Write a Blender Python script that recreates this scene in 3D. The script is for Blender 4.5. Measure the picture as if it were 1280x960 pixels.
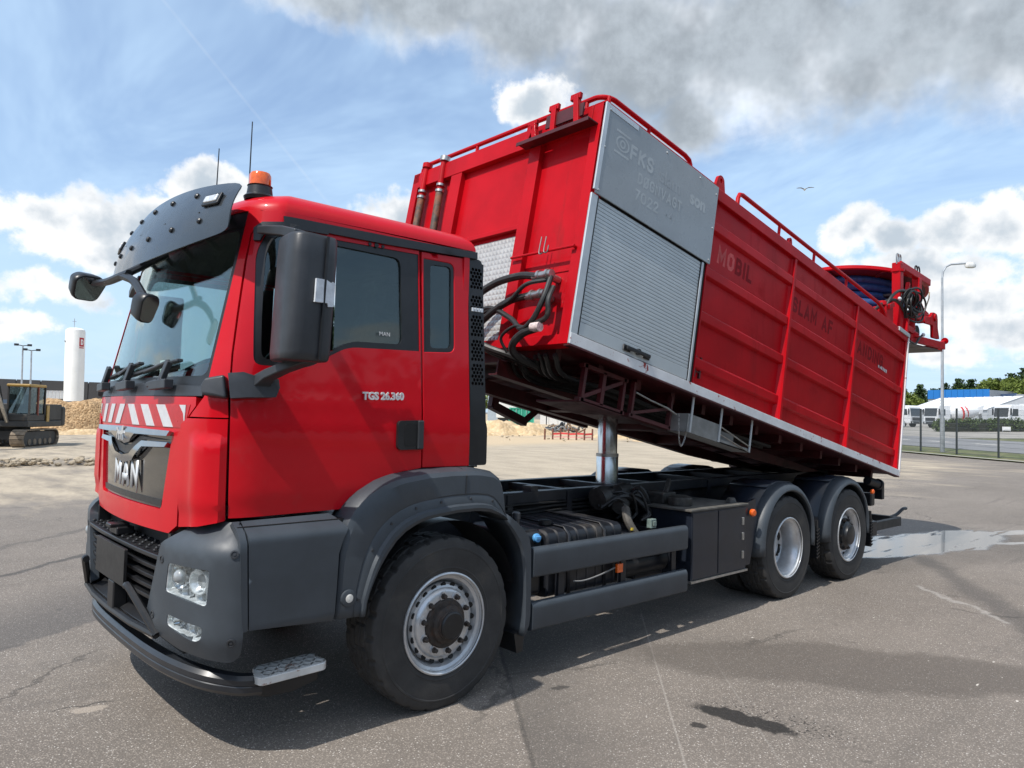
import bpy, bmesh, math, random
from mathutils import Vector, Matrix, noise
from mathutils.geometry import delaunay_2d_cdt
for o in list(bpy.data.objects): bpy.data.objects.remove(o)
SC = bpy.context.scene
COL = SC.collection
R = math.radians
random.seed(7)

# ---------------------------------------------------------------- camera
CAM = Vector((-2.7741, -4.7849, 1.7895))
yaw, pit, rol, fpx = 0.7438, 0.0435, 0.0247, 907.2
F_ = Vector((math.sin(yaw)*math.cos(pit), math.cos(yaw)*math.cos(pit), math.sin(pit)))
R0 = Vector((math.cos(yaw), -math.sin(yaw), 0)); U0 = R0.cross(F_)
R_ = R0*math.cos(rol)+U0*math.sin(rol); U_ = -R0*math.sin(rol)+U0*math.cos(rol)
cd = bpy.data.cameras.new('camera'); co = bpy.data.objects.new('camera', cd); COL.objects.link(co)
cd.sensor_fit = 'HORIZONTAL'; cd.sensor_width = 36; cd.lens = fpx/1280*36
cd.clip_start = .05; cd.clip_end = 4000
m3 = Matrix((R_, U_, -F_)).transposed()
co.matrix_world = Matrix.Translation(CAM) @ m3.to_4x4()
SC.camera = co

# ---------------------------------------------------------------- sun, sky, exposure
SUN = Vector((-.667, -.078, 1.0)).normalized()          # towards the sun
EL = math.asin(SUN.z)
sd = bpy.data.lights.new('sun', 'SUN'); so = bpy.data.objects.new('sun', sd); COL.objects.link(so)
sd.energy = 3.7; sd.angle = R(.53); sd.color = (1, .955, .89)
so.rotation_euler = SUN.to_track_quat('Z', 'Y').to_euler(); so.location = (-20, -3, 40)
W = bpy.data.worlds.new('World'); SC.world = W; W.use_nodes = True
SC.view_settings.view_transform = 'Standard'; SC.view_settings.look = 'None'
SC.view_settings.gamma = 1; SC.view_settings.use_curve_mapping = False
SC.view_settings.exposure = .40
SC.render.engine = 'CYCLES'

class NT:
    """tiny node-tree helper"""
    def __init__(s, t): s.t = t; s.n = t.nodes; s.l = t.links
    def new(s, typ, **kw):
        x = s.n.new(typ)
        for k, v in kw.items(): setattr(x, k, v)
        return x
    def put(s, sock, v):
        if isinstance(v, bpy.types.NodeSocket): s.l.new(v, sock)
        else:
            if sock.type == 'RGBA' and len(v) == 3: v = (*v, 1)
            sock.default_value = v
    def math(s, op, a, b=0, c=0, clamp=False):
        x = s.new('ShaderNodeMath', operation=op); x.use_clamp = clamp
        for i, v in enumerate((a, b, c)): s.put(x.inputs[i], v)
        return x.outputs[0]
    def vmath(s, op, a, b=(0, 0, 0), scale=None):
        x = s.new('ShaderNodeVectorMath', operation=op); s.put(x.inputs[0], a); s.put(x.inputs[1], b)
        if scale is not None: s.put(x.inputs[3], scale)
        return x.outputs['Value'] if op in ('LENGTH', 'DOT_PRODUCT', 'DISTANCE') else x.outputs[0]
    def noise(s, vec, scale, detail=3, rough=.55, dist=0, out=0):
        x = s.new('ShaderNodeTexNoise')
        if vec is not None: s.put(x.inputs['Vector'], vec)
        for k, v in (('Scale', scale), ('Detail', detail), ('Roughness', rough), ('Distortion', dist)): s.put(x.inputs[k], v)
        return x.outputs[out]
    def ramp(s, f, lo, hi, a=0., b=1.):
        x = s.new('ShaderNodeMapRange', interpolation_type='SMOOTHSTEP')
        for i, v in enumerate((f, lo, hi, a, b)): s.put(x.inputs[i], v)
        return x.outputs[0]
    def mix(s, f, a, b, mode='MIX'):
        x = s.new('ShaderNodeMix', data_type='RGBA', blend_type=mode)
        s.put(x.inputs[0], f); s.put(x.inputs[6], a); s.put(x.inputs[7], b)
        return x.outputs[2]
    def xyz(s, v):
        x = s.new('ShaderNodeSeparateXYZ'); s.put(x.inputs[0], v); return x.outputs
    def comb(s, a, b, c):
        x = s.new('ShaderNodeCombineXYZ')
        for i, v in enumerate((a, b, c)): s.put(x.inputs[i], v)
        return x.outputs[0]

def build_world():
    t = NT(W.node_tree)
    for n in list(t.n): t.n.remove(n)
    sky = t.new('ShaderNodeTexSky', sky_type='NISHITA'); sky.sun_disc = False
    sky.sun_elevation = EL; sky.sun_rotation = math.atan2(SUN.x, SUN.y)
    sky.altitude = 20; sky.air_density = 1.0; sky.dust_density = 1.1; sky.ozone_density = 1.6
    g = t.new('ShaderNodeTexCoord').outputs['Generated']
    d = t.vmath('NORMALIZE', g)
    x, y, z = t.xyz(d)[0:3]
    zc = t.math('MAXIMUM', z, .03)
    zz = t.math('ADD', zc, .10)
    P = t.comb(t.math('DIVIDE', x, zz), t.math('DIVIDE', y, zz), 0)       # flat cloud deck
    # azimuth / elevation (radians) used to seat the big clouds seen in the photograph
    az = t.math('ARCTAN2', x, y); el = t.math('ARCSINE', z)
    AE = t.comb(az, el, 0)
    wob = t.noise(AE, 8.0, 4, .62, out=1)
    wv = t.vmath('SUBTRACT', wob, (.5, .5, .5))
    AEw = t.vmath('ADD', AE, t.vmath('SCALE', wv, scale=.085))
    def blob(a, e, ra, re, p=1.0):
        v = t.vmath('SUBTRACT', AEw, (R(a), R(e), 0))
        v = t.vmath('MULTIPLY', v, (1/R(ra), 1/R(re), 0))
        return t.math('MULTIPLY_ADD', t.vmath('LENGTH', v), -p*.72, p*1.02)
    def union(l):
        o = l[0]
        for b in l[1:]: o = t.math('MAXIMUM', o, b)
        return o
    cum = union([blob(*b) for b in CUMULUS])
    big = union([blob(*b) for b in BIGCLOUD])
    fine = t.noise(AE, 22, 6, .68)
    f5 = t.math('SUBTRACT', fine, .5)
    body = t.xyz(wob)[2]
    # thin high veil + scattered clouds everywhere else in the sky
    veil = t.ramp(t.noise(t.vmath('MULTIPLY', P, (1.0, .5, 1)), 1.5, 5, .66, .6), .30, .72, .16, .88)
    scat = t.ramp(t.noise(P, .75, 4, .58, .2), .50, .62, 0, .9)
    front = t.ramp(t.math('ABSOLUTE', t.math('SUBTRACT', az, yaw)), R(40), R(62))    # scattered deck outside the seated clouds
    scat = t.math('MULTIPLY', scat, front)
    cumn = t.math('MULTIPLY_ADD', f5, 1.1, cum); bign = t.math('MULTIPLY_ADD', f5, .45, big)
    cumd = t.ramp(cumn, .07, .44); bigd = t.ramp(bign, .0, .62)
    # cloud shading: bright thin edges, grey thick bases
    shade_c = t.ramp(t.math('ADD', t.math('MULTIPLY', cumn, .5), t.math('MULTIPLY', body, 1.3)), .72, 1.25)
    bshade = t.ramp(t.math('ADD', t.math('MULTIPLY', bign, .55), t.math('MULTIPLY', body, 1.1)), .50, .92)
    white = CLOUD_W
    hz_ = t.ramp(z, .34, .0, 0, .62)
    skyc = t.mix(hz_, sky.outputs[0], (white*.56, white*.76, white*.98))
    ccol = t.mix(shade_c, (white*1.0, white*1.0, white*1.0), (white*.50, white*.575, white*.65))
    bcol = t.mix(bshade, (white*.78, white*.82, white*.87), (white*.39, white*.43, white*.465))
    bcol = t.vmath('SCALE', bcol, scale=t.ramp(t.math('ADD', t.math('MULTIPLY', t.xyz(wob)[0], .6), t.math('MULTIPLY', fine, .4)), .36, .64, .84, 1.30))
    c = t.mix(veil, skyc, (white*.54, white*.74, white*.97))
    c = t.mix(scat, c, (white*.8, white*.82, white*.85))
    c = t.mix(t.math('MULTIPLY', bigd, .92), c, bcol)
    c = t.mix(cumd, c, ccol)
    # a straight contrail
    n0 = CONTRAIL[2]
    dist = t.math('ABSOLUTE', t.vmath('DOT_PRODUCT', d, n0))
    cm = t.math('MULTIPLY', t.ramp(dist, .0026, .0006), t.ramp(t.vmath('DISTANCE', d, CONTRAIL[0]), CONTRAIL[1], CONTRAIL[1]*.7))
    cm = t.math('MULTIPLY', cm, t.noise(d, 30, 2, .5))
    c = t.mix(t.math('MULTIPLY', cm, .15), c, (white*.8, white*.84, white*.88))
    bg = t.new('ShaderNodeBackground'); t.put(bg.inputs[0], c); bg.inputs[1].default_value = .15
    out = t.new('ShaderNodeOutputWorld'); t.l.new(bg.outputs[0], out.inputs[0])
# clouds: azimuth, elevation, half-widths (degrees), strength
CUMULUS = [(9.5,12.2,2.6,1.7),(12.5,12.6,2.8,1.9),(16,13.2,2.8,1.8),(18.8,15.4,2.4,1.8),(21.2,15,2.2,1.4),(13,10.5,5.5,1.4,.8),(9.8,7.4,4,1.0,.6),(7.5,5,2.6,.9,.7),
 (68,13.5,1.9,1.6),(70.5,12.7,2,1.2),(74,13,2.2,1.3),(77,13,2.2,1.8),(73,10.8,5,1.3,.85),(74.8,8.3,4,1.7),(77.5,6.3,3,1.5,.9),(73.5,5.0,3,1.0,.7),(68.5,8.8,3,1.0,.5),
 (33,15.6,3,1.4,.9),(43.5,23.6,3.0,1.6),(83,11,5,3),(3,12,4,2),(-6,13,5,3)]
BIGCLOUD = [(27,29.6,5,2.0,.9),(35,30,7,2.9),(44,29.2,8,3.6),(53,27,9,5.2),(61,26.4,10,5.2),(70,25.6,10,4.2),(79,24.6,8,4.2),(56,22.3,4,2.4,.9),(52,38,36,9)]
CLOUD_W = 5.7
d0 = (F_*fpx+R_*(220-640)-U_*(20-480)).normalized(); d1 = (F_*fpx+R_*(395-640)-U_*(235-480)).normalized()
CONTRAIL = (tuple((d0+d1).normalized()), .21, tuple(d0.cross(d1).normalized()))
build_world()
W.cycles.sampling_method = 'MANUAL'; W.cycles.sample_map_resolution = 256
for k_, v_ in (('max_bounces', 6), ('diffuse_bounces', 3), ('glossy_bounces', 4), ('transparent_max_bounces', 10)): setattr(SC.cycles, k_, v_)

# ---------------------------------------------------------------- mesh helpers
class MB:
    def __init__(s): s.v = []; s.f = []
    def add(s, vs, fs):
        k = len(s.v); s.v += [Vector(v) for v in vs]; s.f += [tuple(i+k for i in f) for f in fs]; return s
    def bx(s, x0, x1, y0, y1, z0, z1):
        return s.add([(x, y, z) for z in (z0, z1) for y in (y0, y1) for x in (x0, x1)],
                     [(0, 2, 3, 1), (4, 5, 7, 6), (0, 1, 5, 4), (2, 6, 7, 3), (0, 4, 6, 2), (1, 3, 7, 5)])
    def beam(s, a, b, w, h, up=(0, 0, 1)):
        a, b = Vector(a), Vector(b); d = (b-a).normalized(); sd_ = d.cross(Vector(up))
        if sd_.length < 1e-4: sd_ = d.cross(Vector((0, 1, 0)))
        sd_.normalize(); u = sd_.cross(d)
        vs = [p+sd_*(i*w/2)+u*(j*h/2) for p in (a, b) for i, j in ((-1, -1), (1, -1), (1, 1), (-1, 1))]
        return s.add(vs, [(3, 2, 1, 0), (4, 5, 6, 7), (0, 1, 5, 4), (1, 2, 6, 5), (2, 3, 7, 6), (3, 0, 4, 7)])
    def tube(s, pts, r, n=8, closed=False, cap=True):
        pts = [Vector(p) for p in pts]; m = len(pts); rr = r if isinstance(r, (list, tuple)) else [r]*m
        tg = []
        for i in range(m):
            a = pts[(i-1) % m] if closed or i else pts[0]; b = pts[(i+1) % m] if closed or i < m-1 else pts[-1]
            tg.append((b-a).normalized())
        ref = Vector((0, 0, 1)) if abs(tg[0].z) < .9 else Vector((1, 0, 0))
        u = (ref-tg[0]*ref.dot(tg[0])).normalized(); vs = []
        for i in range(m):
            u = (u-tg[i]*u.dot(tg[i])); u.normalize(); w = tg[i].cross(u)
            vs += [pts[i]+(u*math.cos(2*math.pi*k/n)+w*math.sin(2*math.pi*k/n))*rr[i] for k in range(n)]
        fs = []
        for i in range(m if closed else m-1):
            j = (i+1) % m
            fs += [(i*n+k, i*n+(k+1) % n, j*n+(k+1) % n, j*n+k) for k in range(n)]
        if cap and not closed: fs += [tuple(range(n))[::-1], tuple((m-1)*n+k for k in range(n))]
        return s.add(vs, fs)
    def lathe(s, prof, o=(0, 0, 0), ax=(0, 0, 1), n=32, rad=None, closed=False):
        """prof: (radius, height along ax); rad(k,i,r,h) may change the radius"""
        ax = Vector(ax).normalized(); o = Vector(o); ref = Vector((0, 0, 1)) if abs(ax.z) < .9 else Vector((1, 0, 0))
        u = (ref-ax*ref.dot(ax)).normalized(); w = ax.cross(u); vs = []
        for i, (r, h) in enumerate(prof):
            for k in range(n):
                a = 2*math.pi*k/n; q = rad(k, i, r, h) if rad else r
                vs.append(o+ax*h+(u*math.cos(a)+w*math.sin(a))*max(q, 1e-4))
        m = len(prof); fs = [(i*n+k, i*n+(k+1) % n, ((i+1) % m)*n+(k+1) % n, ((i+1) % m)*n+k) for i in range(m if closed else m-1) for k in range(n)]
        if not closed: fs += [tuple(range(n))[::-1], tuple((m-1)*n+k for k in range(n))]
        return s.add(vs, fs)
    def prism(s, poly, f0, f1):
        n = len(poly); vs = [f0(*p) for p in poly]+[f1(*p) for p in poly]
        return s.add(vs, [tuple(range(n))[::-1], tuple(range(n, 2*n))]+[(i, (i+1) % n, n+(i+1) % n, n+i) for i in range(n)])
    def loft(s, rings, ring_closed=False, cap=False, closed=False):
        n = len(rings[0]); m = len(rings); vs = [v for r in rings for v in r]; e = n if ring_closed else n-1
        fs = [(i*n+k, i*n+(k+1) % n, ((i+1) % m)*n+(k+1) % n, ((i+1) % m)*n+k) for i in range(m if closed else m-1) for k in range(e)]
        if cap: fs += [tuple(range(n))[::-1], tuple((m-1)*n+k for k in range(n))]
        return s.add(vs, fs)
    def ball(s, c, r, sub=2, sc=(1, 1, 1), nz=0, seed=0):
        bm = bmesh.new(); bmesh.ops.create_icosphere(bm, subdivisions=sub, radius=1)
        for v in bm.verts:
            k = 1+nz*noise.noise(v.co*2.3+Vector((seed*7.1, seed*3.3, seed)))
            v.co = Vector((v.co.x*r*sc[0]*k, v.co.y*r*sc[1]*k, v.co.z*r*sc[2]*k))+Vector(c)
        s.add([v.co.copy() for v in bm.verts], [tuple(v.index for v in f.verts) for f in bm.faces]); bm.free(); return s
    def xf(s, M, k=0):
        for i in range(k, len(s.v)): s.v[i] = M @ s.v[i]
        return s

def O(name, mb, mt, parent=None, bevel=0, seg=2, ang=35, smooth=True, solid=0, recalc=True):
    me = bpy.data.meshes.new(name); me.from_pydata([tuple(v) for v in mb.v], [], mb.f)
    if recalc:
        bm = bmesh.new(); bm.from_mesh(me); bmesh.ops.recalc_face_normals(bm, faces=bm.faces); bm.to_mesh(me); bm.free()
    if smooth:
        me.polygons.foreach_set('use_smooth', [True]*len(me.polygons)); me.set_sharp_from_angle(angle=R(ang))
    me.materials.append(mt)
    o = bpy.data.objects.new(name, me); COL.objects.link(o)
    if parent: o.parent = parent
    if solid:
        k = o.modifiers.new('solid', 'SOLIDIFY'); k.thickness = solid; k.offset = -1
    if bevel:
        k = o.modifiers.new('bevel', 'BEVEL'); k.width = bevel; k.segments = seg; k.limit_method = 'ANGLE'; k.angle_limit = R(32); k.harden_normals = True
    return o
def tag(o, label=None, cat=None, group=None, kind=None):
    for k, v in (('label', label), ('category', cat), ('group', group), ('kind', kind)):
        if v: o[k] = v
    return o
def empty(name, loc, label, cat, group=None, rz=0, tilt=False):
    o = bpy.data.objects.new(name, None); COL.objects.link(o); o.location = loc; o.rotation_euler = (0, 0, rz); o.empty_display_size = .2
    if tilt: o.rotation_euler = (-.0087, -.0168, rz)
    return tag(o, label, cat, group)
def cp(o, parent=None):
    c = o.copy(); COL.objects.link(c); c.parent = parent
    for ch in list(o.children): cp(ch, c)
    return c
def crom(pts, n=8):
    pts = [Vector(p) for p in pts]; q = [pts[0]*2-pts[1]]+pts+[pts[-1]*2-pts[-2]]; out = []
    for i in range(1, len(q)-2):
        a, b, c, d = q[i-1:i+3]
        for k in range(n):
            t = k/n
            out.append(.5*((2*b)+(c-a)*t+(2*a-5*b+4*c-d)*t*t+(3*b-a-3*c+d)*t**3))
    out.append(pts[-1]); return out
def resample(pts, n):
    pts = [Vector(p) for p in pts]; L = [0]
    for a, b in zip(pts, pts[1:]): L.append(L[-1]+(b-a).length)
    out = []
    for i in range(n):
        t = L[-1]*i/(n-1); j = 0
        while j < len(L)-2 and L[j+1] < t: j += 1
        k = (t-L[j])/max(L[j+1]-L[j], 1e-9); out.append(pts[j].lerp(pts[j+1], k))
    return out
def rpoly(pts, r, n=5):
    """round the corners of a 2-D polygon; r number or list"""
    out = []; m = len(pts)
    for i in range(m):
        a, b, c = Vector(pts[i-1]), Vector(pts[i]), Vector(pts[(i+1) % m]); q = r[i] if isinstance(r, (list, tuple)) else r
        q = min(q, (a-b).length*.45, (c-b).length*.45)
        if q < 1e-4: out.append(b); continue
        p0 = b+(a-b).normalized()*q; p1 = b+(c-b).normalized()*q
        for k in range(n+1):
            t = k/n; out.append(p0*(1-t)**2+b*2*t*(1-t)+p1*t*t)
    return [(p.x, p.y) for p in out]
def inside(p, poly):
    x, y = p; c = False; n = len(poly); j = n-1
    for i in range(n):
        xi, yi = poly[i]; xj, yj = poly[j]
        if (yi > y) != (yj > y) and x < (xj-xi)*(y-yi)/(yj-yi)+xi: c = not c
        j = i
    return c
def densify(poly, d):
    out = []; n = len(poly)
    for i in range(n):
        a, b = Vector(poly[i]), Vector(poly[(i+1) % n]); k = max(1, int((b-a).length/d+.5))
        out += [tuple(a.lerp(b, j/k)) for j in range(k)]
    return out
def panel(poly, holes, fn, th=.02, grid=.08, mb=None):
    """sheet cut from a 2-D outline with holes, laid on the surface fn(u,v) -> Vector, thickness th inwards"""
    loops = [densify(poly, grid)]+[densify(h, grid) for h in holes]
    pts = []; edges = []
    for lp in loops:
        k = len(pts); pts += lp; edges += [(k+i, k+(i+1) % len(lp)) for i in range(len(lp))]
    us = [p[0] for p in poly]; vs_ = [p[1] for p in poly]
    nb = len(pts); u = min(us)+grid*.5; row = 0
    while u < max(us):
        v = min(vs_)+grid*(.5 if row % 2 else .95)
        while v < max(vs_):
            if inside((u, v), poly) and not any(inside((u, v), h) for h in holes):
                if all((p[0]-u)**2+(p[1]-v)**2 > (grid*.45)**2 for p in pts[:nb]): pts.append((u, v))
            v += grid
        u += grid; row += 1
    r = delaunay_2d_cdt([Vector(p) for p in pts], edges, [], 0, 1e-5)
    V = [tuple(v) for v in r[0]]
    T = []
    for f in r[2]:
        c = (sum(V[i][0] for i in f)/len(f), sum(V[i][1] for i in f)/len(f))
        if inside(c, poly) and not any(inside(c, h) for h in holes): T.append(tuple(f))
    mb = mb or MB(); e = 1e-3; top = []; bot = []
    for (a, b) in V:
        p = Vector(fn(a, b)); nu = Vector(fn(a+e, b))-Vector(fn(a-e, b)); nv = Vector(fn(a, b+e))-Vector(fn(a, b-e))
        n = nu.cross(nv); n = n.normalized() if n.length > 1e-9 else Vector((0, 0, 1))
        top.append(p); bot.append(p-n*th)
    k = len(V); cnt = {}
    for f in T:
        for i in range(len(f)):
            a, b = f[i], f[(i+1) % len(f)]; key = (min(a, b), max(a, b)); cnt.setdefault(key, []).append((a, b))
    fs = list(T)+[tuple(i+k for i in f[::-1]) for f in T]
    for key, l in cnt.items():
        if len(l) == 1: a, b = l[0]; fs.append((b, a, a+k, b+k))
    mb.add(top+bot, fs); return mb
def text(name, s, size, M, mt, parent, ext=.002, bold=0, xs=1.0, align='LEFT'):
    cu = bpy.data.curves.new(name, 'FONT'); cu.body = s; cu.size = size; cu.extrude = ext; cu.offset = bold; cu.align_x = align; cu.resolution_u = 3
    t = bpy.data.objects.new(name, cu); COL.objects.link(t)
    dg = bpy.context.evaluated_depsgraph_get(); me = bpy.data.meshes.new_from_object(t.evaluated_get(dg))
    bpy.data.objects.remove(t); me.transform(M @ Matrix.Diagonal((xs, 1, 1, 1)))
    me.materials.clear(); me.materials.append(mt); o = bpy.data.objects.new(name, me); COL.objects.link(o); o.parent = parent; return o
def frame(o, x, y):
    """matrix whose local x,y axes are the given directions at o"""
    x = Vector(x).normalized(); y = Vector(y).normalized(); z = x.cross(y)
    M = Matrix((x, y, z)).transposed().to_4x4(); M.translation = Vector(o); return M

# block lettering: stroke glyphs drawn as mitred ribbons
GLY = {'M': [(0, [(0, 0), (0, 1), (.42, .28), (.84, 1), (.84, 0)])], 'O': [(1, [(.2, 0), (.5, 0), (.7, .2), (.7, .8), (.5, 1), (.2, 1), (0, .8), (0, .2)])],
 'B': [(1, [(0, 0), (.45, 0), (.64, .15), (.64, .38), (.48, .52), (0, .52)]), (1, [(0, .52), (.42, .52), (.6, .66), (.6, .86), (.42, 1), (0, 1)])], 'I': [(0, [(0, 0), (0, 1)])], 'L': [(0, [(0, 1), (0, 0), (.55, 0)])],
 'S': [(0, [(.64, .80), (.48, 1), (.16, 1), (0, .84), (0, .66), (.14, .54), (.5, .46), (.64, .34), (.64, .16), (.48, 0), (.16, 0), (0, .20)])], 'A': [(0, [(0, 0), (.36, 1), (.72, 0)]), (0, [(.13, .28), (.59, .28)])],
 'F': [(0, [(0, 0), (0, 1), (.58, 1)]), (0, [(0, .5), (.5, .5)])], 'V': [(0, [(0, 1), (.36, 0), (.72, 1)])], 'N': [(0, [(0, 0), (0, 1), (.66, 0), (.66, 1)])], 'D': [(1, [(0, 0), (.4, 0), (.66, .25), (.66, .75), (.4, 1), (0, 1)])],
 'G': [(0, [(.64, .80), (.48, 1), (.18, 1), (0, .82), (0, .18), (.18, 0), (.46, 0), (.64, .16), (.64, .46), (.36, .46)])], 'T': [(0, [(.3, 0), (.3, 1)]), (0, [(0, 1), (.6, 1)])], 'K': [(0, [(0, 0), (0, 1)]), (0, [(.62, 1), (.02, .42)]), (0, [(.18, .56), (.64, 0)])],
 '2': [(0, [(0, .78), (.15, 1), (.48, 1), (.64, .84), (.64, .66), (.02, .0), (.66, 0)])], '7': [(0, [(0, 1), (.62, 1), (.2, 0)])], '4': [(0, [(.5, 0), (.5, 1), (0, .3), (.72, .3)])], ' ': []}
GLY['0'] = GLY['O']; GLY['\u00d8'] = GLY['O']+[(0, [(-.02, -.05), (.72, 1.05)])]
def glyphs(s, h, sw, gap=.30, xs=1.0):
    """(mesh in the local xy plane, width); h cap height, sw stroke width, both in metres"""
    mb = MB(); x = 0; k = 0; H = h-sw
    for ch in s:
        st = GLY[ch]; w = max([p[0] for _, l in st for p in l]+[0]) if st else .35
        for closed, l in st:
            pts = [Vector((x+sw/2+p[0]*H*xs, sw/2+p[1]*H)) for p in l]; n = len(pts); row = []
            for i, p in enumerate(pts):
                a = pts[i-1] if i or closed else None; b = pts[(i+1) % n] if i < n-1 or closed else None
                d1 = (p-a).normalized() if a is not None else (b-p).normalized(); d2 = (b-p).normalized() if b is not None else d1
                n1 = Vector((-d1.y, d1.x)); n2 = Vector((-d2.y, d2.x)); m = (n1+n2); m = m.normalized() if m.length > 1e-6 else n1
                q = m*min(sw/2/max(.35, m.dot(n1)), sw*1.1); e = Vector((0, 0))
                if not closed and i == 0: e = -d1*sw*.5
                if not closed and i == n-1: e = d1*sw*.5
                row.append([Vector((p.x+q.x+e.x, p.y+q.y+e.y, k*.0002)), Vector((p.x-q.x+e.x, p.y-q.y+e.y, k*.0002))])
            mb.loft(row, closed=bool(closed)); k += 1
        x += w*H*xs+sw+gap*h*.55
    return mb, x

# ---------------------------------------------------------------- materials
MATS = {}
def pm(name, col, rough=.5, metal=0., coat=0., var=.12, vs=6., bump=0., bs=60., dirt=None, dl=(.52, .75), ds=3., spec=.5, rvar=.08, emit=0, tr=0, coatr=.04, streak=None):
    if name in MATS: return MATS[name]
    m = bpy.data.materials.new(name); m.use_nodes = True; t = NT(m.node_tree); b = t.n['Principled BSDF']
    co_ = t.new('ShaderNodeTexCoord').outputs['Object']
    n1 = t.noise(co_, vs, 5, .6)
    k = t.ramp(n1, .3, .7, 1-var, 1+var)
    c = t.vmath('SCALE', t.comb(*col), scale=k)
    rg = t.math('ADD', t.math('MULTIPLY', t.math('SUBTRACT', t.noise(co_, vs*3.1, 4, .6), .5), rvar*2), rough, clamp=True)
    if dirt:
        dn = t.ramp(t.noise(co_, ds, 7, .68, .4), dl[0], dl[1])
        c = t.mix(dn, c, dirt); rg = t.math('ADD', rg, t.math('MULTIPLY', dn, .25), clamp=True)
    if streak:
        sn = t.ramp(t.noise(t.vmath('MULTIPLY', co_, (5, 5, .7)), 1.6, 6, .65), .54, .74); c = t.mix(t.math('MULTIPLY', sn, streak[1]), c, streak[0]); rg = t.math('ADD', rg, t.math('MULTIPLY', sn, .2), clamp=True)
        fl = t.ramp(t.noise(co_, 55, 2, .5), .76, .79); c = t.mix(t.math('MULTIPLY', fl, streak[1]), c, (.10, .04, .03))
    t.put(b.inputs['Base Color'], c); t.put(b.inputs['Roughness'], rg); b.inputs['Metallic'].default_value = metal
    b.inputs['Coat Weight'].default_value = coat; b.inputs['Coat Roughness'].default_value = coatr; b.inputs['Specular IOR Level'].default_value = spec
    if bump:
        bn = t.new('ShaderNodeBump'); bn.inputs['Strength'].default_value = bump; bn.inputs['Distance'].default_value = .004
        t.put(bn.inputs['Height'], t.noise(co_, bs, 4, .6)); t.l.new(bn.outputs[0], b.inputs['Normal'])
    if emit: t.put(b.inputs['Emission Color'], col); b.inputs['Emission Strength'].default_value = emit
    if tr: b.inputs['Transmission Weight'].default_value = tr
    MATS[name] = m; return m
def glass(name, tint, refl=.0, ior=1.45, rough=0.0):
    m = bpy.data.materials.new(name); m.use_nodes = True; t = NT(m.node_tree)
    for n in list(t.n): t.n.remove(n)
    tr = t.new('ShaderNodeBsdfTransparent'); t.put(tr.inputs[0], tint)
    gl = t.new('ShaderNodeBsdfGlossy'); gl.inputs['Roughness'].default_value = rough; t.put(gl.inputs[0], (.93, 1, .98))
    lw = t.new('ShaderNodeLayerWeight'); lw.inputs[0].default_value = .5            # Schlick, same from both sides of the pane
    r0 = ((ior-1)/(ior+1))**2+refl
    mx = t.new('ShaderNodeMixShader'); t.put(mx.inputs[0], t.math('MULTIPLY_ADD', t.math('POWER', lw.outputs['Facing'], 5.0), 1-r0, r0, clamp=True))
    t.l.new(tr.outputs[0], mx.inputs[1]); t.l.new(gl.outputs[0], mx.inputs[2])
    o = t.new('ShaderNodeOutputMaterial'); t.l.new(mx.outputs[0], o.inputs[0]); MATS[name] = m; return m
RED = pm('cab_red_paint', (.52, .0034, .011), .36, coat=.33, var=.05, vs=3, rvar=.05, coatr=.04, spec=.14, dirt=(.40, .03, .032), dl=(.55, .95), ds=4)
BRED = pm('body_red_paint', (.405, .0032, .0085), .42, coat=.07, var=.12, vs=2.2, dirt=(.32, .005, .009), dl=(.56, .8), ds=2.5, coatr=.10, spec=.10, streak=((.22, .012, .014), .5))
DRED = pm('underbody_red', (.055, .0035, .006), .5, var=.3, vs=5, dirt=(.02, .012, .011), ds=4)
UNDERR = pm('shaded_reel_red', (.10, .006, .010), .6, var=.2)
PINKR = pm('faded_red_print', (.66, .10, .10), .5, var=.2, vs=4)
DEEPR = pm('dark_red_print', (.20, .002, .006), .45, var=.15, vs=5, spec=.08)
GREY = pm('grey_plastic', (.043, .052, .062), .46, var=.12, vs=4, bump=.16, bs=260, dirt=(.12, .115, .105), dl=(.62, .9), ds=5)
DGREY = pm('dark_grey_plastic', (.030, .033, .038), .42, var=.15, vs=8, bump=.08, bs=400, dirt=(.09, .085, .08), dl=(.62, .92), ds=7)
BLACK = pm('black_plastic', (.012, .0125, .014), .38, var=.2, vs=8, bump=.06, bs=300, dirt=(.05, .047, .042), dl=(.58, .9), ds=6)
GLOSSB = pm('gloss_black_panel', (.02, .02, .021), .12, coat=.5, var=.1)
CHAS = pm('chassis_paint', (.010, .0115, .0155), .42, var=.25, vs=7, dirt=(.055, .048, .04), dl=(.5, .8), ds=5)
TOOLB = pm('tool_box_paint', (.013, .017, .026), .34, coat=.2, var=.15, vs=4, dirt=(.05, .047, .043), dl=(.6, .9), ds=5, spec=.35)
LETT = pm('satin_silver', (.70, .71, .72), .28, metal=.75, var=.05)
RUB = pm('tyre_rubber', (.033, .032, .031), .74, var=.25, vs=5, bump=.25, bs=90, dirt=(.10, .085, .068), dl=(.52, .92), ds=5)
HOSE = pm('hose_rubber', (.016, .016, .016), .5, var=.3, vs=20, dirt=(.08, .07, .06), dl=(.55, .85), ds=14)
RIM = pm('silver_rim_paint', (.56, .57, .58), .32, metal=.55, var=.12, vs=9, dirt=(.16, .12, .09), dl=(.60, .86), ds=12)
RUST = pm('rusty_hub', (.035, .028, .024), .68, var=.4, vs=25, dirt=(.07, .038, .024), dl=(.45, .8), ds=22, bump=.3, bs=120)
STEEL = pm('bare_steel', (.42, .42, .41), .38, metal=.9, var=.2, vs=14, dirt=(.18, .12, .08), dl=(.62, .85), ds=10)
CHROME = pm('chrome', (.70, .71, .72), .10, metal=1, var=.04, rvar=.02)
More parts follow.
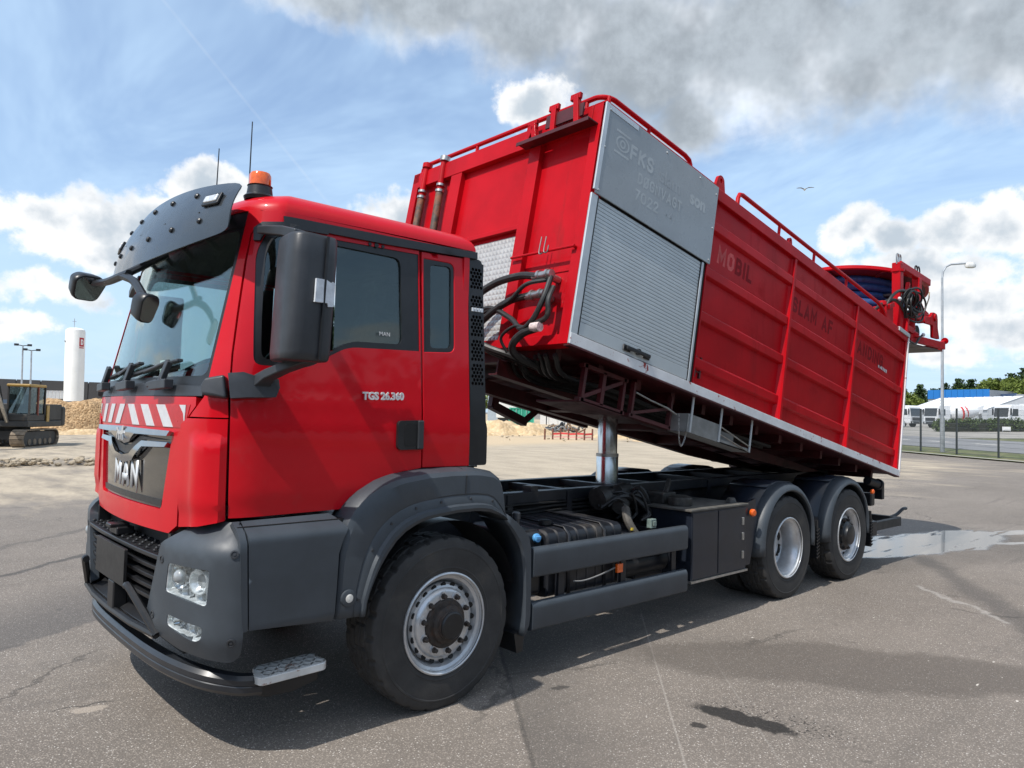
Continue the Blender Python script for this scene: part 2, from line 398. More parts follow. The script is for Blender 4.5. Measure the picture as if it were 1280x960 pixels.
TRIM = pm('satin_chrome', (.44, .45, .46), .16, metal=1, var=.06, rvar=.03)
HOIST = pm('hoist_chrome', (.80, .81, .82), .22, metal=.9, var=.04, rvar=.04)
ALU = pm('anodised_aluminium', (.50, .53, .55), .42, metal=.45, var=.08, vs=5)
SLAT = pm('shutter_aluminium', (.47, .51, .525), .42, metal=.3, var=.05, vs=3)
SIGNG = pm('grey_sign_panel', (.235, .265, .285), .28, var=.07, vs=3, coat=.25, coatr=.1)
SIGNL = pm('pale_ghost_print', (.36, .395, .41), .34, var=.08, vs=9)
WHITEP = pm('chipped_white_strip', (.62, .63, .64), .5, var=.1, vs=5, dirt=(.27, .03, .025), dl=(.60, .66), ds=8)
CHECK = pm('quilted_aluminium', (.46, .455, .44), .4, metal=.35, var=.1, vs=8)
WHITE = pm('white_paint', (.74, .745, .74), .5, var=.06, vs=4)
REFW = pm('reflective_white', (.56, .56, .57), .35, var=.06, vs=20)
REFR = pm('reflective_red', (.45, .012, .016), .3, var=.1, vs=20)
ORANGE = pm('orange_lens', (.72, .11, .006), .15, coat=.6, var=.2, vs=40)
LENS = glass('lamp_lens', (.92, .94, .95), .03, 1.4, .04)
LAMPIN = pm('lamp_reflector', (.72, .73, .73), .2, metal=.35, var=.25, vs=30)
WSG = glass('windscreen_glass', (.86, .935, .915), .05, 1.5)
SDG = glass('side_window_glass', (.60, .67, .66), .02, 1.5)
VISG = pm('smoked_visor', (.022, .026, .030), .26, coat=.3, var=.12, vs=5, dirt=(.06, .064, .068), dl=(.5, .9), ds=6, spec=.5)
MIRG = pm('mirror_glass', (.75, .77, .78), .03, metal=1, var=.02, rvar=.0)
INT = pm('cab_interior', (.05, .052, .055), .7, var=.2)
SEAT = pm('seat_cloth', (.09, .095, .10), .85, var=.2, vs=30)
BLUEH = pm('blue_hose', (.012, .05, .17), .55, var=.35, vs=18, bump=.3, bs=60)
TAPE = pm('silver_tape', (.62, .66, .70), .42, var=.12, vs=25, bump=.5, bs=50)
BLUEC = pm('blue_cap', (.10, .33, .62), .4, var=.1)
# ================================================================ GROUND
def smooth01(t): t = min(1, max(0, t)); return t*t*(3-2*t)
def gz(x, y):
    """yard is level with the truck, the land around it tilts by about one degree"""
    return smooth01((math.hypot(x-2.5, y)-6)/14)*(.0168*x-.0087*y)
def axis_(lo, hi, step, far_lo, far_hi, k=1.18):
    a = []; x = lo
    while x <= hi+1e-6: a.append(x); x += step
    s = step; x = a[-1]
    while x < far_hi: s *= k; x += s; a.append(x)
    s = step; x = a[0]
    while x > far_lo: s *= k; x -= s; a.insert(0, x)
    return a
gx = axis_(-20, 60, 1.0, -900, 1500); gy = axis_(-20, 60, 1.0, -900, 1500)
nx, ny = len(gx), len(gy)
g = MB(); g.add([Vector((x, y, gz(x, y)+(.03*noise.noise(Vector((x*.12, y*.12, 3))) if math.hypot(x-3, y+1) > 12 else 0))) for y in gy for x in gx], [(j*nx+i, j*nx+i+1, (j+1)*nx+i+1, (j+1)*nx+i) for j in range(ny-1) for i in range(nx-1)])

def ground_material():
    m = bpy.data.materials.new('yard_surface'); m.use_nodes = True; t = NT(m.node_tree); b = t.n['Principled BSDF']
    P = t.new('ShaderNodeTexCoord').outputs['Object']; x, y, z = t.xyz(P)[0:3]
    P2 = t.comb(x, y, 0)
    warp = t.vmath('SCALE', t.vmath('SUBTRACT', t.noise(P2, 1.3, 4, .6, out=1), (.5, .5, .5)), scale=.5)
    warpf = t.vmath('SCALE', t.vmath('SUBTRACT', t.noise(P2, 9, 4, .65, out=1), (.5, .5, .5)), scale=.16)
    Ps_ = t.vmath('ADD', P2, t.vmath('SCALE', warpf, scale=.3)); Pw = t.vmath('ADD', P2, t.vmath('ADD', warp, warpf)); Pf = t.vmath('ADD', P2, warpf)
    def ell(c, ax, ra, rb, lo=1.15, hi=.8, p=None):
        a = math.atan2(ax[1], ax[0]); d = t.vmath('SUBTRACT', p or Pf, (c[0], c[1], 0))
        u = t.vmath('DOT_PRODUCT', d, (math.cos(a)/ra, math.sin(a)/ra, 0)); v = t.vmath('DOT_PRODUCT', d, (-math.sin(a)/rb, math.cos(a)/rb, 0))
        return t.ramp(t.math('SQRT', t.math('ADD', t.math('MULTIPLY', u, u), t.math('MULTIPLY', v, v))), lo, hi)
    def seg(a, c, w, p=None, soft=2.5):
        a_, c_ = Vector((*a, 0)), Vector((*c, 0)); d = c_-a_; L = d.length; n = Vector((-d.y, d.x, 0))/L
        q = t.vmath('SUBTRACT', p or P2, tuple(a_)); v = t.math('ABSOLUTE', t.vmath('DOT_PRODUCT', q, tuple(n))); u = t.vmath('DOT_PRODUCT', q, tuple(d/L/L))
        k = t.math('MULTIPLY', t.ramp(u, -.02, .02), t.ramp(u, 1.02, .98))
        return t.math('MULTIPLY', t.ramp(v, w*soft, w*.4), k)
    # asphalt: aggregate, patches
    big = t.noise(P2, .35, 5, .6); mid = t.noise(P2, 2.2, 5, .65); fine = t.noise(P2, 130, 3, .7)
    vor = t.new('ShaderNodeTexVoronoi'); t.put(vor.inputs['Vector'], P2); vor.inputs['Scale'].default_value = 95
    agg = t.ramp(vor.outputs['Distance'], .25, .55)
    cellv = t.xyz(vor.outputs['Color'])[0]
    base = t.mix(t.ramp(big, .3, .7), (.170, .145, .122), (.238, .205, .174))
    base = t.mix(t.math('MULTIPLY', t.ramp(mid, .35, .75), .35), base, (.150, .131, .114))
    stone = t.mix(cellv, (.075, .066, .058), (.47, .41, .35))
    sp = t.mix(.62, base, stone)
    base = t.mix(agg, sp, t.vmath('SCALE', base, scale=.8))
    white = t.math('MULTIPLY', t.ramp(cellv, .93, .96), t.ramp(vor.outputs['Distance'], .40, .30)); base = t.mix(t.math('MULTIPLY', white, .8), base, (.6, .57, .53))
    base = t.vmath('SCALE', base, scale=t.ramp(fine, .25, .75, .78, 1.2))
    def over(f, col, k): 
        nonlocal base
        base = t.mix(t.math('MULTIPLY', f, k), base, col)
    # darker laid strip right of the joint, joint line, pale scratch, older patches on the left
    nrm = Vector((.871, -.648)).normalized() if False else Vector((2.109-1.244, -(.551+.091)))
    sd_ = t.vmath('DOT_PRODUCT', t.vmath('SUBTRACT', Pf, (.551, -1.244, 0)), (.803, -.596, 0))
    over(t.math('MULTIPLY', t.ramp(sd_, -.008, .015), t.ramp(sd_, .75, .05)), (.05, .047, .045), .38)
    over(seg((1.2, -.36), (-1.4, -3.87), .010, Ps_), (.03, .028, .026), .55)
    over(seg((2.75, -.62), (.3, -2.80), .004), (.40, .37, .33), .36)
    over(seg((2.30, -1.6), (.95, -2.9), .004), (.36, .34, .31), .2)
    over(ell((2.75, -2.45), (1.63, -2.14), 1.75, .52, 1.12, .80, Pw), (.072, .06, .05), .55)
    over(t.math('MULTIPLY', t.ramp(t.noise(P2, .9, 6, .7, .6), .56, .66), t.ramp(t.noise(P2, .3, 2), .4, .6)), (.09, .08, .072), .35)
    over(t.ramp(t.noise(P2, 3.3, 3, .5), .70, .73), (.05, .045, .04), .35)
    over(ell((1.30, -2.48), (.10, -.68), .34, .10, 1.05, .8), (.010, .009, .008), .9)
    spray = t.math('MULTIPLY', ell((1.42, -2.62), (.2, -.8), .62, .22, 1.1, .4), t.ramp(t.noise(P2, 46, 2, .5), .56, .63)); over(spray, (.018, .016, .015), .85)
    over(ell((1.02, -2.36), (.3, -.5), .05, .03), (.016, .014, .013), .85); over(ell((.80, -1.45), (.5, -.1), .09, .03, p=Pw), (.03, .028, .026), .7)
    over(seg((8.2, -1.25), (4.6, -3.45), .10, Pw), (.05, .047, .045), .5)
    over(seg((6.2, -1.95), (5.2, -2.9), .02, Pw), (.38, .36, .33), .5)
    over(ell((-1.62, .085), (.18, -.085), .10, .042), (.34, .29, .24), .85); over(ell((-1.60, .13), (.18, -.085), .13, .02, p=Pw), (.03, .028, .025), .6)
    # dark patch on the left
    sl = t.vmath('DOT_PRODUCT', t.vmath('SUBTRACT', Pf, (-1.857, 1.58, 0)), (-.528, .849, 0))
    over(t.math('MULTIPLY', t.ramp(sl, -.02, .03), t.ramp(sl, 1.6, .2)), (.05, .05, .052), .5)
    over(seg((-3.2, 3.0), (6.0, 10.2), .035, Pw), (.035, .034, .034), .7); over(seg((-1.8, 5.5), (3.2, 10.5), .03, Pw), (.04, .04, .04), .4)
    flakes = t.math('MULTIPLY', t.ramp(t.noise(t.vmath('MULTIPLY', P2, (1, 2.2, 1)), 7.5, 2, .5), .735, .76), t.ramp(t.vmath('DISTANCE', P2, (4.2, -2.2, 0)), 3.2, 1.5)); over(flakes, (.62, .58, .52), .8)
    vc = t.new('ShaderNodeTexVoronoi'); vc.feature = 'DISTANCE_TO_EDGE'; t.put(vc.inputs['Vector'], Pw); vc.inputs['Scale'].default_value = .30
    over(t.math('MULTIPLY', t.ramp(vc.outputs['Distance'], .0075, .002), t.ramp(t.noise(P2, .45, 2), .50, .64)), (.03, .027, .024), .5)
    tm = t.math('MULTIPLY', t.ramp(t.noise(t.vmath('MULTIPLY', P2, (.10, 2.4, 1)), 1.7, 3, .5), .58, .70), t.ramp(t.noise(P2, .35, 2), .42, .6)); over(tm, (.055, .05, .046), .32)
    # sand tracked over the yard and bare sand behind it
    sn = t.noise(P2, .22, 6, .62, .5); sn2 = t.noise(t.vmath('MULTIPLY', P2, (1.6, .5, 1)), .9, 5, .62)
    s1 = t.math('ADD', t.ramp(y, 2.5, 15.0), t.math('MULTIPLY', t.ramp(x, 9, 15), t.math('MULTIPLY', t.ramp(y, -3.5, 4.5, 0, .80), t.ramp(x, 34, 26))))
    sand = t.ramp(t.math('ADD', t.math('MULTIPLY', s1, .85), t.math('MULTIPLY', t.math('SUBTRACT', t.math('MULTIPLY', t.math('ADD', sn, sn2), .5), .5), 2.0)), .45, .95)
    far = t.math('MULTIPLY', t.ramp(y, 22, 27), t.ramp(x, 8, 16)); 
    sand = t.math('MULTIPLY', sand, t.ramp(t.math('SUBTRACT', x, t.math('MULTIPLY', y, .8)), 29, 22))
    scol = t.mix(t.ramp(sn2, .3, .7), (.34, .285, .21), (.46, .385, .285)); scol = t.mix(far, scol, (.52, .40, .255))
    scol = t.vmath('SCALE', scol, scale=t.ramp(t.noise(P2, 14, 5, .7), .2, .8, .78, 1.16))
    base = t.mix(t.math('MULTIPLY', sand, .9), base, scol)
    # film of water behind the truck
    wet = t.math('MAXIMUM', ell((9.3, -.80), (3.6, -.7), 2.5, .72, 1.05, .85, Pw), t.math('MAXIMUM', ell((11.2, -1.15), (2.0, -1.2), 1.9, .20, 1.05, .8, Pw), ell((11.0, -2.0), (2.0, -1.25), 2.4, .10, 1.05, .8, Pw)))
    wet = t.math('MULTIPLY', wet, t.ramp(t.noise(t.vmath('MULTIPLY', P2, (.5, 2.6, 1)), 1.6, 4, .6), .30, .42))
    damp = ell((8.7, -1.0), (3.6, -.9), 3.4, 1.15, 1.1, .7, Pw)
    base = t.mix(t.math('MULTIPLY', damp, .45), base, t.vmath('SCALE', base, scale=.5)); base = t.mix(wet, base, t.vmath('SCALE', base, scale=.55))
    t.put(b.inputs['Base Color'], base)
    rg = t.math('SUBTRACT', .86, t.math('MULTIPLY', wet, .83)); t.put(b.inputs['Roughness'], rg)
    b.inputs['Specular IOR Level'].default_value = .45
    bn = t.new('ShaderNodeBump'); bn.inputs['Distance'].default_value = .006
    t.put(bn.inputs['Strength'], t.math('MULTIPLY', t.math('SUBTRACT', 1, t.math('MULTIPLY', wet, .985)), .55))
    t.put(bn.inputs['Height'], t.math('ADD', t.math('MULTIPLY', vor.outputs['Distance'], -.8), t.math('ADD', fine, t.math('MULTIPLY', t.noise(P2, 3, 5, .7), 2.2)))); t.l.new(bn.outputs[0], b.inputs['Normal'])
    return m
tag(O('ground', g, ground_material(), None, recalc=False), kind='structure')
# ================================================================ TRUCK
TR = empty('tipper_truck', (0, 0, 0), 'red three-axle tipper truck with grey bumper and its red box body raised at the front', 'truck')
# ---------------- cab surface: plan curve (arc length t from the front centre, t>0 = camera side) and height z
def _plan():
    pts = [(-1.51+.09*y*y, y) for y in [i*.045 for i in range(21)]]
    a, b, c, d = Vector((-1.437, .9)), Vector((-1.413, 1.045)), Vector((-1.32, 1.12)), Vector((-1.15, 1.12))
    for i in range(1, 25):
        t = i/24; p = a*(1-t)**3+b*3*t*(1-t)**2+c*3*t*t*(1-t)+d*t**3; pts.append((p.x, p.y))
    pts += [(-1.15+.1*i, 1.12) for i in range(1, 17)]
    L = [0]
    for p, q in zip(pts, pts[1:]): L.append(L[-1]+math.hypot(q[0]-p[0], q[1]-p[1]))
    return pts, L
PL, PLL = _plan()
def plan(t):
    a = abs(t); i = 0
    lo, hi = 0, len(PLL)-2
    while lo < hi:
        mid = (lo+hi+1)//2
        if PLL[mid] <= a: lo = mid
        else: hi = mid-1
    i = lo; k = (a-PLL[i])/(PLL[i+1]-PLL[i])
    return PL[i][0]*(1-k)+PL[i+1][0]*k, (PL[i][1]*(1-k)+PL[i+1][1]*k)*(1 if t >= 0 else -1)
T_SIDE = PLL[44]           # t where the plan reaches x=-1.15 on the side
def ysd(z): return 1.12 if z < 1.8 else 1.12-.065*(z-1.8)/1.05
def rake(z): return 0 if z < 1.84 else .21*(z-1.84)
def ss(a, b, x): k = min(1, max(0, (x-a)/(b-a))); return k*k*(3-2*k)
def M_(t, z, off=0):
    x, y = plan(t); w = 1-ss(-1.36, -.95, x)
    return Vector((x+rake(z)*w-off*0, -(y*ysd(z)/1.12), z))
def Moff(off):
    def f(t, z):
        e = 1e-3; p = M_(t, z); n = (M_(t+e, z)-M_(t-e, z)).cross(M_(t, z+e)-M_(t, z-e)); n.normalize()
        return p+n*off
    return f
def tx(x, z):
    lo, hi = .6, PLL[-1]-.01
    for _ in range(40):
        m = (lo+hi)/2
        if M_(m, z).x < x: lo = m
        else: hi = m
    return (lo+hi)/2
def SX(pts): return [(tx(x, z), z) for x, z in pts]
def mir(mb):
    n = MB(); n.v = [Vector((v.x, -v.y, v.z)) for v in mb.v]; n.f = [f[::-1] for f in mb.f]; return n
def both(name, mb, mt, parent, **k):
    a = O(name, mb, mt, parent, **k); b = O(name, mir(mb), mt, parent, **k); return a, b

# door skin (camera side and far side)
door_o = [(-1.309, 1.232), (-.697, 1.24), (-.617, 1.282), (-.541, 1.345), (-.436, 1.4), (-.297, 1.437), (-.150, 1.455), (-.156, 2.17), (-.164, 2.806), (-.907, 2.80), (-1.12, 2.795), (-1.172, 2.775), (-1.198, 2.73), (-1.226, 2.576), (-1.268, 2.30), (-1.3, 2.072), (-1.314, 1.915), (-1.318, 1.817)]
win_o = rpoly([(-1.215, 2.02), (-.90, 2.022), (-.78, 2.098), (-.66, 2.158), (-.164, 2.173), (-.168, 2.783), (-.843, 2.769), (-1.135, 2.762), (-1.19, 2.62)], [.05, .08, .05, .08, .0, .0, .05, .05, .05], 4)
win_o = [(max(-1.235, x), z) for x, z in win_o]
def doorfn(t, z):
    p = M_(t, z); d = 0
    # pressed belt: shoulder ledge at 1.84 and shallow flank below
    d += .007*(1-ss(1.80, 1.845, z))*(1 if z > 1 else 1)
    d -= .006*(ss(1.735, 1.765, z)*(1-ss(1.80, 1.83, z)))
    d -= .010*ss(1.325, 1.295, z)
    e = 1e-3; n = (M_(t+e, z)-M_(t-e, z)).cross(M_(t, z+e)-M_(t, z-e)); n.normalize()
    return p+n*d
dm = panel(SX(door_o), [SX([(x, z) for x, z in win_o if True])], doorfn, .03, .05)
near_door, far_door = both('door', dm, RED, TR, bevel=.006)
near_door['label'] = 'red driver door with model badge and black mirror'
# window frame + glass on each door
gl_o = rpoly([(-1.175, 2.055), (-.89, 2.055), (-.77, 2.13), (-.645, 2.195), (-.29, 2.205), (-.30, 2.735), (-.843, 2.74), (-1.105, 2.735), (-1.15, 2.62)], [.05, .08, .05, .08, .04, .05, .05, .05, .05], 4)
fm = panel(SX(win_o), [SX(gl_o)], Moff(-.006), .02, .06)
a, b = O('window_frame', fm, BLACK, near_door, bevel=.003), O('window_frame', mir(fm), BLACK, far_door)
gm = panel(SX(gl_o), [], Moff(-.018), .004, .12)
O('window_glass', gm, SDG, near_door); O('window_glass', mir(gm), SDG, far_door)
# rear quarter of the cab side
qp = SX([(-.143, 2.808), (-.139, 1.456), (.232, 1.456), (.232, 2.822)])
qw = SX(rpoly([(-.150, 2.765), (-.145, 2.172), (.109, 2.186), (.114, 2.768)], [.0, .0, .05, .05], 4)); qw = [(max(q[0], tx(-.128, 2.4)), q[1]) for q in qw]
qg = SX(rpoly([(-.075, 2.735), (-.08, 2.20), (.085, 2.212), (.09, 2.745)], .035, 4))
quarter = both('quarter_panel', panel(qp, [qw], doorfn, .03, .06), RED, TR, bevel=.006)
for q, f in ((quarter[0], lambda m: m), (quarter[1], mir)):
    O('window_frame', f(panel(qw, [qg], Moff(-.005), .02, .08)), BLACK, q)
    O('window_glass', f(panel(qg, [], Moff(-.014), .004, .12)), SDG, q)
# windscreen pillar / corner panel
TW = .985                                                     # t of the windscreen edge
pil = [(TW, 1.845), (.93, 1.79), (1.0, 1.745), (1.10, 1.742)]
door_front = [(-1.321, 1.742), (-1.318, 1.915), (-1.304, 2.072), (-1.272, 2.30), (-1.230, 2.576), (-1.20, 2.73), (-1.175, 2.78), (-1.12, 2.80), (-.9, 2.806), (-.16, 2.812), (.232, 2.828)]
df = SX([(x-.004, z) for x, z in door_front[:7]]+[(x, z) for x, z in door_front[7:]])
pilp = [(TW, 1.85), (.938, 1.80), (.866, 1.743), (1.0, 1.742)]+df+SX([(.232, 2.87)])+SX([(-1.0, 2.87)])+[(1.15, 2.87), (TW, 2.87)]
pillar = both('windscreen_pillar', panel(pilp, [], M_, .035, .05), RED, TR, bevel=.006)
# corner air deflector below the pillar
cdp = [(.80, 1.70), (.86, 1.735), (tx(-1.325, 1.7), 1.735), (tx(-1.322, 1.3), 1.22), (1.0, 1.19), (.80, 1.165)]
def corfn(t, z):
    e = 1e-3; p = M_(t, z); n = (M_(t+e, z)-M_(t-e, z)).cross(M_(t, z+e)-M_(t, z-e)); n.normalize()
    k = ss(.90, .98, t)*ss(1.64, 1.61, z)*ss(tx(-1.335, 1.5), tx(-1.35, 1.5), t)
    return p+n*(.022*k-.012*ss(1.30, 1.24, z)+.012)
corner = both('corner_panel', panel(cdp, [], corfn, .035, .035), RED, TR, bevel=.006)
# front flap: red header with the hazard stripes, grille panel below
fr_o = [(-.93, 1.845), (-.93, 1.80), (-.85, 1.735), (-.79, 1.70), (-.79, 1.17), (-.70, 1.12), (0, 1.115), (.70, 1.12), (.79, 1.17), (.79, 1.70), (.85, 1.735), (.93, 1.80), (.93, 1.845), (0, 1.85)]
gr_o = rpoly([(-.70, 1.66), (-.60, 1.235), (.60, 1.235), (.70, 1.66)], .03, 3)
flap = O('front_flap', panel(fr_o, [gr_o], Moff(.004), .035, .06), RED, TR, bevel=.006)
O('grille_panel', panel([(t*.985, 1.445+(z-1.445)*.985) for t, z in gr_o], [], Moff(-.012), .02, .1), GLOSSB, TR, bevel=.003)
O('grille_slot', panel([(-.57, 1.25), (.57, 1.25), (.58, 1.285), (-.58, 1.285)], [], Moff(-.008), .012, .1), BLACK, TR)
# hazard stripe band: each white stripe a strip of film on the red film
band = O('hazard_band', panel([(-.83, 1.682), (.83, 1.682), (.88, 1.805), (-.88, 1.805)], [], Moff(.0065), .003, .08), REFR, TR)
for sgn in (1, -1):
    for k, (a0, a1) in enumerate([(.06, .17), (.29, .40), (.52, .63), (.75, .84)]):
        lo, hi = .105, 0.0
        poly = [(sgn*(a0+lo-.03), 1.684), (sgn*(a1+lo-.03), 1.684), (sgn*(a1-.03), 1.803), (sgn*(a0-.03), 1.803)]
        if a0 > .7: poly = [(sgn*.815, 1.76), (sgn*.83, 1.70), (sgn*.84, 1.803), (sgn*.77, 1.803)]
        if sgn < 0: poly = poly[::-1]
        O('white_stripe', panel(poly, [], Moff(.0095), .003, .06), REFW, band)
# chrome trim bar with its V and the emblem
def strip(prof, off, zc=1.635, h=.06): return panel(prof, [], lambda t, z: Moff(off+.022*max(0, 1-((z-zc)/h)**2))(t, z), .03, .022)
bar = [(-.715, 1.664), (-.69, 1.636), (-.25, 1.634), (-.12, 1.583), (0, 1.568), (.12, 1.583), (.25, 1.634), (.69, 1.636), (.715, 1.664), (0, 1.672)]
chrome = O('chrome_trim', strip(bar, .012), TRIM, TR, bevel=.004)
vbar = [(-.66, 1.60), (-.64, 1.575), (-.34, 1.565), (-.17, 1.475), (0, 1.455), (.17, 1.475), (.34, 1.565), (.64, 1.575), (.66, 1.60), (.31, 1.597), (.14, 1.515), (0, 1.50), (-.14, 1.515), (-.31, 1.597)]
O('chrome_chevron', strip(vbar, .004, 1.53, .09), TRIM, TR, bevel=.004)
vb2 = [(-.62, 1.612), (-.29, 1.60), (-.13, 1.522), (0, 1.507), (.13, 1.522), (.29, 1.60), (.62, 1.612), (.26, 1.622), (.12, 1.57), (0, 1.555), (-.12, 1.57), (-.26, 1.622)]
O('trim_infill', panel(vb2, [], Moff(.004), .02, .06), BLACK, TR)
# emblem: striding lion outline on the trim
lion = MB()
for pl_ in ([(-.075, .012), (-.055, .035), (-.03, .03), (-.01, .022), (.03, .024), (.055, .03), (.06, .012), (.03, .004), (-.03, .004)], [(-.06, .03), (-.07, .05), (-.05, .058), (-.032, .045), (-.035, .03)],
            [(-.05, .008), (-.058, -.03), (-.045, -.03), (-.035, .006)], [(-.02, .006), (-.018, -.028), (-.006, -.028), (-.004, .006)], [(.025, .006), (.015, -.03), (.028, -.03), (.04, .006)], [(.05, .012), (.062, -.024), (.074, -.024), (.062, .014)], [(.055, .028), (.08, .045), (.085, .02), (.079, .018), (.075, .034), (.06, .02)]):
    panel([(-u, 1.618+v) for u, v in pl_][::-1], [], Moff(.038), .006, .1, lion)
O('lion_emblem', lion, LETT, chrome)
# lettering on the grille
gl_, gw = glyphs('MAN', .165, .040, .34, 1.05)
gl_.v = [Moff(.004+v.z)(v.x-gw/2+.03, 1.315+v.y) for v in gl_.v]
O('grille_lettering', gl_, pm('letter_silver', (.62, .63, .64), .35, metal=.25, var=.06), TR, solid=.005, ang=20)
# roof
def roof_ring(d, z):
    pts = []
    for i in range(0, 61):
        t = -PLL[60]*1.0+2*PLL[60]*i/60
        p = M_(t, 2.868); x, y = p.x, p.y
        x = min(x, .30)
        # move inwards
        dx = d*(1 if x < -1.15 else max(0, (-.9-x)/.25) if x < -.9 else 0)
        y = y*(1-d/1.06)
        x2 = x+dx*1.15-(d*.9 if x > .2 else 0)
        pts.append(Vector((x2, y*1.0, z)))
    return pts
rings = []
for k in range(0, 10):
    a = k/9*math.pi/2; rings.append([p+Vector((0, 0, .012*ss(-1.3, .2, p.x)*(1-k/9))) for p in roof_ring(.20*(1-math.cos(a)), 2.868+.142*math.sin(a))])
for d, z in ((.32, 3.024), (.5, 3.036), (.7, 3.042)): rings.append(roof_ring(d, z))
# squeeze so rings never cross the centre line
rf = MB(); rf.loft(rings, True, True)
O('roof', rf, RED, TR, ang=50)
sm = MB()
for y in (-1.045, 1.045): sm.beam((-1.085, y, 2.795), (-1.085, y*.985, 2.93), .006, .006)
# gutter strips along the roof edge
gt = panel(SX([(-1.06, 2.79), (-.4, 2.80), (.30, 2.828), (.30, 2.872), (-.4, 2.852), (-1.06, 2.838)]), [], Moff(.018), .03, .08)
both('roof_gutter', gt, BLACK, TR, bevel=.008)
hg = panel(SX([(-1.19, 2.69), (-1.165, 2.69), (-1.135, 2.755), (-1.05, 2.775), (-.80, 2.785), (-.80, 2.80), (-1.06, 2.805), (-1.15, 2.795), (-1.185, 2.76)]), [], Moff(.020), .022, .05)
both('door_gutter', hg, BLACK, TR, bevel=.005)
# rear wall
rw = MB(); rw.bx(.19, .235, -1.07, 1.07, 1.30, 2.87); O('rear_wall', rw, RED, TR)
cf = MB(); cf.bx(-1.30, .20, -1.06, 1.06, 1.24, 1.29); O('cab_floor', cf, INT, TR)
# windscreen
ws = [(-TW-.01, 1.855), (0, 1.86), (TW+.01, 1.855), (TW+.01, 2.80), (0, 2.83), (-TW-.01, 2.80)]
wmb = panel(ws, [], Moff(-.012), .006, .09); O('windscreen', wmb, WSG, TR)
O('windscreen_header', panel([(-TW, 2.78), (TW, 2.78), (TW, 2.90), (-TW, 2.90)], [], Moff(-.004), .02, .1), BLACK, TR)
O('cowl', panel([(-TW+.01, 1.85), (TW-.01, 1.85), (TW-.01, 1.90), (.3, 1.925), (-.3, 1.925), (-TW+.01, 1.90)], [], Moff(.006), .02, .09), DGREY, TR, bevel=.004)
# black ceramic border around the glass
O('glass_border', panel([(-TW, 1.9), (TW, 1.9), (TW, 2.79), (-TW, 2.79)], [rpoly([(-TW+.03, 1.96), (TW-.03, 1.96), (TW-.03, 2.76), (-TW+.03, 2.76)], .05, 4)], Moff(-.008), .003, .1), BLACK, TR)
# wipers
def wiper(t0, dirn):
    w = MB(); f = Moff(.05); f2 = Moff(.022)
    w.tube([f(t0, 1.885), f(t0, 1.90), f(t0+.01, 1.935)], .022, 8)
    w.beam(f(t0-.01, 1.90), f(t0+.035*dirn, 2.03), .045, .03, (1, 0, 0))
    w.tube([f(t0+.03*dirn, 2.03), f2(t0-.35*dirn, 1.985)], .011, 6)
    w.beam(f2(t0+.10*dirn, 2.04), f2(t0-.62*dirn, 1.965), .018, .035, (1, 0, 0))
    w.beam(f(t0-.10, 1.895), f(t0+.10, 1.905), .05, .05, (1, 0, 0)); w.beam(f(t0-.16, 1.90), f(t0-.04, 1.915), .03, .03, (1, 0, 0))
    return w
for t0 in (.60, .05, -.55): O('wiper', wiper(t0, 1), DGREY, TR, bevel=.006)
# sun visor: smoked shell standing off the roof edge with two rows of bolts
def visfn(t, v):
    """v 0..1 from lower edge to upper edge"""
    q = (t/1.06)**2; c = 1-q
    x0, z0 = -1.52+.15*q, 2.635+.065*q; x1, z1 = -1.36+.09*q, 3.065-.085*q
    bow = 4*v*(1-v)*.030
    return Vector((x0+(x1-x0)*v-bow*.7, -t, z0+(z1-z0)*v+bow*.6))
vo = rpoly([(-1.075, .0), (0, .0), (1.075, .0), (1.045, 1.0), (0, 1.0), (-1.045, 1.0)], [.09, .1, .09, .17, .1, .17], 4)
visor = O('sun_visor', panel(vo, [], visfn, .006, .08), VISG, TR)
def visn(t, v):
    e = 1e-3; return (visfn(t+e, v)-visfn(t-e, v)).cross(visfn(t, v+e)-visfn(t, v-e)).normalized()
for v in (.30, .80):
    for t in (-.88, -.52, -.17, .17, .50, .80) if v < .5 else (-.92, -.62, -.3, 0, .3, .62):
        b = MB(); b.lathe([(.0, -.012), (.017, -.012), (.017, .008), (.009, .014), (.0, .014)], visfn(t, v), visn(t, v), 10); O('bolt', b, BLACK, visor)
for t in (-.85, .86):
    b = MB(); p, n = visfn(t, .62), visn(t, .62)
    b.add([], []); Mx = frame(p+n*.012, (visfn(t+.01, .62)-p), n.cross(visfn(t+.01, .62)-p)); b.bx(-.062, .062, -.022, .022, -.012, .012); b.xf(Mx); O('marker_lamp', b, LAMPIN, visor, bevel=.008, seg=3)
    b = MB(); b.bx(-.08, .08, -.036, .036, -.012, .004); b.xf(Mx); O('marker_lamp_base', b, BLACK, visor, bevel=.006)
for t in (-.85, -.45, -.05, .35, .75):
    b = MB(); p = visfn(t, .42); q = Vector((p.x+.20, p.y, p.z+.02)); b.beam(p+visn(t, .42)*-.005, q, .035, .03); O('visor_bracket', b, BLACK, TR)
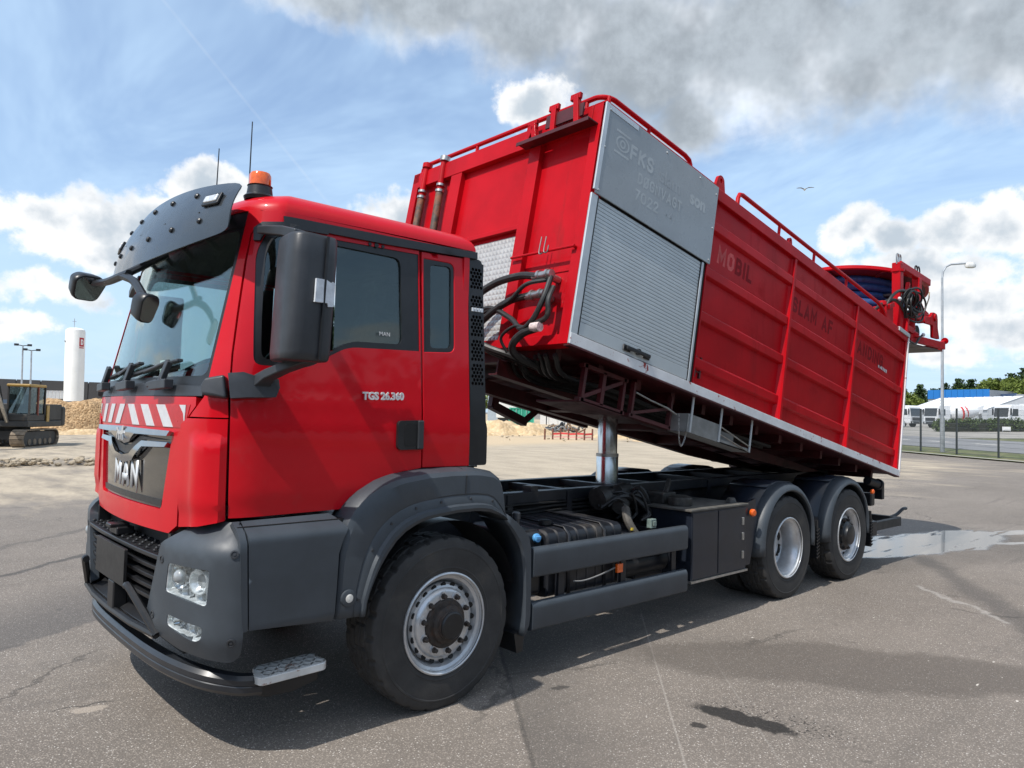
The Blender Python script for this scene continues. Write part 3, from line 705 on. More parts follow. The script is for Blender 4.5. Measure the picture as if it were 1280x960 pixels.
# cab interior
b = MB(); b.bx(-1.30, -.98, -.98, .98, 1.30, 1.86); b.loft([[Vector((x, y, z)) for x, z in ((-1.38, 1.85), (-1.25, 1.93), (-1.0, 1.9), (-.9, 1.75))] for y in (-1.0, -.5, -.3, .3, 1.0)]); O('dashboard', b, INT, TR)
b = MB(); b.bx(-1.08, -.95, -.78, -.22, 1.86, 2.02); O('instrument_hood', b, INT, TR, bevel=.03)
def steering():
    b = MB(); M = frame((-.86, -.5, 1.99), (0, 1, 0), (.45, 0, .9)); 
    b.tube([M @ Vector((.23*math.cos(a), .23*math.sin(a), 0)) for a in [2*math.pi*i/28 for i in range(28)]], .017, 8, True)
    b.lathe([(0, -.02), (.075, -.02), (.08, .0), (.05, .02), (0, .02)], M @ Vector((0, 0, 0)), M.to_3x3() @ Vector((0, 0, 1)), 16)
    for a in (0, 2.2, 4.08): b.beam(M @ Vector((0, 0, 0)), M @ Vector((.22*math.cos(a), .22*math.sin(a), 0)), .03, .012)
    b.tube([M @ Vector((0, 0, 0)), (-1.1, -.5, 1.6)], .035, 8); return b
O('steering_wheel', steering(), BLACK, TR)
for y in (-.52, .55):
    b = MB(); b.bx(-.75, -.22, y-.25, y+.25, 1.62, 1.80); O('seat', b, SEAT, TR, bevel=.05, seg=3)
    b = MB(); b.loft([[Vector((x+.10*k, y+w*yy, z)) for x, yy in ((-.24, -.25), (-.31, -.18), (-.31, .18), (-.24, .25), (-.14, .22), (-.14, -.22))] for k, w, z in ((0, 1, 1.72), (.3, 1.02, 2.0), (.9, .9, 2.38), (1, .7, 2.42), (1.05, .52, 2.45), (1.15, .56, 2.62), (1.2, .4, 2.67))], True, True); O('seat_back', b, SEAT, TR)
b = MB(); b.bx(.16, .188, -1.05, 1.05, 1.3, 2.86); O('cab_lining', b, INT, TR)
b = MB(); b.bx(-1.15, .16, -.98, .98, 2.82, 2.84); O('headlining', b, pm('grey_lining', (.11, .11, .11), .9), TR)
b = MB(); b.bx(-1.37, -1.355, -.18, -.10, 1.97, 2.07); O('windscreen_sticker_box', b, WHITE, TR)
# door furniture -------------------------------------------------------------
hb = O('door_handle', panel(SX(rpoly([(-.338, 1.742), (-.338, 1.568), (-.152, 1.570), (-.152, 1.748)], [.03, .03, .008, .008], 4)), [], Moff(.028), .03, .08), BLACK, near_door, bevel=.006)
O('handle_recess', panel(SX(rpoly([(-.29, 1.725), (-.29, 1.588), (-.205, 1.588), (-.205, 1.728)], .02, 3)), [], Moff(.0305), .004, .08), pm('black_void', (.004, .004, .004), .7), near_door)
O('handle_grip', panel(SX([(-.198, 1.745), (-.198, 1.572), (-.158, 1.572), (-.158, 1.745)]), [], Moff(.042), .02, .08), DGREY, near_door, bevel=.006)
far_h = O('door_handle', mir(panel(SX([(-.338, 1.742), (-.338, 1.568), (-.152, 1.570), (-.152, 1.748)]), [], Moff(.028), .03, .08)), BLACK, far_door)
bd = text('model_badge', 'TGS 26.360', .060, frame((-.578, -1.133, 1.862), (1, 0, .02), (0, .03, 1)), pm('badge_silver', (.66, .66, .66), .35, metal=.2), near_door, .004, .0025, .98)
for x in (-.52, -.475, -.43):
    b = MB(); b.lathe([(0, -.01), (.012 if x != -.475 else .016, -.01), (.011 if x != -.475 else .015, .003), (0, .004)], (x, -1.061, 2.785), (0, -1, 0), 10); O('door_plug', b, BLACK, near_door)
# window etching
letters2 = text('window_etching', 'MAN', .035, frame((-.455, -1.0905, 2.245), (1, 0, 0), (0, .06, 1)), REFW, near_door, .0005)
# main mirror, arms and mounts
mo = SX([(-1.402, 1.845), (-1.402, 1.89), (-1.385, 1.935), (-1.327, 1.955), (-1.327, 1.838)])
mo2 = SX([(-1.312, 1.838), (-1.312, 1.957), (-1.26, 1.968), (-1.19, 1.945), (-1.112, 1.945), (-1.105, 1.90), (-1.125, 1.85)])
for P_, f_, nm in ((mo, .055, 'mirror_mount_cover'), (mo2, .075, 'mirror_mount')):
    both(nm, panel(P_, [], Moff(f_), .07, .06), DGREY, TR, bevel=.015, seg=3)
def mirror(name):
    b = MB(); rr = []
    zs = [(2.03, .90, 0), (2.04, .97, 0), (2.07, 1, 0), (2.3, 1.0, 0), (2.55, 1.0, .0), (2.635, .98, 0), (2.652, .92, 0)]
    base = [(-1.245, -1.40), (-1.253, -1.49), (-1.238, -1.545), (-1.195, -1.565), (-1.04, -1.548), (-1.008, -1.53), (-1.003, -1.30), (-1.02, -1.275), (-1.20, -1.295), (-1.232, -1.32)]
    base = rpoly(base, .035, 3); c = Vector((-1.13, -1.42))
    for z, k, _ in zs:
        sx = .025*(z-2.03)/.6
        rr.append([Vector((c.x+(x-c.x)*k+sx, c.y+(y-c.y)*k, z)) for x, y in base])
    b.loft(rr, True, True); return b
mm = mirror('m'); mr = (O('main_mirror', mm, DGREY, TR, ang=60), O('main_mirror', mir(mm).xf(Matrix.Translation((.16, -.1, 0))), DGREY, TR, ang=60))
b = MB(); b.bx(-.996, -.990, -1.525, -1.30, 2.09, 2.60); O('mirror_glass', b, MIRG, mr[0]); O('mirror_glass', mir(b).xf(Matrix.Translation((.16, -.1, 0))), MIRG, mr[1])
b = MB(); b.beam((-1.083, -1.561, 2.035), (-1.058, -1.561, 2.645), .012, .010, (0, 1, 0)); O('mirror_seam', b, BLACK, mr[0])
tp = [(-1.125, 2.315), (-1.05, 2.318), (-1.045, 2.30), (-1.012, 2.305), (-1.01, 2.36), (-1.005, 2.42), (-1.02, 2.428), (-1.03, 2.42), (-1.06, 2.432), (-1.12, 2.430), (-1.122, 2.37)]
O('tape_patch', MB().prism(tp, lambda x, z: Vector((x, -1.577+(x+1.125)*.22, z)), lambda x, z: Vector((x, -1.562+(x+1.125)*.22, z))), TAPE, mr[0])
arm = MB(); arm.loft([[Vector(p)+Vector(o) for o in ((-.03*k, 0, -.02*k), (.03*k, 0, -.024*k), (.035*k, 0, .02*k), (-.025*k, 0, .028*k))] for p, k in (((-1.20, -1.16, 1.925), 1.5), ((-1.19, -1.24, 1.965), 1.1), ((-1.15, -1.33, 2.0), 1.0), ((-1.10, -1.42, 2.035), 1.1), ((-1.06, -1.45, 2.05), 1.0))], True, True)
both('mirror_arm', arm, DGREY, TR, bevel=.008)
arm = MB(); arm.loft([[Vector(p)+Vector(o) for o in ((-.03*k, 0, -.015*k), (.03*k, 0, -.015*k), (.03*k, 0, .015*k), (-.03*k, 0, .02*k))] for p, k in (((-1.17, -1.05, 2.74), 1.2), ((-1.16, -1.14, 2.725), 1.3), ((-1.14, -1.30, 2.695), 1.5), ((-1.12, -1.42, 2.66), 1.6))], True, True)
both('mirror_arm', arm, DGREY, TR, bevel=.008)
# front mirror on its curved arm at the far corner, kerb mirror facing the screen
fa = MB(); fa.tube(crom([(-1.63, .40, 2.56), (-1.62, .12, 2.545), (-1.60, -.10, 2.555), (-1.585, -.18, 2.56)], 6), .024, 8)
fa.tube(crom([(-1.60, -.10, 2.555), (-1.59, -.30, 2.50), (-1.595, -.48, 2.41), (-1.595, -.56, 2.36)], 6), .024, 8); fa.tube([(-1.60, -.12, 2.555), (-1.36, -.1, 2.72)], .022, 8)
O('front_mirror_arm', fa, BLACK, TR)
def lensmirror(c, nrm, w, h, parent):
    nrm = Vector(nrm).normalized(); s_ = Vector((0, 0, 1)).cross(nrm).normalized(); u = nrm.cross(s_)
    M = Matrix((s_, u, nrm)).transposed().to_4x4(); M.translation = Vector(c)
    base = rpoly([(-w*.75, -h), (w*.75, -h), (w, h*.6), (w*.6, h), (-w*.6, h), (-w, h*.6)], min(w, h)*.5, 4)
    b = MB(); b.loft([[M @ Vector((x*k, y*k, z)) for x, y in base] for k, z in ((.55, -.10), (.85, -.075), (1, -.02), (1.0, .008), (.95, .012))], True, True)
    o = O('front_mirror', b, BLACK, parent, ang=60)
    g = MB(); g.loft([[M @ Vector((x*k, y*k, z)) for x, y in base] for k, z in ((.90, .010), (.90, .015))], True, True); O('mirror_glass', g, MIRG, o)
    return o
lensmirror((-1.66, .44, 2.535), (.30, -.80, -.50), .105, .085, TR)
lensmirror((-1.595, -.60, 2.315), (.35, -.85, -.35), .055, .078, TR)
# beacon and aerials
bc = Vector((-1.09, -.80, 2.968))
b = MB(); b.lathe([(0, 0), (.082, 0), (.088, .02), (.072, .035), (.066, .078), (.070, .085), (0, .085)], bc, n=24); be = O('beacon_base', b, BLACK, TR)
b = MB(); b.lathe([(.0, .085), (.060, .085), (.060, .145), (.052, .160), (0, .162)], bc, n=24, rad=lambda k, i, r, h: r*(1.02 if k % 2 else .985) if 0 < r < .07 else r); O('beacon_lens', b, ORANGE, be)
for x, y, z, h, lx in ((-1.0, -.42, 2.99, .57, -.015), (-1.0, .13, 3.0, .53, -.03)):
    b = MB(); b.lathe([(0, 0), (.024, 0), (.02, .03), (.008, .06), (0, .06)], (x, y, z), n=12); b.tube([(x, y, z+.04), (x, y+lx, z+h)], [.005, .0035], 6); O('aerial', b, BLACK, TR)
# air intake snorkel with hexagon mesh behind the cab
sk = [(.236, 1.458), (.388, 1.458), (.388, 1.70), (.372, 1.75), (.362, 2.80), (.34, 2.832), (.236, 2.832)]
hexes = []
def hexrow(z0, z1):
    r = .0145; row = 0; z = z0
    while z < z1:
        x = .262+(r*.95 if row % 2 else 0)
        while x < .352: hexes.append([(x+r*.86*math.cos(R(60*k+30)), z+r*.86*math.sin(R(60*k+30))) for k in range(6)]); x += r*1.9
        z += r*1.64; row += 1
for z0, z1 in ((2.64, 2.77), (2.50, 2.585), (2.32, 2.46), (2.155, 2.29), (1.995, 2.125)): hexrow(z0, z1)
def snk(off): return lambda x, z: Vector((x, -ysd(z)+.004-off, z))
b = panel(rpoly(sk, .02, 3), hexes, snk(0), .02, .09)
sn = O('air_intake', b, BLACK, TR)
b = MB(); b.bx(.238, .365, -1.035, -.80, 1.46, 2.83); O('intake_duct', b, pm('black_void', (.004, .004, .004), .7), sn)
b = MB(); b.bx(.366, .386, -1.035, -.80, 1.46, 2.81); O('intake_rear_face', b, BLACK, sn)
b = MB()
for x in (.27, .295, .32, .345): b.bx(x-.009, x+.009, -1.082, -1.074, 2.475, 2.50)
O('intake_clip', b, TAPE, sn)
# ---------------------------------------------------------------- bumper, steps, lamps
BP = [(-1.545, 0), (-1.54, .4), (-1.518, .75), (-1.483, .95), (-1.435, 1.10), (-1.375, 1.195), (-1.315, 1.24), (-1.275, 1.25)]
BPs = [Vector((p.x, p.y)) for p in crom([(x, y, 0) for x, y in BP], 6)]
BL = [0]
for p, q in zip(BPs, BPs[1:]): BL.append(BL[-1]+(q-p).length)
def bplan(t):
    a = min(abs(t), BL[-1]-1e-6); i = 0
    while BL[i+1] < a: i += 1
    k = (a-BL[i])/(BL[i+1]-BL[i]); p = BPs[i].lerp(BPs[i+1], k); return p.x, p.y
def bump(off=0, chamf=True):
    def f(t, z):
        def g(t, z):
            x, y = bplan(t); sg = 1 if t >= 0 else -1; c = (ss(1.06, 1.215, z)**1.3)*.13 if chamf else 0; c += ss(.66, .52, z)*.05
            if c:
                a = max(.012, min(abs(t), BL[-1]-.012)); x0, y0 = bplan(a-.01); x1, y1 = bplan(a+.01); k = math.hypot(x1-x0, y1-y0)
                x, y = x+(y1-y0)/k*c, y-(x1-x0)/k*c
            return Vector((x, -sg*y, z))
        e = 2e-3; p = g(t, z); n = (g(t+e, z)-g(t-e, z)).cross(g(t, z+e)-g(t, z-e))
        return p+n.normalized()*off if off else p
    return f
tE = BL[-1]
def ty(y):
    i = 0
    while BPs[i+1].y < y: i += 1
    k = (y-BPs[i].y)/(BPs[i+1].y-BPs[i].y); return BL[i]+k*(BL[i+1]-BL[i])
t0 = ty(.97)
bo = rpoly([(ty(.74), 1.08), (ty(.57), .635), (ty(.90), .555), (tE-.06, .535), (tE, .56), (tE, 1.15), (tE-.05, 1.212), (ty(.93), 1.212)], [.03, .03, .05, .03, .02, .05, .03, .05], 4)
hl = rpoly([(ty(.835), .992), (ty(.815), .845), (ty(1.135), .815), (ty(1.145), .992)], .022, 3)
fg = rpoly([(ty(.845), .735), (ty(.845), .680), (ty(1.07), .632), (ty(1.115), .655), (ty(1.12), .712)], .02, 3)
bm_ = panel(bo, [hl, fg], bump(), .05, .05)
bumper = both('bumper_corner', bm_, GREY, TR, bevel=.012, seg=3)
for q, f_ in ((bumper[0], lambda m: m), (bumper[1], mir)):
    for hole, nm in ((hl, 'headlight'), (fg, 'fog_light')):
        d = .055
        cu_ = sum(p[0] for p in hole)/len(hole); cz_ = sum(p[1] for p in hole)/len(hole); hs = [(cu_+(u-cu_)*.9, cz_+(w_-cz_)*.9) for u, w_ in hole]
        bk = panel(hs, [], bump(-d), .01, .05); bk.loft([[bump(-.004)(*u) for u in hole], [bump(-d)(*u) for u in hs]], True); o = O(nm, f_(bk), LAMPIN, q)
        cu = sum(p[0] for p in hole)/len(hole); cz = sum(p[1] for p in hole)/len(hole)
    def cell(t, z, r, dep, mt, nm, f_=f_, q=q):
        p = bump(-.05)(t, z); n = (bump(0)(t, z)-p).normalized(); b = MB(); b.lathe([(0, 0), (r*.6, 0), (r*.9, dep*.6), (r, dep), (r*1.06, dep), (r*1.06, 0)], p, n, 20)
        O(nm, f_(b), mt, q)
    cell(ty(.915), .93, .062, .035, CHROME, 'lamp_projector'); cell(ty(1.06), .922, .06, .03, LAMPIN, 'lamp_projector')
    p = bump(-.03)(ty(.915), .93); n = (bump(0)(ty(.915), .93)-p).normalized(); b = MB(); b.ball(p, .042, 2); O('projector_lens', f_(b), pm('projector_glass', (.28, .30, .31), .05, coat=1), q)
    cell(ty(.96), .855, .035, .02, LAMPIN, 'lamp_reflector_bowl'); cell(ty(1.08), .848, .035, .02, LAMPIN, 'lamp_reflector_bowl')
    cell(ty(.90), .695, .034, .025, CHROME, 'lamp_reflector_bowl'); cell(ty(1.03), .68, .034, .02, LAMPIN, 'lamp_reflector_bowl')
    for hole in (hl, fg): O('lamp_lens', f_(panel(hole, [], bump(-.008), .004, .06)), LENS, q)
    for t, z in ((tE-.055, 1.075), (tE-.055, .645), (ty(.765), 1.00), (ty(.68), .70)):
        p = bump()(t, z); n = (bump(.01)(t, z)-p).normalized(); b = MB(); b.lathe([(0, -.01), (.021, -.01), (.021, .003), (.015, .004), (.014, -.001), (.008, -.001), (.007, .003), (0, .003)], p, n, 16); O('bumper_bolt', f_(b), DGREY, q)
    O('bumper_inner_cheek', f_(MB().bx(-1.47, -1.30, -.74, -.70, .60, 1.12)), BLACK, q)
# centre of the bumper: dark recess, tread step, bars, blank plate
b = MB(); b.bx(-1.40, -1.36, -.80, .80, .50, 1.20); O('radiator_grille_back', b, pm('black_void', (.004, .004, .004), .7), TR)
b = MB(); b.loft([[bump(o, False)(t, z) for o, z in ((.0, .985), (.0, 1.01), (-.16, 1.02), (-.16, .99))] for t in [ty(.80)*(-1+2*i/16) for i in range(17)]], True, True); st = O('bumper_step', b, BLACK, TR, bevel=.006)
for i in range(14):
    for j in range(4):
        b = MB(); t = -.72+i*.11+(.05 if j % 2 else 0); p = bump(-.03-j*.033, False)(t, 1.02); b.lathe([(0, 0), (.014, 0), (.008, .008), (0, .008)], p, n=6); O('tread_stud', b, BLACK, st)
for z in (.93, .875, .82, .765):
    b = MB(); b.loft([[bump(o, False)(t, zz) for o, zz in ((-.02, z-.012), (-.015, z+.012), (-.07, z+.014), (-.07, z-.014))] for t in [ty(.78)*(-1+2*i/12) for i in range(13)]], True, True); O('grille_bar', b, BLACK, TR, bevel=.004)
O('number_plate_holder', panel(rpoly([(-.30, .985), (-.30, .775), (.30, .775), (.30, .985)], .012, 3), [], bump(.03, False), .018, .1), pm('blank_black_plate', (.014, .014, .014), .45, var=.3, vs=14), TR, bevel=.004)
b = MB(); b.bx(-1.57, -1.49, -.10, .02, .58, .77); O('tow_pin_cover', b, BLACK, TR, bevel=.01)
b = MB(); b.bx(-1.54, -1.44, .0, .16, 1.02, 1.065); b.bx(-1.57, -1.46, .03, .13, 1.06, 1.085); O('step_latch', b, BLACK, TR, bevel=.008)
b = MB(); b.loft([[bump(o, False)(t, z) for o, z in ((.0, .585), (.0, .615), (-.14, .62), (-.14, .585))] for t in [ty(.74)*(-1+2*i/12) for i in range(13)]], True, True); O('bumper_lower_lip', b, BLACK, TR, bevel=.006)
def yx(y, z, o=.0): p = bump(o, False)(ty(abs(y)), z); return Vector((p.x, y, z))
b = MB(); b.tube(crom([yx(-.72, .60, .01), yx(-.50, .80, .05), yx(-.44, .815, .055), yx(0, .63, .07), yx(.44, .815, .055), yx(.5, .80, .05), yx(.72, .60, .01)][:3], 5), .021, 8)
b.tube([yx(-.72, .60, .015), yx(-.4, .60, .03), yx(0, .60, .035), yx(.4, .60, .03), yx(.72, .60, .015)], .021, 8); b.tube(crom([yx(.72, .60, .01), yx(.50, .80, .05), yx(.44, .815, .055)], 5), .021, 8)
O('plate_guard_tube', b, BLACK, TR)
# lower underrun bar with flattened ends and a tread step
ub = crom([(-1.12, 1.12, .375), (-1.23, 1.10, .39), (-1.36, .98, .42), (-1.44, .70, .435), (-1.47, .3, .44), (-1.47, -.3, .44), (-1.44, -.70, .435), (-1.36, -.98, .42), (-1.23, -1.10, .39), (-1.12, -1.12, .375)], 6)
def flat(pts, w, h):
    rr = []
    for i, p in enumerate(pts):
        a, c = pts[max(0, i-1)], pts[min(len(pts)-1, i+1)]; d = (c-a).normalized(); s_ = d.cross(Vector((0, 0, 1))).normalized()
        rr.append([p+s_*(x*w)+Vector((0, 0, z*h)) for x, z in ((-.5, -.3), (-.3, -.5), (.3, -.5), (.5, -.3), (.5, -.05), (.46, 0), (.5, .05), (.5, .3), (.3, .5), (-.3, .5), (-.5, .3), (-.5, .05), (-.46, 0), (-.5, -.05))])
    return rr
b = MB(); b.loft(flat(ub, .085, .10), True, True); ubar = O('underrun_bar', b, pm('worn_black_bar', (.018, .020, .024), .36, coat=.2, var=.2, dirt=(.11, .075, .055), dl=(.62, .8), ds=5), TR, ang=30)
b = MB(); b.loft([[Vector((x, y, z+dz)) for y, dz in ((-1.145, -.04), (-1.145, .035), (-1.05, .035), (-1.05, -.04))] for x, z in ((-1.17, .375), (-1.10, .345), (-.95, .338), (-.80, .37))], True, True); both('step_arm', b, BLACK, TR, bevel=.01)
stp = rpoly([(-1.16, -1.215), (-.80, -1.215), (-.77, -1.17), (-.80, -1.02), (-1.12, -1.02), (-1.17, -1.15)], .03, 3)
def stepat(z): return lambda x, y: Vector((x, y, z+.02*(x+1)))
b = MB(); b.prism(stp, stepat(.395), stepat(.437)); sp = both('tread_step', b, pm('worn_step_alloy', (.62, .62, .60), .4, metal=.15, var=.15, dirt=(.24, .10, .05), dl=(.55, .62), ds=7), TR, bevel=.006)
for i in range(10):
    for j in range(4):
        x, y = -1.12+i*.036, -1.19+j*.045; b = MB(); d = .011 if (i+j) % 2 else -.011
        b.beam((x-.011, y-d, .438+.02*(x+1)), (x+.011, y+d, .438+.02*(x+1)), .008, .007); O('tread_bar', b, STEEL, sp[0])
# grey step-well panel and strip
def boxfn(x, z): return Vector((x, -1.25+.105*ss(1.12, 1.235, z)**1.6+.02*ss(.70, .655, z), z))
b = panel([(-1.245, .695), (-.778, .662), (-.768, .85), (-.762, 1.02), (-.735, 1.10), (-.705, 1.155), (-.745, 1.205), (-.775, 1.228), (-1.268, 1.222)], [], boxfn, .03, .022); O('step_well_cover', b, GREY, TR, bevel=.006); O('step_well_cover', mir(b), GREY, TR)
b = panel([(-1.283, .690), (-1.252, .694), (-1.276, 1.222), (-1.312, 1.222)], [], boxfn, .03, .05); both('step_well_strip', b, GREY, TR, bevel=.006)
b = MB(); b.bx(-1.30, -.70, -1.19, -.95, .70, 1.20); both('step_well', b, BLACK, TR)
# front mudguard
fo = [(-.775, .665), (-.765, .85), (-.757, 1.03), (-.73, 1.17), (-.668, 1.275), (-.58, 1.345), (-.48, 1.395), (-.384, 1.425), (-.186, 1.448), (.0, 1.455), (.22, 1.452), (.36, 1.43), (.425, 1.385), (.447, 1.30), (.45, 1.16)]
fi = [(-.605, .662), (-.592, .75), (-.564, .831), (-.525, .92), (-.476, .999), (-.415, 1.07), (-.345, 1.123), (-.26, 1.16), (-.176, 1.18), (.035, 1.20), (.20, 1.20), (.296, 1.188), (.38, 1.155), (.43, 1.13), (.45, 1.11)]
A_ = resample([(x, 0, z) for x, z in fo], 34); B_ = resample([(x, 0, z) for x, z in fi], 34)
rr = []
for p, q in zip(A_, B_):
    d = (q-p); s_ = min(1, d.length/.2)
    row = [(p, 0, -1.06), (p, .0, -1.13), (p, .02, -1.185), (p, .08, -1.228), (p, .18, -1.246), (p, .62, -1.252), (p, .66, -1.247), (p, .70, -1.252), (p, .86, -1.256), (p, .90, -1.275), (p, .98, -1.278), (p, 1.06, -1.265), (p, 1.06, -1.18), (p, 1.10, -1.0)]
    rr.append([Vector((p.x+d.x*k, y, p.z+d.z*k)) for p_, k, y in row])
b = MB(); b.loft(rr); fen = both('front_mudguard', b, GREY, TR, ang=28, solid=.006)
b = MB()
sw = [(A_[24]+Vector((0, -1.0, .004))), (A_[24]+(B_[24]-A_[24])*.02+Vector((0, -1.188, 0))), (A_[24]+(B_[24]-A_[24])*.18+Vector((0, -1.249, 0))), (A_[24]+(B_[24]-A_[24])*.62+Vector((0, -1.2545, 0)))]
b.tube(sw, .0035, 5); O('mudguard_seam', b, BLACK, fen[0])
for k in (2, 8, 12, 16, 20, 25, 29):
    p, q = A_[k], B_[k]; c = p+(q-p)*.75; b = MB(); b.lathe([(0, -.004), (.010, -.004), (.008, .004), (0, .005)], (c.x, -1.254, c.z), (0, -1, 0), 8); O('mudguard_rivet', b, DGREY, fen[0])
b = MB(); b.lathe([(0, 0), (.046, 0), (.044, .014), (.032, .018), (0, .018)], (-.70, -1.252, .775), (0, -1, 0), 24); mk = O('side_marker', b, GREY, fen[0])
b = MB(); b.lathe([(0, .0), (.030, .0), (.028, .016), (.018, .020), (0, .021)], (-.70, -1.252, .775), (0, -1, 0), 20); O('marker_lens', b, pm('clear_lens', (.72, .70, .64), .12, coat=1, var=.2, vs=60), fen[0])
fo2 = [(.452, 1.16), (.52, 1.12), (.62, 1.05), (.685, .985), (.708, .93), (.712, .60), (.712, .40), (.66, .32)]
fi2 = [(.45, 1.10), (.50, 1.055), (.56, .98), (.605, .90), (.63, .80), (.645, .60), (.645, .42), (.635, .32)]
A2 = resample([(x, 0, z) for x, z in fo2], 14); B2 = resample([(x, 0, z) for x, z in fi2], 14); rr = []
for p, q in zip(A2, B2):
    d = q-p; rr.append([Vector((p.x+d.x*k, y, p.z+d.z*k)) for k, y in ((0, -.95), (0, -1.22), (.15, -1.247), (.85, -1.25), (1, -1.235), (1, -.98))])
b = MB(); b.loft(rr); both('rear_splash_guard', b, GREY, TR, ang=28, solid=.006)
b = MB(); b.prism([(.60, .33), (.70, .36), (.68, .20), (.625, .20)], lambda x, z: Vector((x, -1.20, z)), lambda x, z: Vector((x, -1.02, z))); O('mud_flap', b, BLACK, TR)
rr = [[Vector((.585*math.cos(a), y, .55+.585*math.sin(a))) for y in (-1.22, -1.0, -.85)] for a in [R(12+156*k/30) for k in range(31)]]
both('wheel_arch_liner', MB().loft(rr), BLACK, TR, recalc=False)
# ---------------------------------------------------------------- wheels
def tyre_mesh(r=.525, w=.315):
    n = 216; h = w/2
    half = [(.292, .84*h), (.30, .95*h), (.318, .985*h), (.330, 1.0*h), (.333, 1.012*h), (.338, 1.012*h), (.341, 1.005*h), (.38, 1.025*h), (.42, 1.035*h), (.448, 1.03*h), (.452, 1.045*h), (.460, 1.043*h), (.464, 1.02*h), (.482, .998*h), (.498, .97*h), (.508, .94*h), (.514, .91*h)]
    tr = []; N = 36
    for i in range(N+1): u = .90-1.8*i/N; tr.append((r-.012*abs(u)**3, u*h))
    prof = [(a, -b) for a, b in half]+[(a, -b) for a, b in tr[1:-1]]+[(a, b) for a, b in half[::-1]]
    def rad(k, i, q, y):
        u = y/h
        if q < .48: return q
        d = 0; m = k % 9
        for g in (-.52, -.17, .17, .52):
            if abs(u-g-.02*(1 if (k//4) % 2 else -1)) < .03: d = .014
        if abs(u) > .50 and m in (0, 1): d = .010 if q > .512 else (.004 if q > .5 else .001)
        if .17 < abs(u) < .52 and (k+(4 if u > 0 else 2)) % 9 == 0: d = .010
        if abs(u) < .17 and m == 5: d = .010
        return q-d
    b = MB(); b.lathe(prof, (0, 0, 0), (0, -1, 0), n, rad, True); return b
def ringlathe(prof, n=56): return MB().lathe(prof, (0, 0, 0), (0, -1, 0), n, None, False)
TYRE = None
def place(mb, M): return mb.xf(M)
NUT = MB().lathe([(0, 0), (.019, 0), (.019, .006), (.015, .008), (.0145, .028), (.011, .032), (0, .033)], (0, 0, 0), (0, -1, 0), 6)
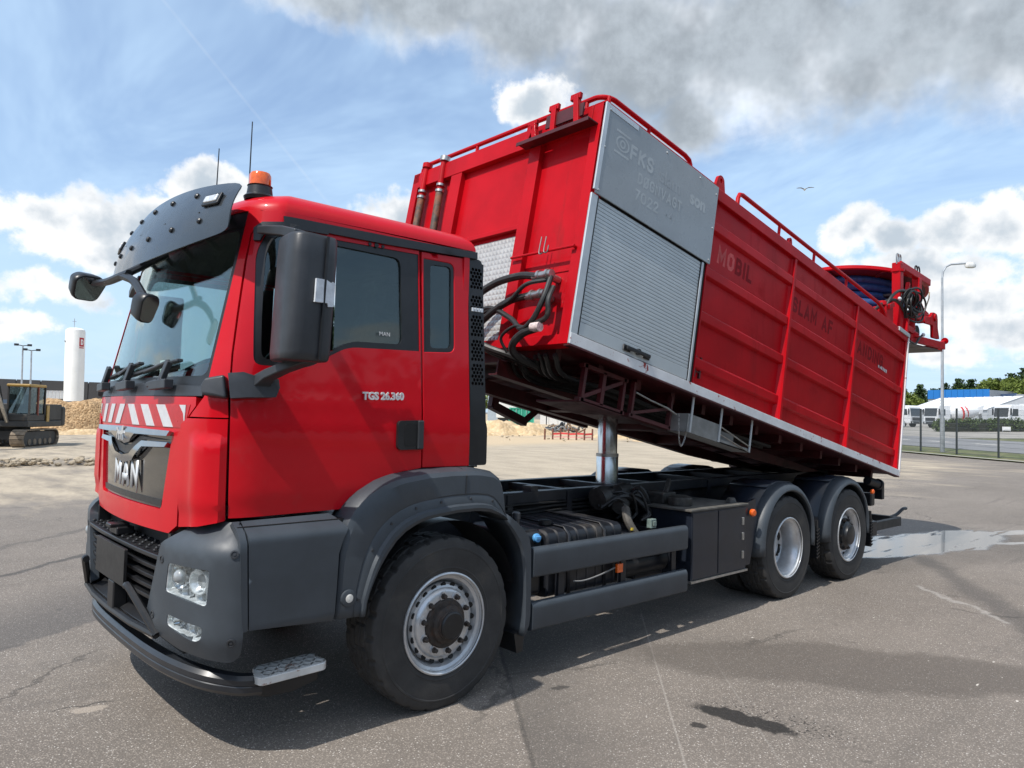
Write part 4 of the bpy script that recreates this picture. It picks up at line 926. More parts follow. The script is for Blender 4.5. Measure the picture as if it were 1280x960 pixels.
def wheel(kind, x, yo, label=None):
    """yo = y of the outer rim flange; axis along -y (outwards)"""
    s = -1 if yo < 0 else 1
    M = Matrix.Translation((x, yo, .511)) @ (Matrix.Identity(4) if s < 0 else Matrix.Rotation(math.pi, 4, 'Z'))
    b = MB()
    if kind == 'front':       # disc standing out towards the camera
        b.lathe([(.236, -.105), (.24, -.052), (.228, -.035), (.212, -.030), (.20, -.012), (.188, -.006), (.150, -.006), (.146, -.02), (.10, -.02), (.10, -.06)], (0, 0, 0), (0, -1, 0), 60)
    elif kind == 'drive':
        b.lathe([(.236, -.19), (.20, -.205), (.16, -.21), (.15, -.205), (.148, -.19), (.09, -.185), (.085, -.16), (0, -.155)], (0, 0, 0), (0, -1, 0), 60)
    else:
        b.lathe([(.236, -.11), (.225, -.075), (.205, -.06), (.15, -.055), (.15, -.08), (.09, -.08)], (0, 0, 0), (0, -1, 0), 60)
    b.f = [f for f in b.f if len(f) == 4]
    w = O('wheel', b.xf(M), RIM, TR)
    if label: w['label'] = label
    b = MB(); rimp = [(.292, .008), (.300, .010), (.308, .006), (.309, -.004), (.300, -.012), (.292, -.014), (.288, -.022), (.270, -.030), (.262, -.045), (.248, -.075), (.24, -.12), (.24, -.22), (.255, -.235), (.30, -.24)]
    b.lathe(rimp, (0, 0, 0), (0, -1, 0), 64); b.f = [f for f in b.f if len(f) == 4]; O('rim', b.xf(M), RIM, w, solid=.004)
    global TYRE
    tb = tyre_mesh(); O('tyre', tb.xf(M @ Matrix.Translation((0, .155, 0))), RUB, w, ang=24)
    if kind == 'drive':
        tb = tyre_mesh(); O('tyre', tb.xf(M @ Matrix.Translation((0, .505, 0))), RUB, w, ang=30)
    VOID = pm('black_void', (.004, .004, .004), .7)
    if kind == 'front':
        hub = MB().lathe([(.148, -.03), (.148, .002), (.14, .012), (.118, .014), (.112, .035), (.092, .045), (.088, .062), (.080, .066), (0, .066)], (0, 0, 0), (0, -1, 0), 40); O('hub', hub.xf(M), RUST, w)
        cap = MB().lathe([(.083, .058), (.083, .072), (.074, .080), (0, .081)], (0, 0, 0), (0, -1, 0), 32); O('hub_cap', cap.xf(M), BLACK, w)
        for k in range(20):
            a = 2*math.pi*k/20; q = MB(); q.lathe([(0, -.004), (.019, -.004), (.019, .004), (0, .004)], (0, 0, 0), (0, -1, 0), 12)
            for v in q.v: v.z *= .95
            mid = MB(); mid.add([Vector((v.x*1.0, v.y, v.z)) for v in q.v], q.f)
            mid.xf(M @ Matrix.Rotation(a, 4, 'Y') @ Matrix.Translation((.229, .034, 0)) @ Matrix.Rotation(R(-30), 4, 'Z')); O('vent_hole', mid, VOID, w)
        for k in range(10):
            a = 2*math.pi*(k+.3)/10; q = MB().add(NUT.v, NUT.f); O('wheel_nut', q.xf(M @ Matrix.Rotation(a, 4, 'Y') @ Matrix.Translation((.1675, .004, 0))), RUST, w)
            q = MB().lathe([(.021, -.002), (.027, -.002), (.027, .004), (.021, .004)], (0, 0, 0), (0, -1, 0), 16); O('nut_ring', q.xf(M @ Matrix.Rotation(a, 4, 'Y') @ Matrix.Translation((.1675, .004, 0))), RIM, w)
    elif kind == 'drive':
        for k in range(8):
            a = 2*math.pi*(k+.5)/8; q = MB().lathe([(0, -.0), (.043, 0), (.043, .004), (0, .004)], (0, .0, 0), (0, -1, 0), 16); O('vent_hole', q.xf(M @ Matrix.Rotation(a, 4, 'Y') @ Matrix.Translation((.180, .200, 0))), VOID, w)
        hub = MB().lathe([(.135, -.21), (.135, -.195), (.12, -.185), (.11, -.175), (.10, -.17), (0, -.168)], (0, 0, 0), (0, -1, 0), 32); O('hub', hub.xf(M), RUST, w)
        for k in range(10):
            a = 2*math.pi*(k+.2)/10; q = MB().add(NUT.v, NUT.f); O('wheel_nut', q.xf(M @ Matrix.Rotation(a, 4, 'Y') @ Matrix.Translation((.1675, .207, 0))), RUST, w)
    else:
        hub = MB().lathe([(.185, -.06), (.185, -.048), (.17, -.044), (.155, -.04), (.15, -.02), (.13, -.012), (.118, .0), (.112, .022), (.10, .028), (0, .03)], (0, 0, 0), (0, -1, 0), 40); O('hub', hub.xf(M), BLACK, w)
        for k in range(10):
            a = 2*math.pi*k/10; q = MB().add(NUT.v, NUT.f); O('wheel_nut', q.xf(M @ Matrix.Rotation(a, 4, 'Y') @ Matrix.Translation((.1675, .045, 0))), RUST, w)
            q = MB().lathe([(0, -.0), (.021, 0), (.021, .004), (0, .004)], (0, .0, 0), (0, -1, 0), 14); O('vent_hole', q.xf(M @ Matrix.Rotation(a+.3, 4, 'Y') @ Matrix.Translation((.214, .064, 0))), VOID, w)
    return w
for s in (-1, 1):
    wheel('front', 0, s*1.222); wheel('drive', 4.41, s*1.215); wheel('rear', 5.86, s*1.225)
# ---------------------------------------------------------------- frame
for y in (-.38, .38):
    b = MB(); b.loft([[Vector((x, y+(-.04 if y < 0 else .04)*k+0, z)) for k, z in ((-1, .80), (1, .80), (1, .808), (-.8, .812), (-.8, 1.058), (1, 1.062), (1, 1.07), (-1, 1.07))] for x in (-1.3, 7.25)], True, True)
    O('frame_rail', b, CHAS, TR)
for x in (.75, 1.5, 2.2, 3.0, 3.75, 4.9, 5.4, 6.4, 7.15):
    b = MB(); b.bx(x-.05, x+.05, -.34, .34, .86, 1.02); b.bx(x-.08, x+.08, -.34, .34, 1.005, 1.018); O('cross_member', b, CHAS, TR)
# tipper subframe on top of the rails
for y in (-.42, .42):
    b = MB(); b.bx(1.1, 7.2, y-.05, y+.05, 1.075, 1.165); O('subframe_rail', b, CHAS, TR, bevel=.006)
for x in (1.25, 2.0, 2.7, 3.3, 4.3, 5.0, 5.8, 6.9):
    b = MB(); b.bx(x-.04, x+.04, -.37, .37, 1.09, 1.15); O('subframe_cross_member', b, CHAS, TR)
b = MB(); b.bx(1.44, 1.52, .37, .45, 1.165, 1.31); b.bx(1.42, 1.54, .35, .47, 1.31, 1.325); O('body_rest', b, CHAS, TR)
b = MB(); b.bx(1.44, 1.52, -.47, -.37, 1.165, 1.21); O('body_rest', b, CHAS, TR)
for x in (1.2, 1.9, 2.6, 3.4, 4.1, 4.8): O('subframe_bracket', MB().bx(x-.03, x+.03, -.48, -.472, .92, 1.15), CHAS, TR)
# pneumatic and electric lines along the rail
for k in range(5):
    pts = [(1.0+i*.35, -.46-.02*random.random(), .93+.03*k+.02*random.random()) for i in range(8)]; b = MB(); b.tube(crom(pts, 4), .010, 6); O('air_line', b, HOSE, TR)
# engine / gearbox mass under the cab and prop shaft, axles
b = MB(); b.bx(-.9, .9, -.36, .36, .45, 1.05); b.lathe([(.26, 0), (.24, .7), (.14, .9)], (.7, 0, .72), (1, 0, 0), 20); O('gearbox', b, CHAS, TR, bevel=.02)
b = MB(); b.tube([(1.5, 0, .7), (4.4, 0, .55)], .06, 12); O('propeller_shaft', b, CHAS, TR)
for x in (0, 4.41, 5.86):
    b = MB(); b.tube([(x, -.95, .51), (x, -.3, .50), (x, .3, .50), (x, .95, .51)], .075, 12)
    if x > 1: b.ball((x, 0, .52), .24, 2, (1, .9, 1))
    O('axle', b, CHAS, TR)
# tanks and batteries between the axles
b = MB(); b.bx(.74, .94, -1.12, -.52, .52, .985); ad = O('urea_tank', b, BLACK, TR, bevel=.045, seg=4)
b = MB(); b.lathe([(0, 0), (.032, 0), (.032, .022), (.024, .026), (0, .026)], (.86, -1.12, .93), (0, -1, .25), 18); b.bx(.838, .882, -1.156, -1.135, .925, .947); O('blue_filler_cap', b, BLUEC, ad, bevel=.003)
b = MB(); b.lathe([(0, 0), (.024, 0), (.024, .05), (.03, .052), (.03, .09), (.024, .10), (0, .10)], (.735, -1.05, 1.015), n=14); b.tube([(.735, -1.05, .9), (.735, -1.05, 1.02)], .01, 6); O('tank_breather', b, DGREY, TR, ang=30)
b = MB()
xs = [.96+.105*i for i in range(9)]
rr = []
for i, x in enumerate(xs[:-1]):
    for k, q in ((0, 0), (.012, .014), (.093, .014), (.105, 0)):
        s_ = q; pf = rpoly([(-1.13-s_, .50), (-1.13-s_, .955+s_), (-.52, .985+s_), (-.52, .50)], [.05, .07, .03, .02], 4)
        rr.append([Vector((x+k, y, z)) for y, z in pf])
b.loft(rr, True, True); tk = O('fuel_tank', b, CHAS, TR, ang=25)
for x in (1.18, 1.58):
    b = MB(); pf = [(-1.152, .48), (-1.152, .93), (-1.10, .985), (-.5, 1.006)]
    b.loft([[Vector((x+dx, y, z)) for y, z in pf] for dx in (-.018, .018)]); O('tank_strap', b, CHAS, tk, solid=.006)
b = MB(); b.lathe([(0, 0), (.05, 0), (.05, .03), (.04, .035), (0, .035)], (1.12, -.95, .985), n=18); O('tank_cap', b, BLACK, tk)
b = MB(); b.bx(1.92, 2.08, -1.05, -.55, .50, .86); O('battery_tray', b, CHAS, TR, bevel=.01)
b = MB(); b.bx(2.12, 2.52, -1.02, -.56, .45, .80); O('valve_block', b, CHAS, TR, bevel=.02)
for z, y, x in ((.60, -1.0, 2.22), (.60, -.85, 1.1)):
    b = MB(); b.tube([(x-.5, y, z), (x+.25, y, z)], .11, 16); O('air_reservoir', b, CHAS, TR)
# valves, lamps, loops of hose seen through the guard gap
b = MB(); b.lathe([(0, 0), (.04, 0), (.045, .03), (.03, .06), (0, .07)], (2.16, -1.06, .79), (0, -1, .2), 16); O('air_valve', b, pm('pale_alloy', (.55, .55, .53), .4, metal=.5, var=.3, vs=30), TR)
b = MB(); b.bx(2.10, 2.17, -1.20, -1.15, .90, .975); b.bx(2.115, 2.155, -1.215, -1.20, .918, .958); O('socket_box', b, pm('green_grey_socket', (.16, .21, .19), .5, var=.3, vs=30), TR, bevel=.006)
b = MB(); b.bx(1.865, 1.89, -1.19, -1.17, .905, .925); O('warning_label', b, pm('yellow_label', (.55, .40, .05), .5), TR)
b = MB(); b.bx(1.66, 1.73, -1.215, -1.19, .60, .67); lamp_ = O('side_marker_lamp', b, ORANGE, TR, bevel=.006)
b = MB(); b.tube(crom([(1.66, -1.19, .64), (1.5, -1.17, .60), (1.3, -1.16, .58), (1.15, -1.1, .60)], 5), .006, 5); O('lamp_cable', b, pm('grey_cable', (.2, .2, .2), .6), TR)
b = MB(); b.tube(crom([(2.02, -1.0, 1.03), (1.93, -1.07, 1.05), (1.88, -1.13, .98), (1.92, -1.17, .88), (2.05, -1.17, .78), (2.15, -1.12, .70)], 6), .034, 10); O('suction_hose', b, pm('grey_brown_hose', (.075, .068, .058), .7, var=.3, vs=30), TR)
for k in range(7):
    r_ = random.uniform(.06, .11); c = Vector((2.12+.05*random.random(), -1.08+.03*k/2, .62+.04*random.random()))
    b = MB(); b.tube([c+Vector((r_*math.cos(a), .02*math.sin(3*a), r_*.8*math.sin(a))) for a in [2*math.pi*i/16 for i in range(16)]], .009, 6, True); O('cable_loop', b, HOSE, TR)
# gear pump and plumbing beside the rail
for i, (x, y, z, r_) in enumerate([(2.15, -.62, 1.08, .10), (2.32, -.66, 1.06, .085), (2.45, -.6, 1.12, .07), (2.25, -.78, 1.02, .06), (2.60, -.62, 1.05, .09)]):
    b = MB(); b.lathe([(0, 0), (r_, 0), (r_, .10), (r_*.7, .13), (r_*.7, .17), (0, .17)], (x-.05, y, z), (1, .3*(i % 2), .2), 14); O('pump_body', b, pm('oily_casting', (.035, .033, .03), .5, var=.4, vs=25, dirt=(.10, .085, .07), ds=14), TR)
for k in range(9):
    a = Vector((2.05+random.random()*.5, -.75+random.random()*.25, 1.02)); c = Vector((2.2+random.random()*.5, -.9+random.random()*.3, .9))
    b = MB(); b.tube(crom([a, (a+c)/2+Vector((0, -.06, .14+.08*random.random())), c+Vector((.1, 0, .06)), c], 5), random.choice((.012, .018, .024)), 7); O('hydraulic_hose', b, HOSE, TR)
# side guard boards
for z0, z1 in ((.685, .893), (.330, .525)):
    b = MB(); pf = rpoly([(-1.20, z0), (-1.248, z0+.01), (-1.252, z1-.03), (-1.235, z1), (-1.20, z1)], [.004, .02, .02, .02, .004], 3)
    b.loft([[Vector((x, y, z)) for y, z in pf] for x in (.722, 2.552)], True, True); O('side_guard_board', b, GREY, TR, ang=25, bevel=.003)
for x in (1.05, 1.75, 2.42):
    b = MB(); b.bx(x-.03, x+.03, -1.20, -1.165, .40, .84); b.bx(x-.025, x+.025, -1.165, -.44, .80, .85); O('guard_bracket', b, CHAS, TR)
b = MB(); b.bx(.722, 2.552, 1.20, 1.25, .33, .89); O('side_guard_board', b, GREY, TR)
# tool box
def tbox(mb_=None):
    b = MB(); b.bx(2.63, 3.52, -1.235, -.62, .41, 1.0); return b
tb = O('tool_box', tbox(), TOOLB, TR, bevel=.008)
b = MB(); b.bx(2.635, 3.03, -1.242, -1.234, .425, .985); O('tool_box_door', b, TOOLB, tb, bevel=.004)
b = MB(); b.bx(3.045, 3.515, -1.242, -1.234, .425, .985); O('tool_box_door', b, TOOLB, tb, bevel=.004)
b = MB(); b.bx(2.61, 3.54, -1.25, -.60, .392, .41); O('tool_box_sill', b, STEEL, tb)
for z in (.55, .72, .86):
    b = MB(); b.bx(3.44, 3.465, -1.256, -1.24, z-.035, z+.035); O('tool_box_hinge', b, STEEL, tb, bevel=.004)
b = MB(); b.bx(2.60, 3.55, -1.25, -.55, 1.0, 1.02); O('tool_box_lid', b, pm('dusty_lid', (.09, .085, .075), .8, var=.3, vs=9), tb, bevel=.005)
b = MB(); b.lathe([(0, 0), (.05, 0), (.045, .03), (.03, .05), (0, .055)], (3.42, -1.14, 1.02), n=14); O('lid_knob', b, pm('oily_casting', (.035, .033, .03), .5), tb)
b = MB(); b.bx(2.75, 2.95, -.85, -.62, 1.02, 1.12); b.beam((2.85, -.8, 1.1), (2.98, -.75, 1.22), .04, .05); b.lathe([(0, 0), (.11, 0), (.11, .07), (.07, .09), (0, .09)], (2.82, -.98, 1.02), n=18); O('pto_cover', b, pm('oily_casting', (.035, .033, .03), .5), TR, bevel=.008)
b = MB(); b.lathe([(0, 0), (.09, 0), (.11, .06), (.10, .12), (0, .13)], (2.72, -.9, .39), (0, 0, -1), 16); O('drain_bowl', b, CHAS, TR)
# rear mudguards, one per wheel: plastic cover over the tyre with a rounded outer lip
def rear_guard(xc, s, last):
    pr = []
    for i in range(23):
        a = R(-10+i*200/22); pr.append(a)
    rr = []; r0 = .60; c = Vector((xc, 0, .575))
    for a in pr:
        sq = .05*math.sin(a)**2 if False else 0; d = Vector((-math.cos(a), 0, math.sin(a)))
        drop = 0
        row = []
        for r_, y in ((r0+.0, -.70), (r0+.0, -1.12), (r0-.004, -1.175), (r0-.02, -1.215), (r0-.045, -1.238), (r0-.075, -1.245), (r0-.088, -1.235), (r0-.088, -1.18)):
            p = c+d*r_; row.append(Vector((p.x, y if s < 0 else -y, p.z)))
        rr.append(row)
    b = MB(); b.loft(rr); g = O('rear_mudguard', b, GREY, TR, ang=30, solid=.005)
    rr2 = [[v+Vector(((v.x-xc)*.008, 0, .006)) for v in row[:2]] for row in rr[2:21]]
    b = MB(); b.loft(rr2); O('mudguard_cover', b, TOOLB, g, solid=.006)
    for k in (6, 11, 16):
        b = MB(); b.loft([[v+Vector((0, 0, .006)) for v in rr2[k]], [v+Vector((0, 0, .006)) for v in rr2[k+1]]]); O('cover_rib', b, TOOLB, g, solid=.012)
    return g
for s in (-1, 1):
    g1 = rear_guard(4.41, s, False); g2 = rear_guard(5.86, s, True)
    for x, z0 in ((5.03, .33), (6.475, .31)):
        b = MB(); b.bx(x-.01, x+.01, s*1.235 if s < 0 else .95, -.95 if s < 0 else 1.235, z0, .74); mf = O('spray_flap', b, BLACK, TR)
        for k in range(9):
            z = z0+.02+k*.036; b = MB(); b.beam((x+.012, s*1.235, z), (x+.012, s*.97, z+.012), .014, .014); b.beam((x-.03, s*1.238, z-.01), (x+.03, s*1.238, z+.012), .012, .012); O('flap_rib', b, BLACK, mf)
b = MB(); b.prism([(3.56, 1.0), (3.80, 1.04), (3.84, .85), (3.70, .42), (3.58, .42)], lambda x, z: Vector((x, -1.18, z)), lambda x, z: Vector((x, -1.15, z))); O('mudguard_front_plate', b, TOOLB, TR)
b = MB(); b.lathe([(0, 0), (.036, 0), (.036, .02), (.026, .032), (0, .034)], (3.70, -1.20, .915), (-.2, -1, 0), 18); O('orange_marker_lamp', b, ORANGE, TR)
b = MB(); b.lathe([(0, 0), (.03, 0), (.03, .02), (.02, .03), (0, .032)], (6.52, -1.22, .97), (-.2, -1, 0), 16); O('orange_marker_lamp', b, ORANGE, TR)
# rear end: lamp cluster, drain pipe, folding underrun frame
for s in (-1, 1):
    b = MB(); b.bx(6.62, 6.74, s*1.18, s*.86, .78, .94); O('rear_lamp', b, BLACK, TR, bevel=.02)
b = MB(); b.bx(7.18, 7.26, -1.1, 1.1, .82, 1.02); O('rear_cross_member', b, CHAS, TR, bevel=.01)
b = MB(); b.tube([(6.80, -1.06, 1.08), (7.02, -1.10, 1.03)], .055, 14); b.tube([(7.02, -1.10, 1.03), (7.06, -1.105, 1.02)], .07, 14); O('drain_pipe', b, CHAS, TR)
fr_ = MB()
for y in (-1.10, .95): fr_.beam((6.7, y, .50), (7.75, y, .50), .07, .11)
fr_.beam((7.72, -1.13, .50), (7.72, .98, .50), .09, .12); fr_.beam((6.75, -1.1, .50), (6.75, .95, .5), .08, .1)
O('underrun_frame', fr_, pm('dirty_steel', (.035, .034, .032), .6, var=.3, vs=12, dirt=(.11, .095, .08), ds=8), TR, bevel=.008)
b = MB(); b.bx(6.74, 7.70, -1.05, .92, .452, .462); O('frame_floor', b, CHAS, TR)
b = MB(); b.tube(crom([(7.75, -.95, .52), (7.95, -1.0, .56), (8.10, -1.03, .63), (8.22, -1.03, .63)], 5), .022, 8); O('pull_handle', b, CHAS, TR)
b = MB(); b.bx(6.72, 6.86, -1.16, -1.0, .40, .58); O('frame_foot', b, CHAS, TR, bevel=.01)
# hoist cylinder
cy = Vector((2.97, 0, 0))
b = MB(); b.lathe([(.112, 1.0), (.112, 1.42), (.108, 1.43)], cy, n=40); cyl = O('hoist_cylinder', b, HOIST, TR)
b = MB(); b.lathe([(.100, 1.40), (.100, 1.90), (.095, 1.91)], cy, n=40); O('cylinder_stage', b, HOIST, cyl)
b = MB(); b.lathe([(.088, 1.88), (.088, 2.12)], cy, n=40); O('cylinder_stage', b, HOIST, cyl)
b = MB(); b.lathe([(.115, 1.40), (.115, 1.43), (.10, 1.432)], cy, n=40); O('cylinder_collar', b, STEEL, cyl)
b = MB(); b.bx(2.80, 3.14, -.37, .37, .95, 1.09); O('cylinder_cradle', b, CHAS, TR, bevel=.01)
# ---------------------------------------------------------------- tipping body (local: x from the front wall rearwards, z above the floor edge)
BA = .1866; BLn = 6.397; BH = 1.912
BM = Matrix(((math.cos(BA), 0, math.sin(BA), 7.3009-BLn*math.cos(BA)), (0, 1, 0, 0), (-math.sin(BA), 0, math.cos(BA), 1.1302+BLn*math.sin(BA)), (0, 0, 0, 1)))
def OB(name, mb, mt, parent=TR, **k): return O(name, mb.xf(BM), mt, parent, **k)
def BBX(name, x0, x1, y0, y1, z0, z1, mt, parent=TR, bevel=.004, **k): return OB(name, MB().bx(x0, x1, y0, y1, z0, z1), mt, parent, bevel=bevel, **k)
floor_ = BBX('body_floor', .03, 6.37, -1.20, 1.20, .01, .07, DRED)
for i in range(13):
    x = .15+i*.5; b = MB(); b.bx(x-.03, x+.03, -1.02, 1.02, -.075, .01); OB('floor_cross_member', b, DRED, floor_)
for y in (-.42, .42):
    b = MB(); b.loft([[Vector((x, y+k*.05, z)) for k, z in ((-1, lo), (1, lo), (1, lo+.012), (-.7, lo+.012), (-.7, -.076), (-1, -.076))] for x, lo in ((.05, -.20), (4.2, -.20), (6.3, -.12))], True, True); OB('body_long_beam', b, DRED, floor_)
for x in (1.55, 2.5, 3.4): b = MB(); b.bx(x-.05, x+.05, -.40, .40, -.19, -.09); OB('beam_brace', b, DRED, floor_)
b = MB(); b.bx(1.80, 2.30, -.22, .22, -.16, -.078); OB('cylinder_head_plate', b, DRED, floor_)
# lattice bracket, tray, towing frame under the floor
b = MB()
for x in (.38, .86): b.bx(x, x+.03, -1.10, -1.06, -.34, -.04)
b.bx(.36, .91, -1.10, -1.05, -.34, -.31); b.bx(.36, .91, -1.10, -1.05, -.075, -.045); b.beam((.40, -1.08, -.30), (.86, -1.08, -.08), .03, .03); b.bx(.60, .64, -1.1, -1.06, -.32, -.06)
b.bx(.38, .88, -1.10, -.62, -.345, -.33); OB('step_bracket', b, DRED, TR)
b = MB()
for x in (.97, 1.50): b.bx(x, x+.025, -1.12, -1.08, -.33, -.05)
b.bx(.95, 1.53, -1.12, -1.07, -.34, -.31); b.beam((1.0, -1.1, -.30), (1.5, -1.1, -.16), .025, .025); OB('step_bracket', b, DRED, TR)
b = MB()
pts = [(1.0, -1.12, -.13), (1.2, -1.13, -.155), (1.42, -1.14, -.17), (1.55, -1.15, -.2)]
b.tube(pts, .008, 6); OB('safety_rod', b, STEEL, TR)
ch = [Vector((1.57+.17*t, -1.16, -.18-.34*4*t*(1-t)*.8-.0*t)) for t in [i/26 for i in range(27)]]
chain = None
for i in range(26):
    a, c = ch[i], ch[i+1]; b = MB(); d = (c-a).normalized(); s_ = Vector((0, 1, 0)) if i % 2 else d.cross(Vector((0, 1, 0)))
    m_ = (a+c)/2; b.tube([m_+d*(.013*math.cos(q))+s_*(.006*math.sin(q)) for q in [2*math.pi*j/8 for j in range(8)]], .0022, 5, True)
    if chain is None: chain = OB('safety_chain', b, STEEL, TR)
    else: OB('chain_link', b, STEEL, chain)
tray = BBX('hanging_tray', 1.66, 2.74, -1.19, -1.0, -.325, -.315, ALU, bevel=0)
b = MB(); b.bx(1.66, 2.16, -1.196, -1.186, -.325, -.165); b.bx(1.66, 1.67, -1.19, -1.0, -.325, -.165); b.bx(2.16, 2.74, -1.19, -1.18, -.325, -.29); b.bx(1.66, 2.74, -1.01, -1.0, -.325, -.165); OB('tray_side', b, pm('dull_tray_alloy', (.22, .225, .22), .55, metal=.3, var=.2), tray)
for x in (1.70, 2.17, 2.72): OB('tray_hanger', MB().bx(x-.012, x+.012, -1.206, -1.197, -.325, .0), ALU, tray)
OB('tray_wire', MB().tube([(2.18, -1.2, -.18), (2.72, -1.2, -.27)], .007, 6), STEEL, tray); OB('tray_wire', MB().tube([(2.18, -1.2, -.25), (2.70, -1.2, -.32)], .006, 6), STEEL, tray)
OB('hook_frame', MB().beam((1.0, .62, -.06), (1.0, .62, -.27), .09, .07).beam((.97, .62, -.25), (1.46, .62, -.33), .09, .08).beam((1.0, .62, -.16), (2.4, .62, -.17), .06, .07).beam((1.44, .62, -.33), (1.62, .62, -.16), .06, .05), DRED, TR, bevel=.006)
for k in range(16):
    y = -.95+random.random()*.5; z = -.10-.04*random.random(); b = MB(); b.tube(crom([(.05+random.random()*.1, y-.1, -.05), (.35, y, z-.03), (1.0, y+.05*random.random(), z), (2.0, y+.1*random.random(), z-.02), (3.6, y, z)], 5), random.choice((.012, .016, .02)), 6); OB('under_floor_hose', b, HOSE, TR)
# front wall: skin, frame members, quilted plate, pipes
FW = BBX('front_wall', .055, .085, -1.24, 1.24, .02, 1.90, BRED, bevel=0)
fm_ = [(-1.236, -1.14, .0, BH), (-.60, -.47, .0, 1.745), (.44, .60, .0, 1.745), (1.15, 1.25, .0, BH)]
for y0, y1, z0, z1 in fm_: BBX('front_post', 0, .12, y0, y1, z0, z1, BRED, FW)
BBX('front_top_rail', -.004, .13, -1.14, 1.15, 1.745, BH, BRED, FW); BBX('front_bottom_rail', .002, .12, -1.14, 1.15, .0, .075, BRED, FW)
BBX('front_cross_rail', .004, .10, -.47, .44, 1.015, 1.055, BRED, FW)
b = MB(); b.beam((.052, -1.13, .60), (.052, -.60, .60), .01, .03); OB('wall_swage', b, BRED, FW, bevel=.004)
qn = MB(); cs = .045
for j in range(int(.93/cs)):
    for i in range(int(.90/cs)):
        y0, z0 = -.465+i*cs, .08+j*cs; qn.add([(.05, y0, z0), (.05, y0+cs, z0), (.05, y0+cs, z0+cs), (.05, y0, z0+cs), (.044, y0+cs/2, z0+cs/2)], [(0, 1, 4), (1, 2, 4), (2, 3, 4), (3, 0, 4)])
o = OB('quilted_plate', qn, CHECK, FW, smooth=False)
for y, dy in ((1.04, -.03), (.755, -.05)):
    b = MB(); b.tube([(.0, y, 1.985), (-.005, y, 1.86), (-.01, y+dy*.5, 1.62)], .032, 14); pp = OB('riser_pipe', b, BRED, TR)
    b = MB(); b.tube([(-.01, y+dy*.5, 1.63), (-.02, y+dy*1.5, .75)], .036, 14); OB('riser_hose', b, pm('grimy_hose', (.06, .045, .035), .6, var=.4, vs=20, dirt=(.30, .12, .06), dl=(.4, .7), ds=9), pp)
    for z in (1.66, 1.60): b = MB(); b.lathe([(.036, 0), (.044, 0), (.044, .022), (.036, .022)], (-.01, y+dy*.5, z), n=16); OB('hose_clamp', b, STEEL, pp)
    b = MB(); b.lathe([(.032, 0), (.050, 0), (.050, .045), (.032, .045)], (.0, y, 1.93), n=16); OB('pipe_flange', b, STEEL if y < .9 else BRED, pp)
BBX('pipe_back_plate', .06, .10, .60, 1.15, .1, 1.75, BRED, FW)
# bracket shelf high on the wall with upright clips
b = MB(); b.bx(-.11, .0, -1.21, -.42, 1.725, 1.737); b.bx(-.116, -.108, -1.21, -.42, 1.705, 1.737); shf = OB('bracket_shelf', b, DRED, TR, bevel=.002)
for y, h, t in ((-.50, .13, -.05), (-.60, .16, .05), (-.80, .23, .02), (-1.06, .25, .05)):
    b = MB(); b.beam((-.07, y, 1.735), (-.07, y+t, 1.735+h), .05, .045, (1, 0, 0)); b.beam((-.07, y+t-.045, 1.735+h), (-.07, y+t+.06, 1.735+h), .05, .03, (1, 0, 0)); OB('upright_clip', b, BRED, shf, bevel=.004)
b = MB(); b.bx(-.075, -.06, -1.10, -.70, 1.80, 1.91); OB('clip_backing', b, DRED, shf)
# thin bar with hook
b = MB(); b.tube([(-.03, -.50, .745), (-.03, -1.19, .74)], .011, 8); b.tube([(-.03, -1.18, .74), (.05, -1.18, .74)], .012, 8); rod = OB('hanging_rod', b, BRED, TR)
b = MB(); b.tube(crom([(-.04, -.885, .86), (-.045, -.885, .75), (-.045, -.90, .725), (-.045, -.925, .73), (-.045, -.93, .78)], 5), .005, 6); b.tube(crom([(-.05, -.845, .86), (-.055, -.845, .74), (-.055, -.86, .715), (-.055, -.885, .72)], 5), .005, 6); OB('wire_hook', b, pm('dull_wire', (.16, .15, .15), .5, metal=.4), rod)
# hydraulic couplings and the looping hoses
def conn(y, z):
    b = MB(); b.tube([(.05, y, z), (-.09, y, z)], .03, 10); b.tube([(-.085, y-.06, z), (-.085, y+.13, z-.005)], .034, 12); o = OB('hose_coupling', b, STEEL, TR)
    for q in (-.03, .06): b = MB(); b.lathe([(.034, 0), (.042, 0), (.042, .022), (.034, .022)], (-.085, y+q, z), (0, 1, 0), 12); OB('coupling_ring', b, STEEL, o)
conn(-1.00, .52); conn(-.96, .37)
def hz(pts, r, n=7): b = MB(); b.tube(crom(pts, n), r, 10); OB('hydraulic_hose', b, HOSE, TR)
hz([(-.09, -.92, .515), (-.10, -.72, .54), (-.12, -.45, .50), (-.16, -.25, .36), (-.16, -.22, .18), (-.10, -.38, .02), (.02, -.62, -.06), (.3, -.72, -.1)], .030)
hz([(-.09, -.86, .37), (-.11, -.66, .34), (-.12, -.45, .24), (-.12, -.33, .12), (-.07, -.42, -.01), (.1, -.62, -.08)], .028)
hz([(-.08, -1.05, .50), (-.13, -1.06, .32), (-.13, -.98, .16), (-.12, -.86, .10), (-.10, -.70, .20), (-.12, -.45, .30), (-.14, -.28, .22), (-.12, -.34, .06), (0, -.6, -.07)], .021)
hz([(-.10, -1.0, .10), (-.12, -.88, .06), (-.11, -.78, -.02), (-.03, -.76, -.08), (.2, -.76, -.1)], .03)
hz([(-.08, -1.02, .48), (-.14, -.85, .44), (-.13, -.68, .33), (-.12, -.45, .28), (-.14, -.22, .24)], .016)
hz([(-.07, -1.08, .42), (-.12, -1.10, .30), (-.10, -1.09, .18), (-.12, -.96, .12)], .02)
hz([(-.12, -.90, .11), (-.13, -.78, .12), (-.13, -.66, .04), (-.06, -.68, -.06)], .012)
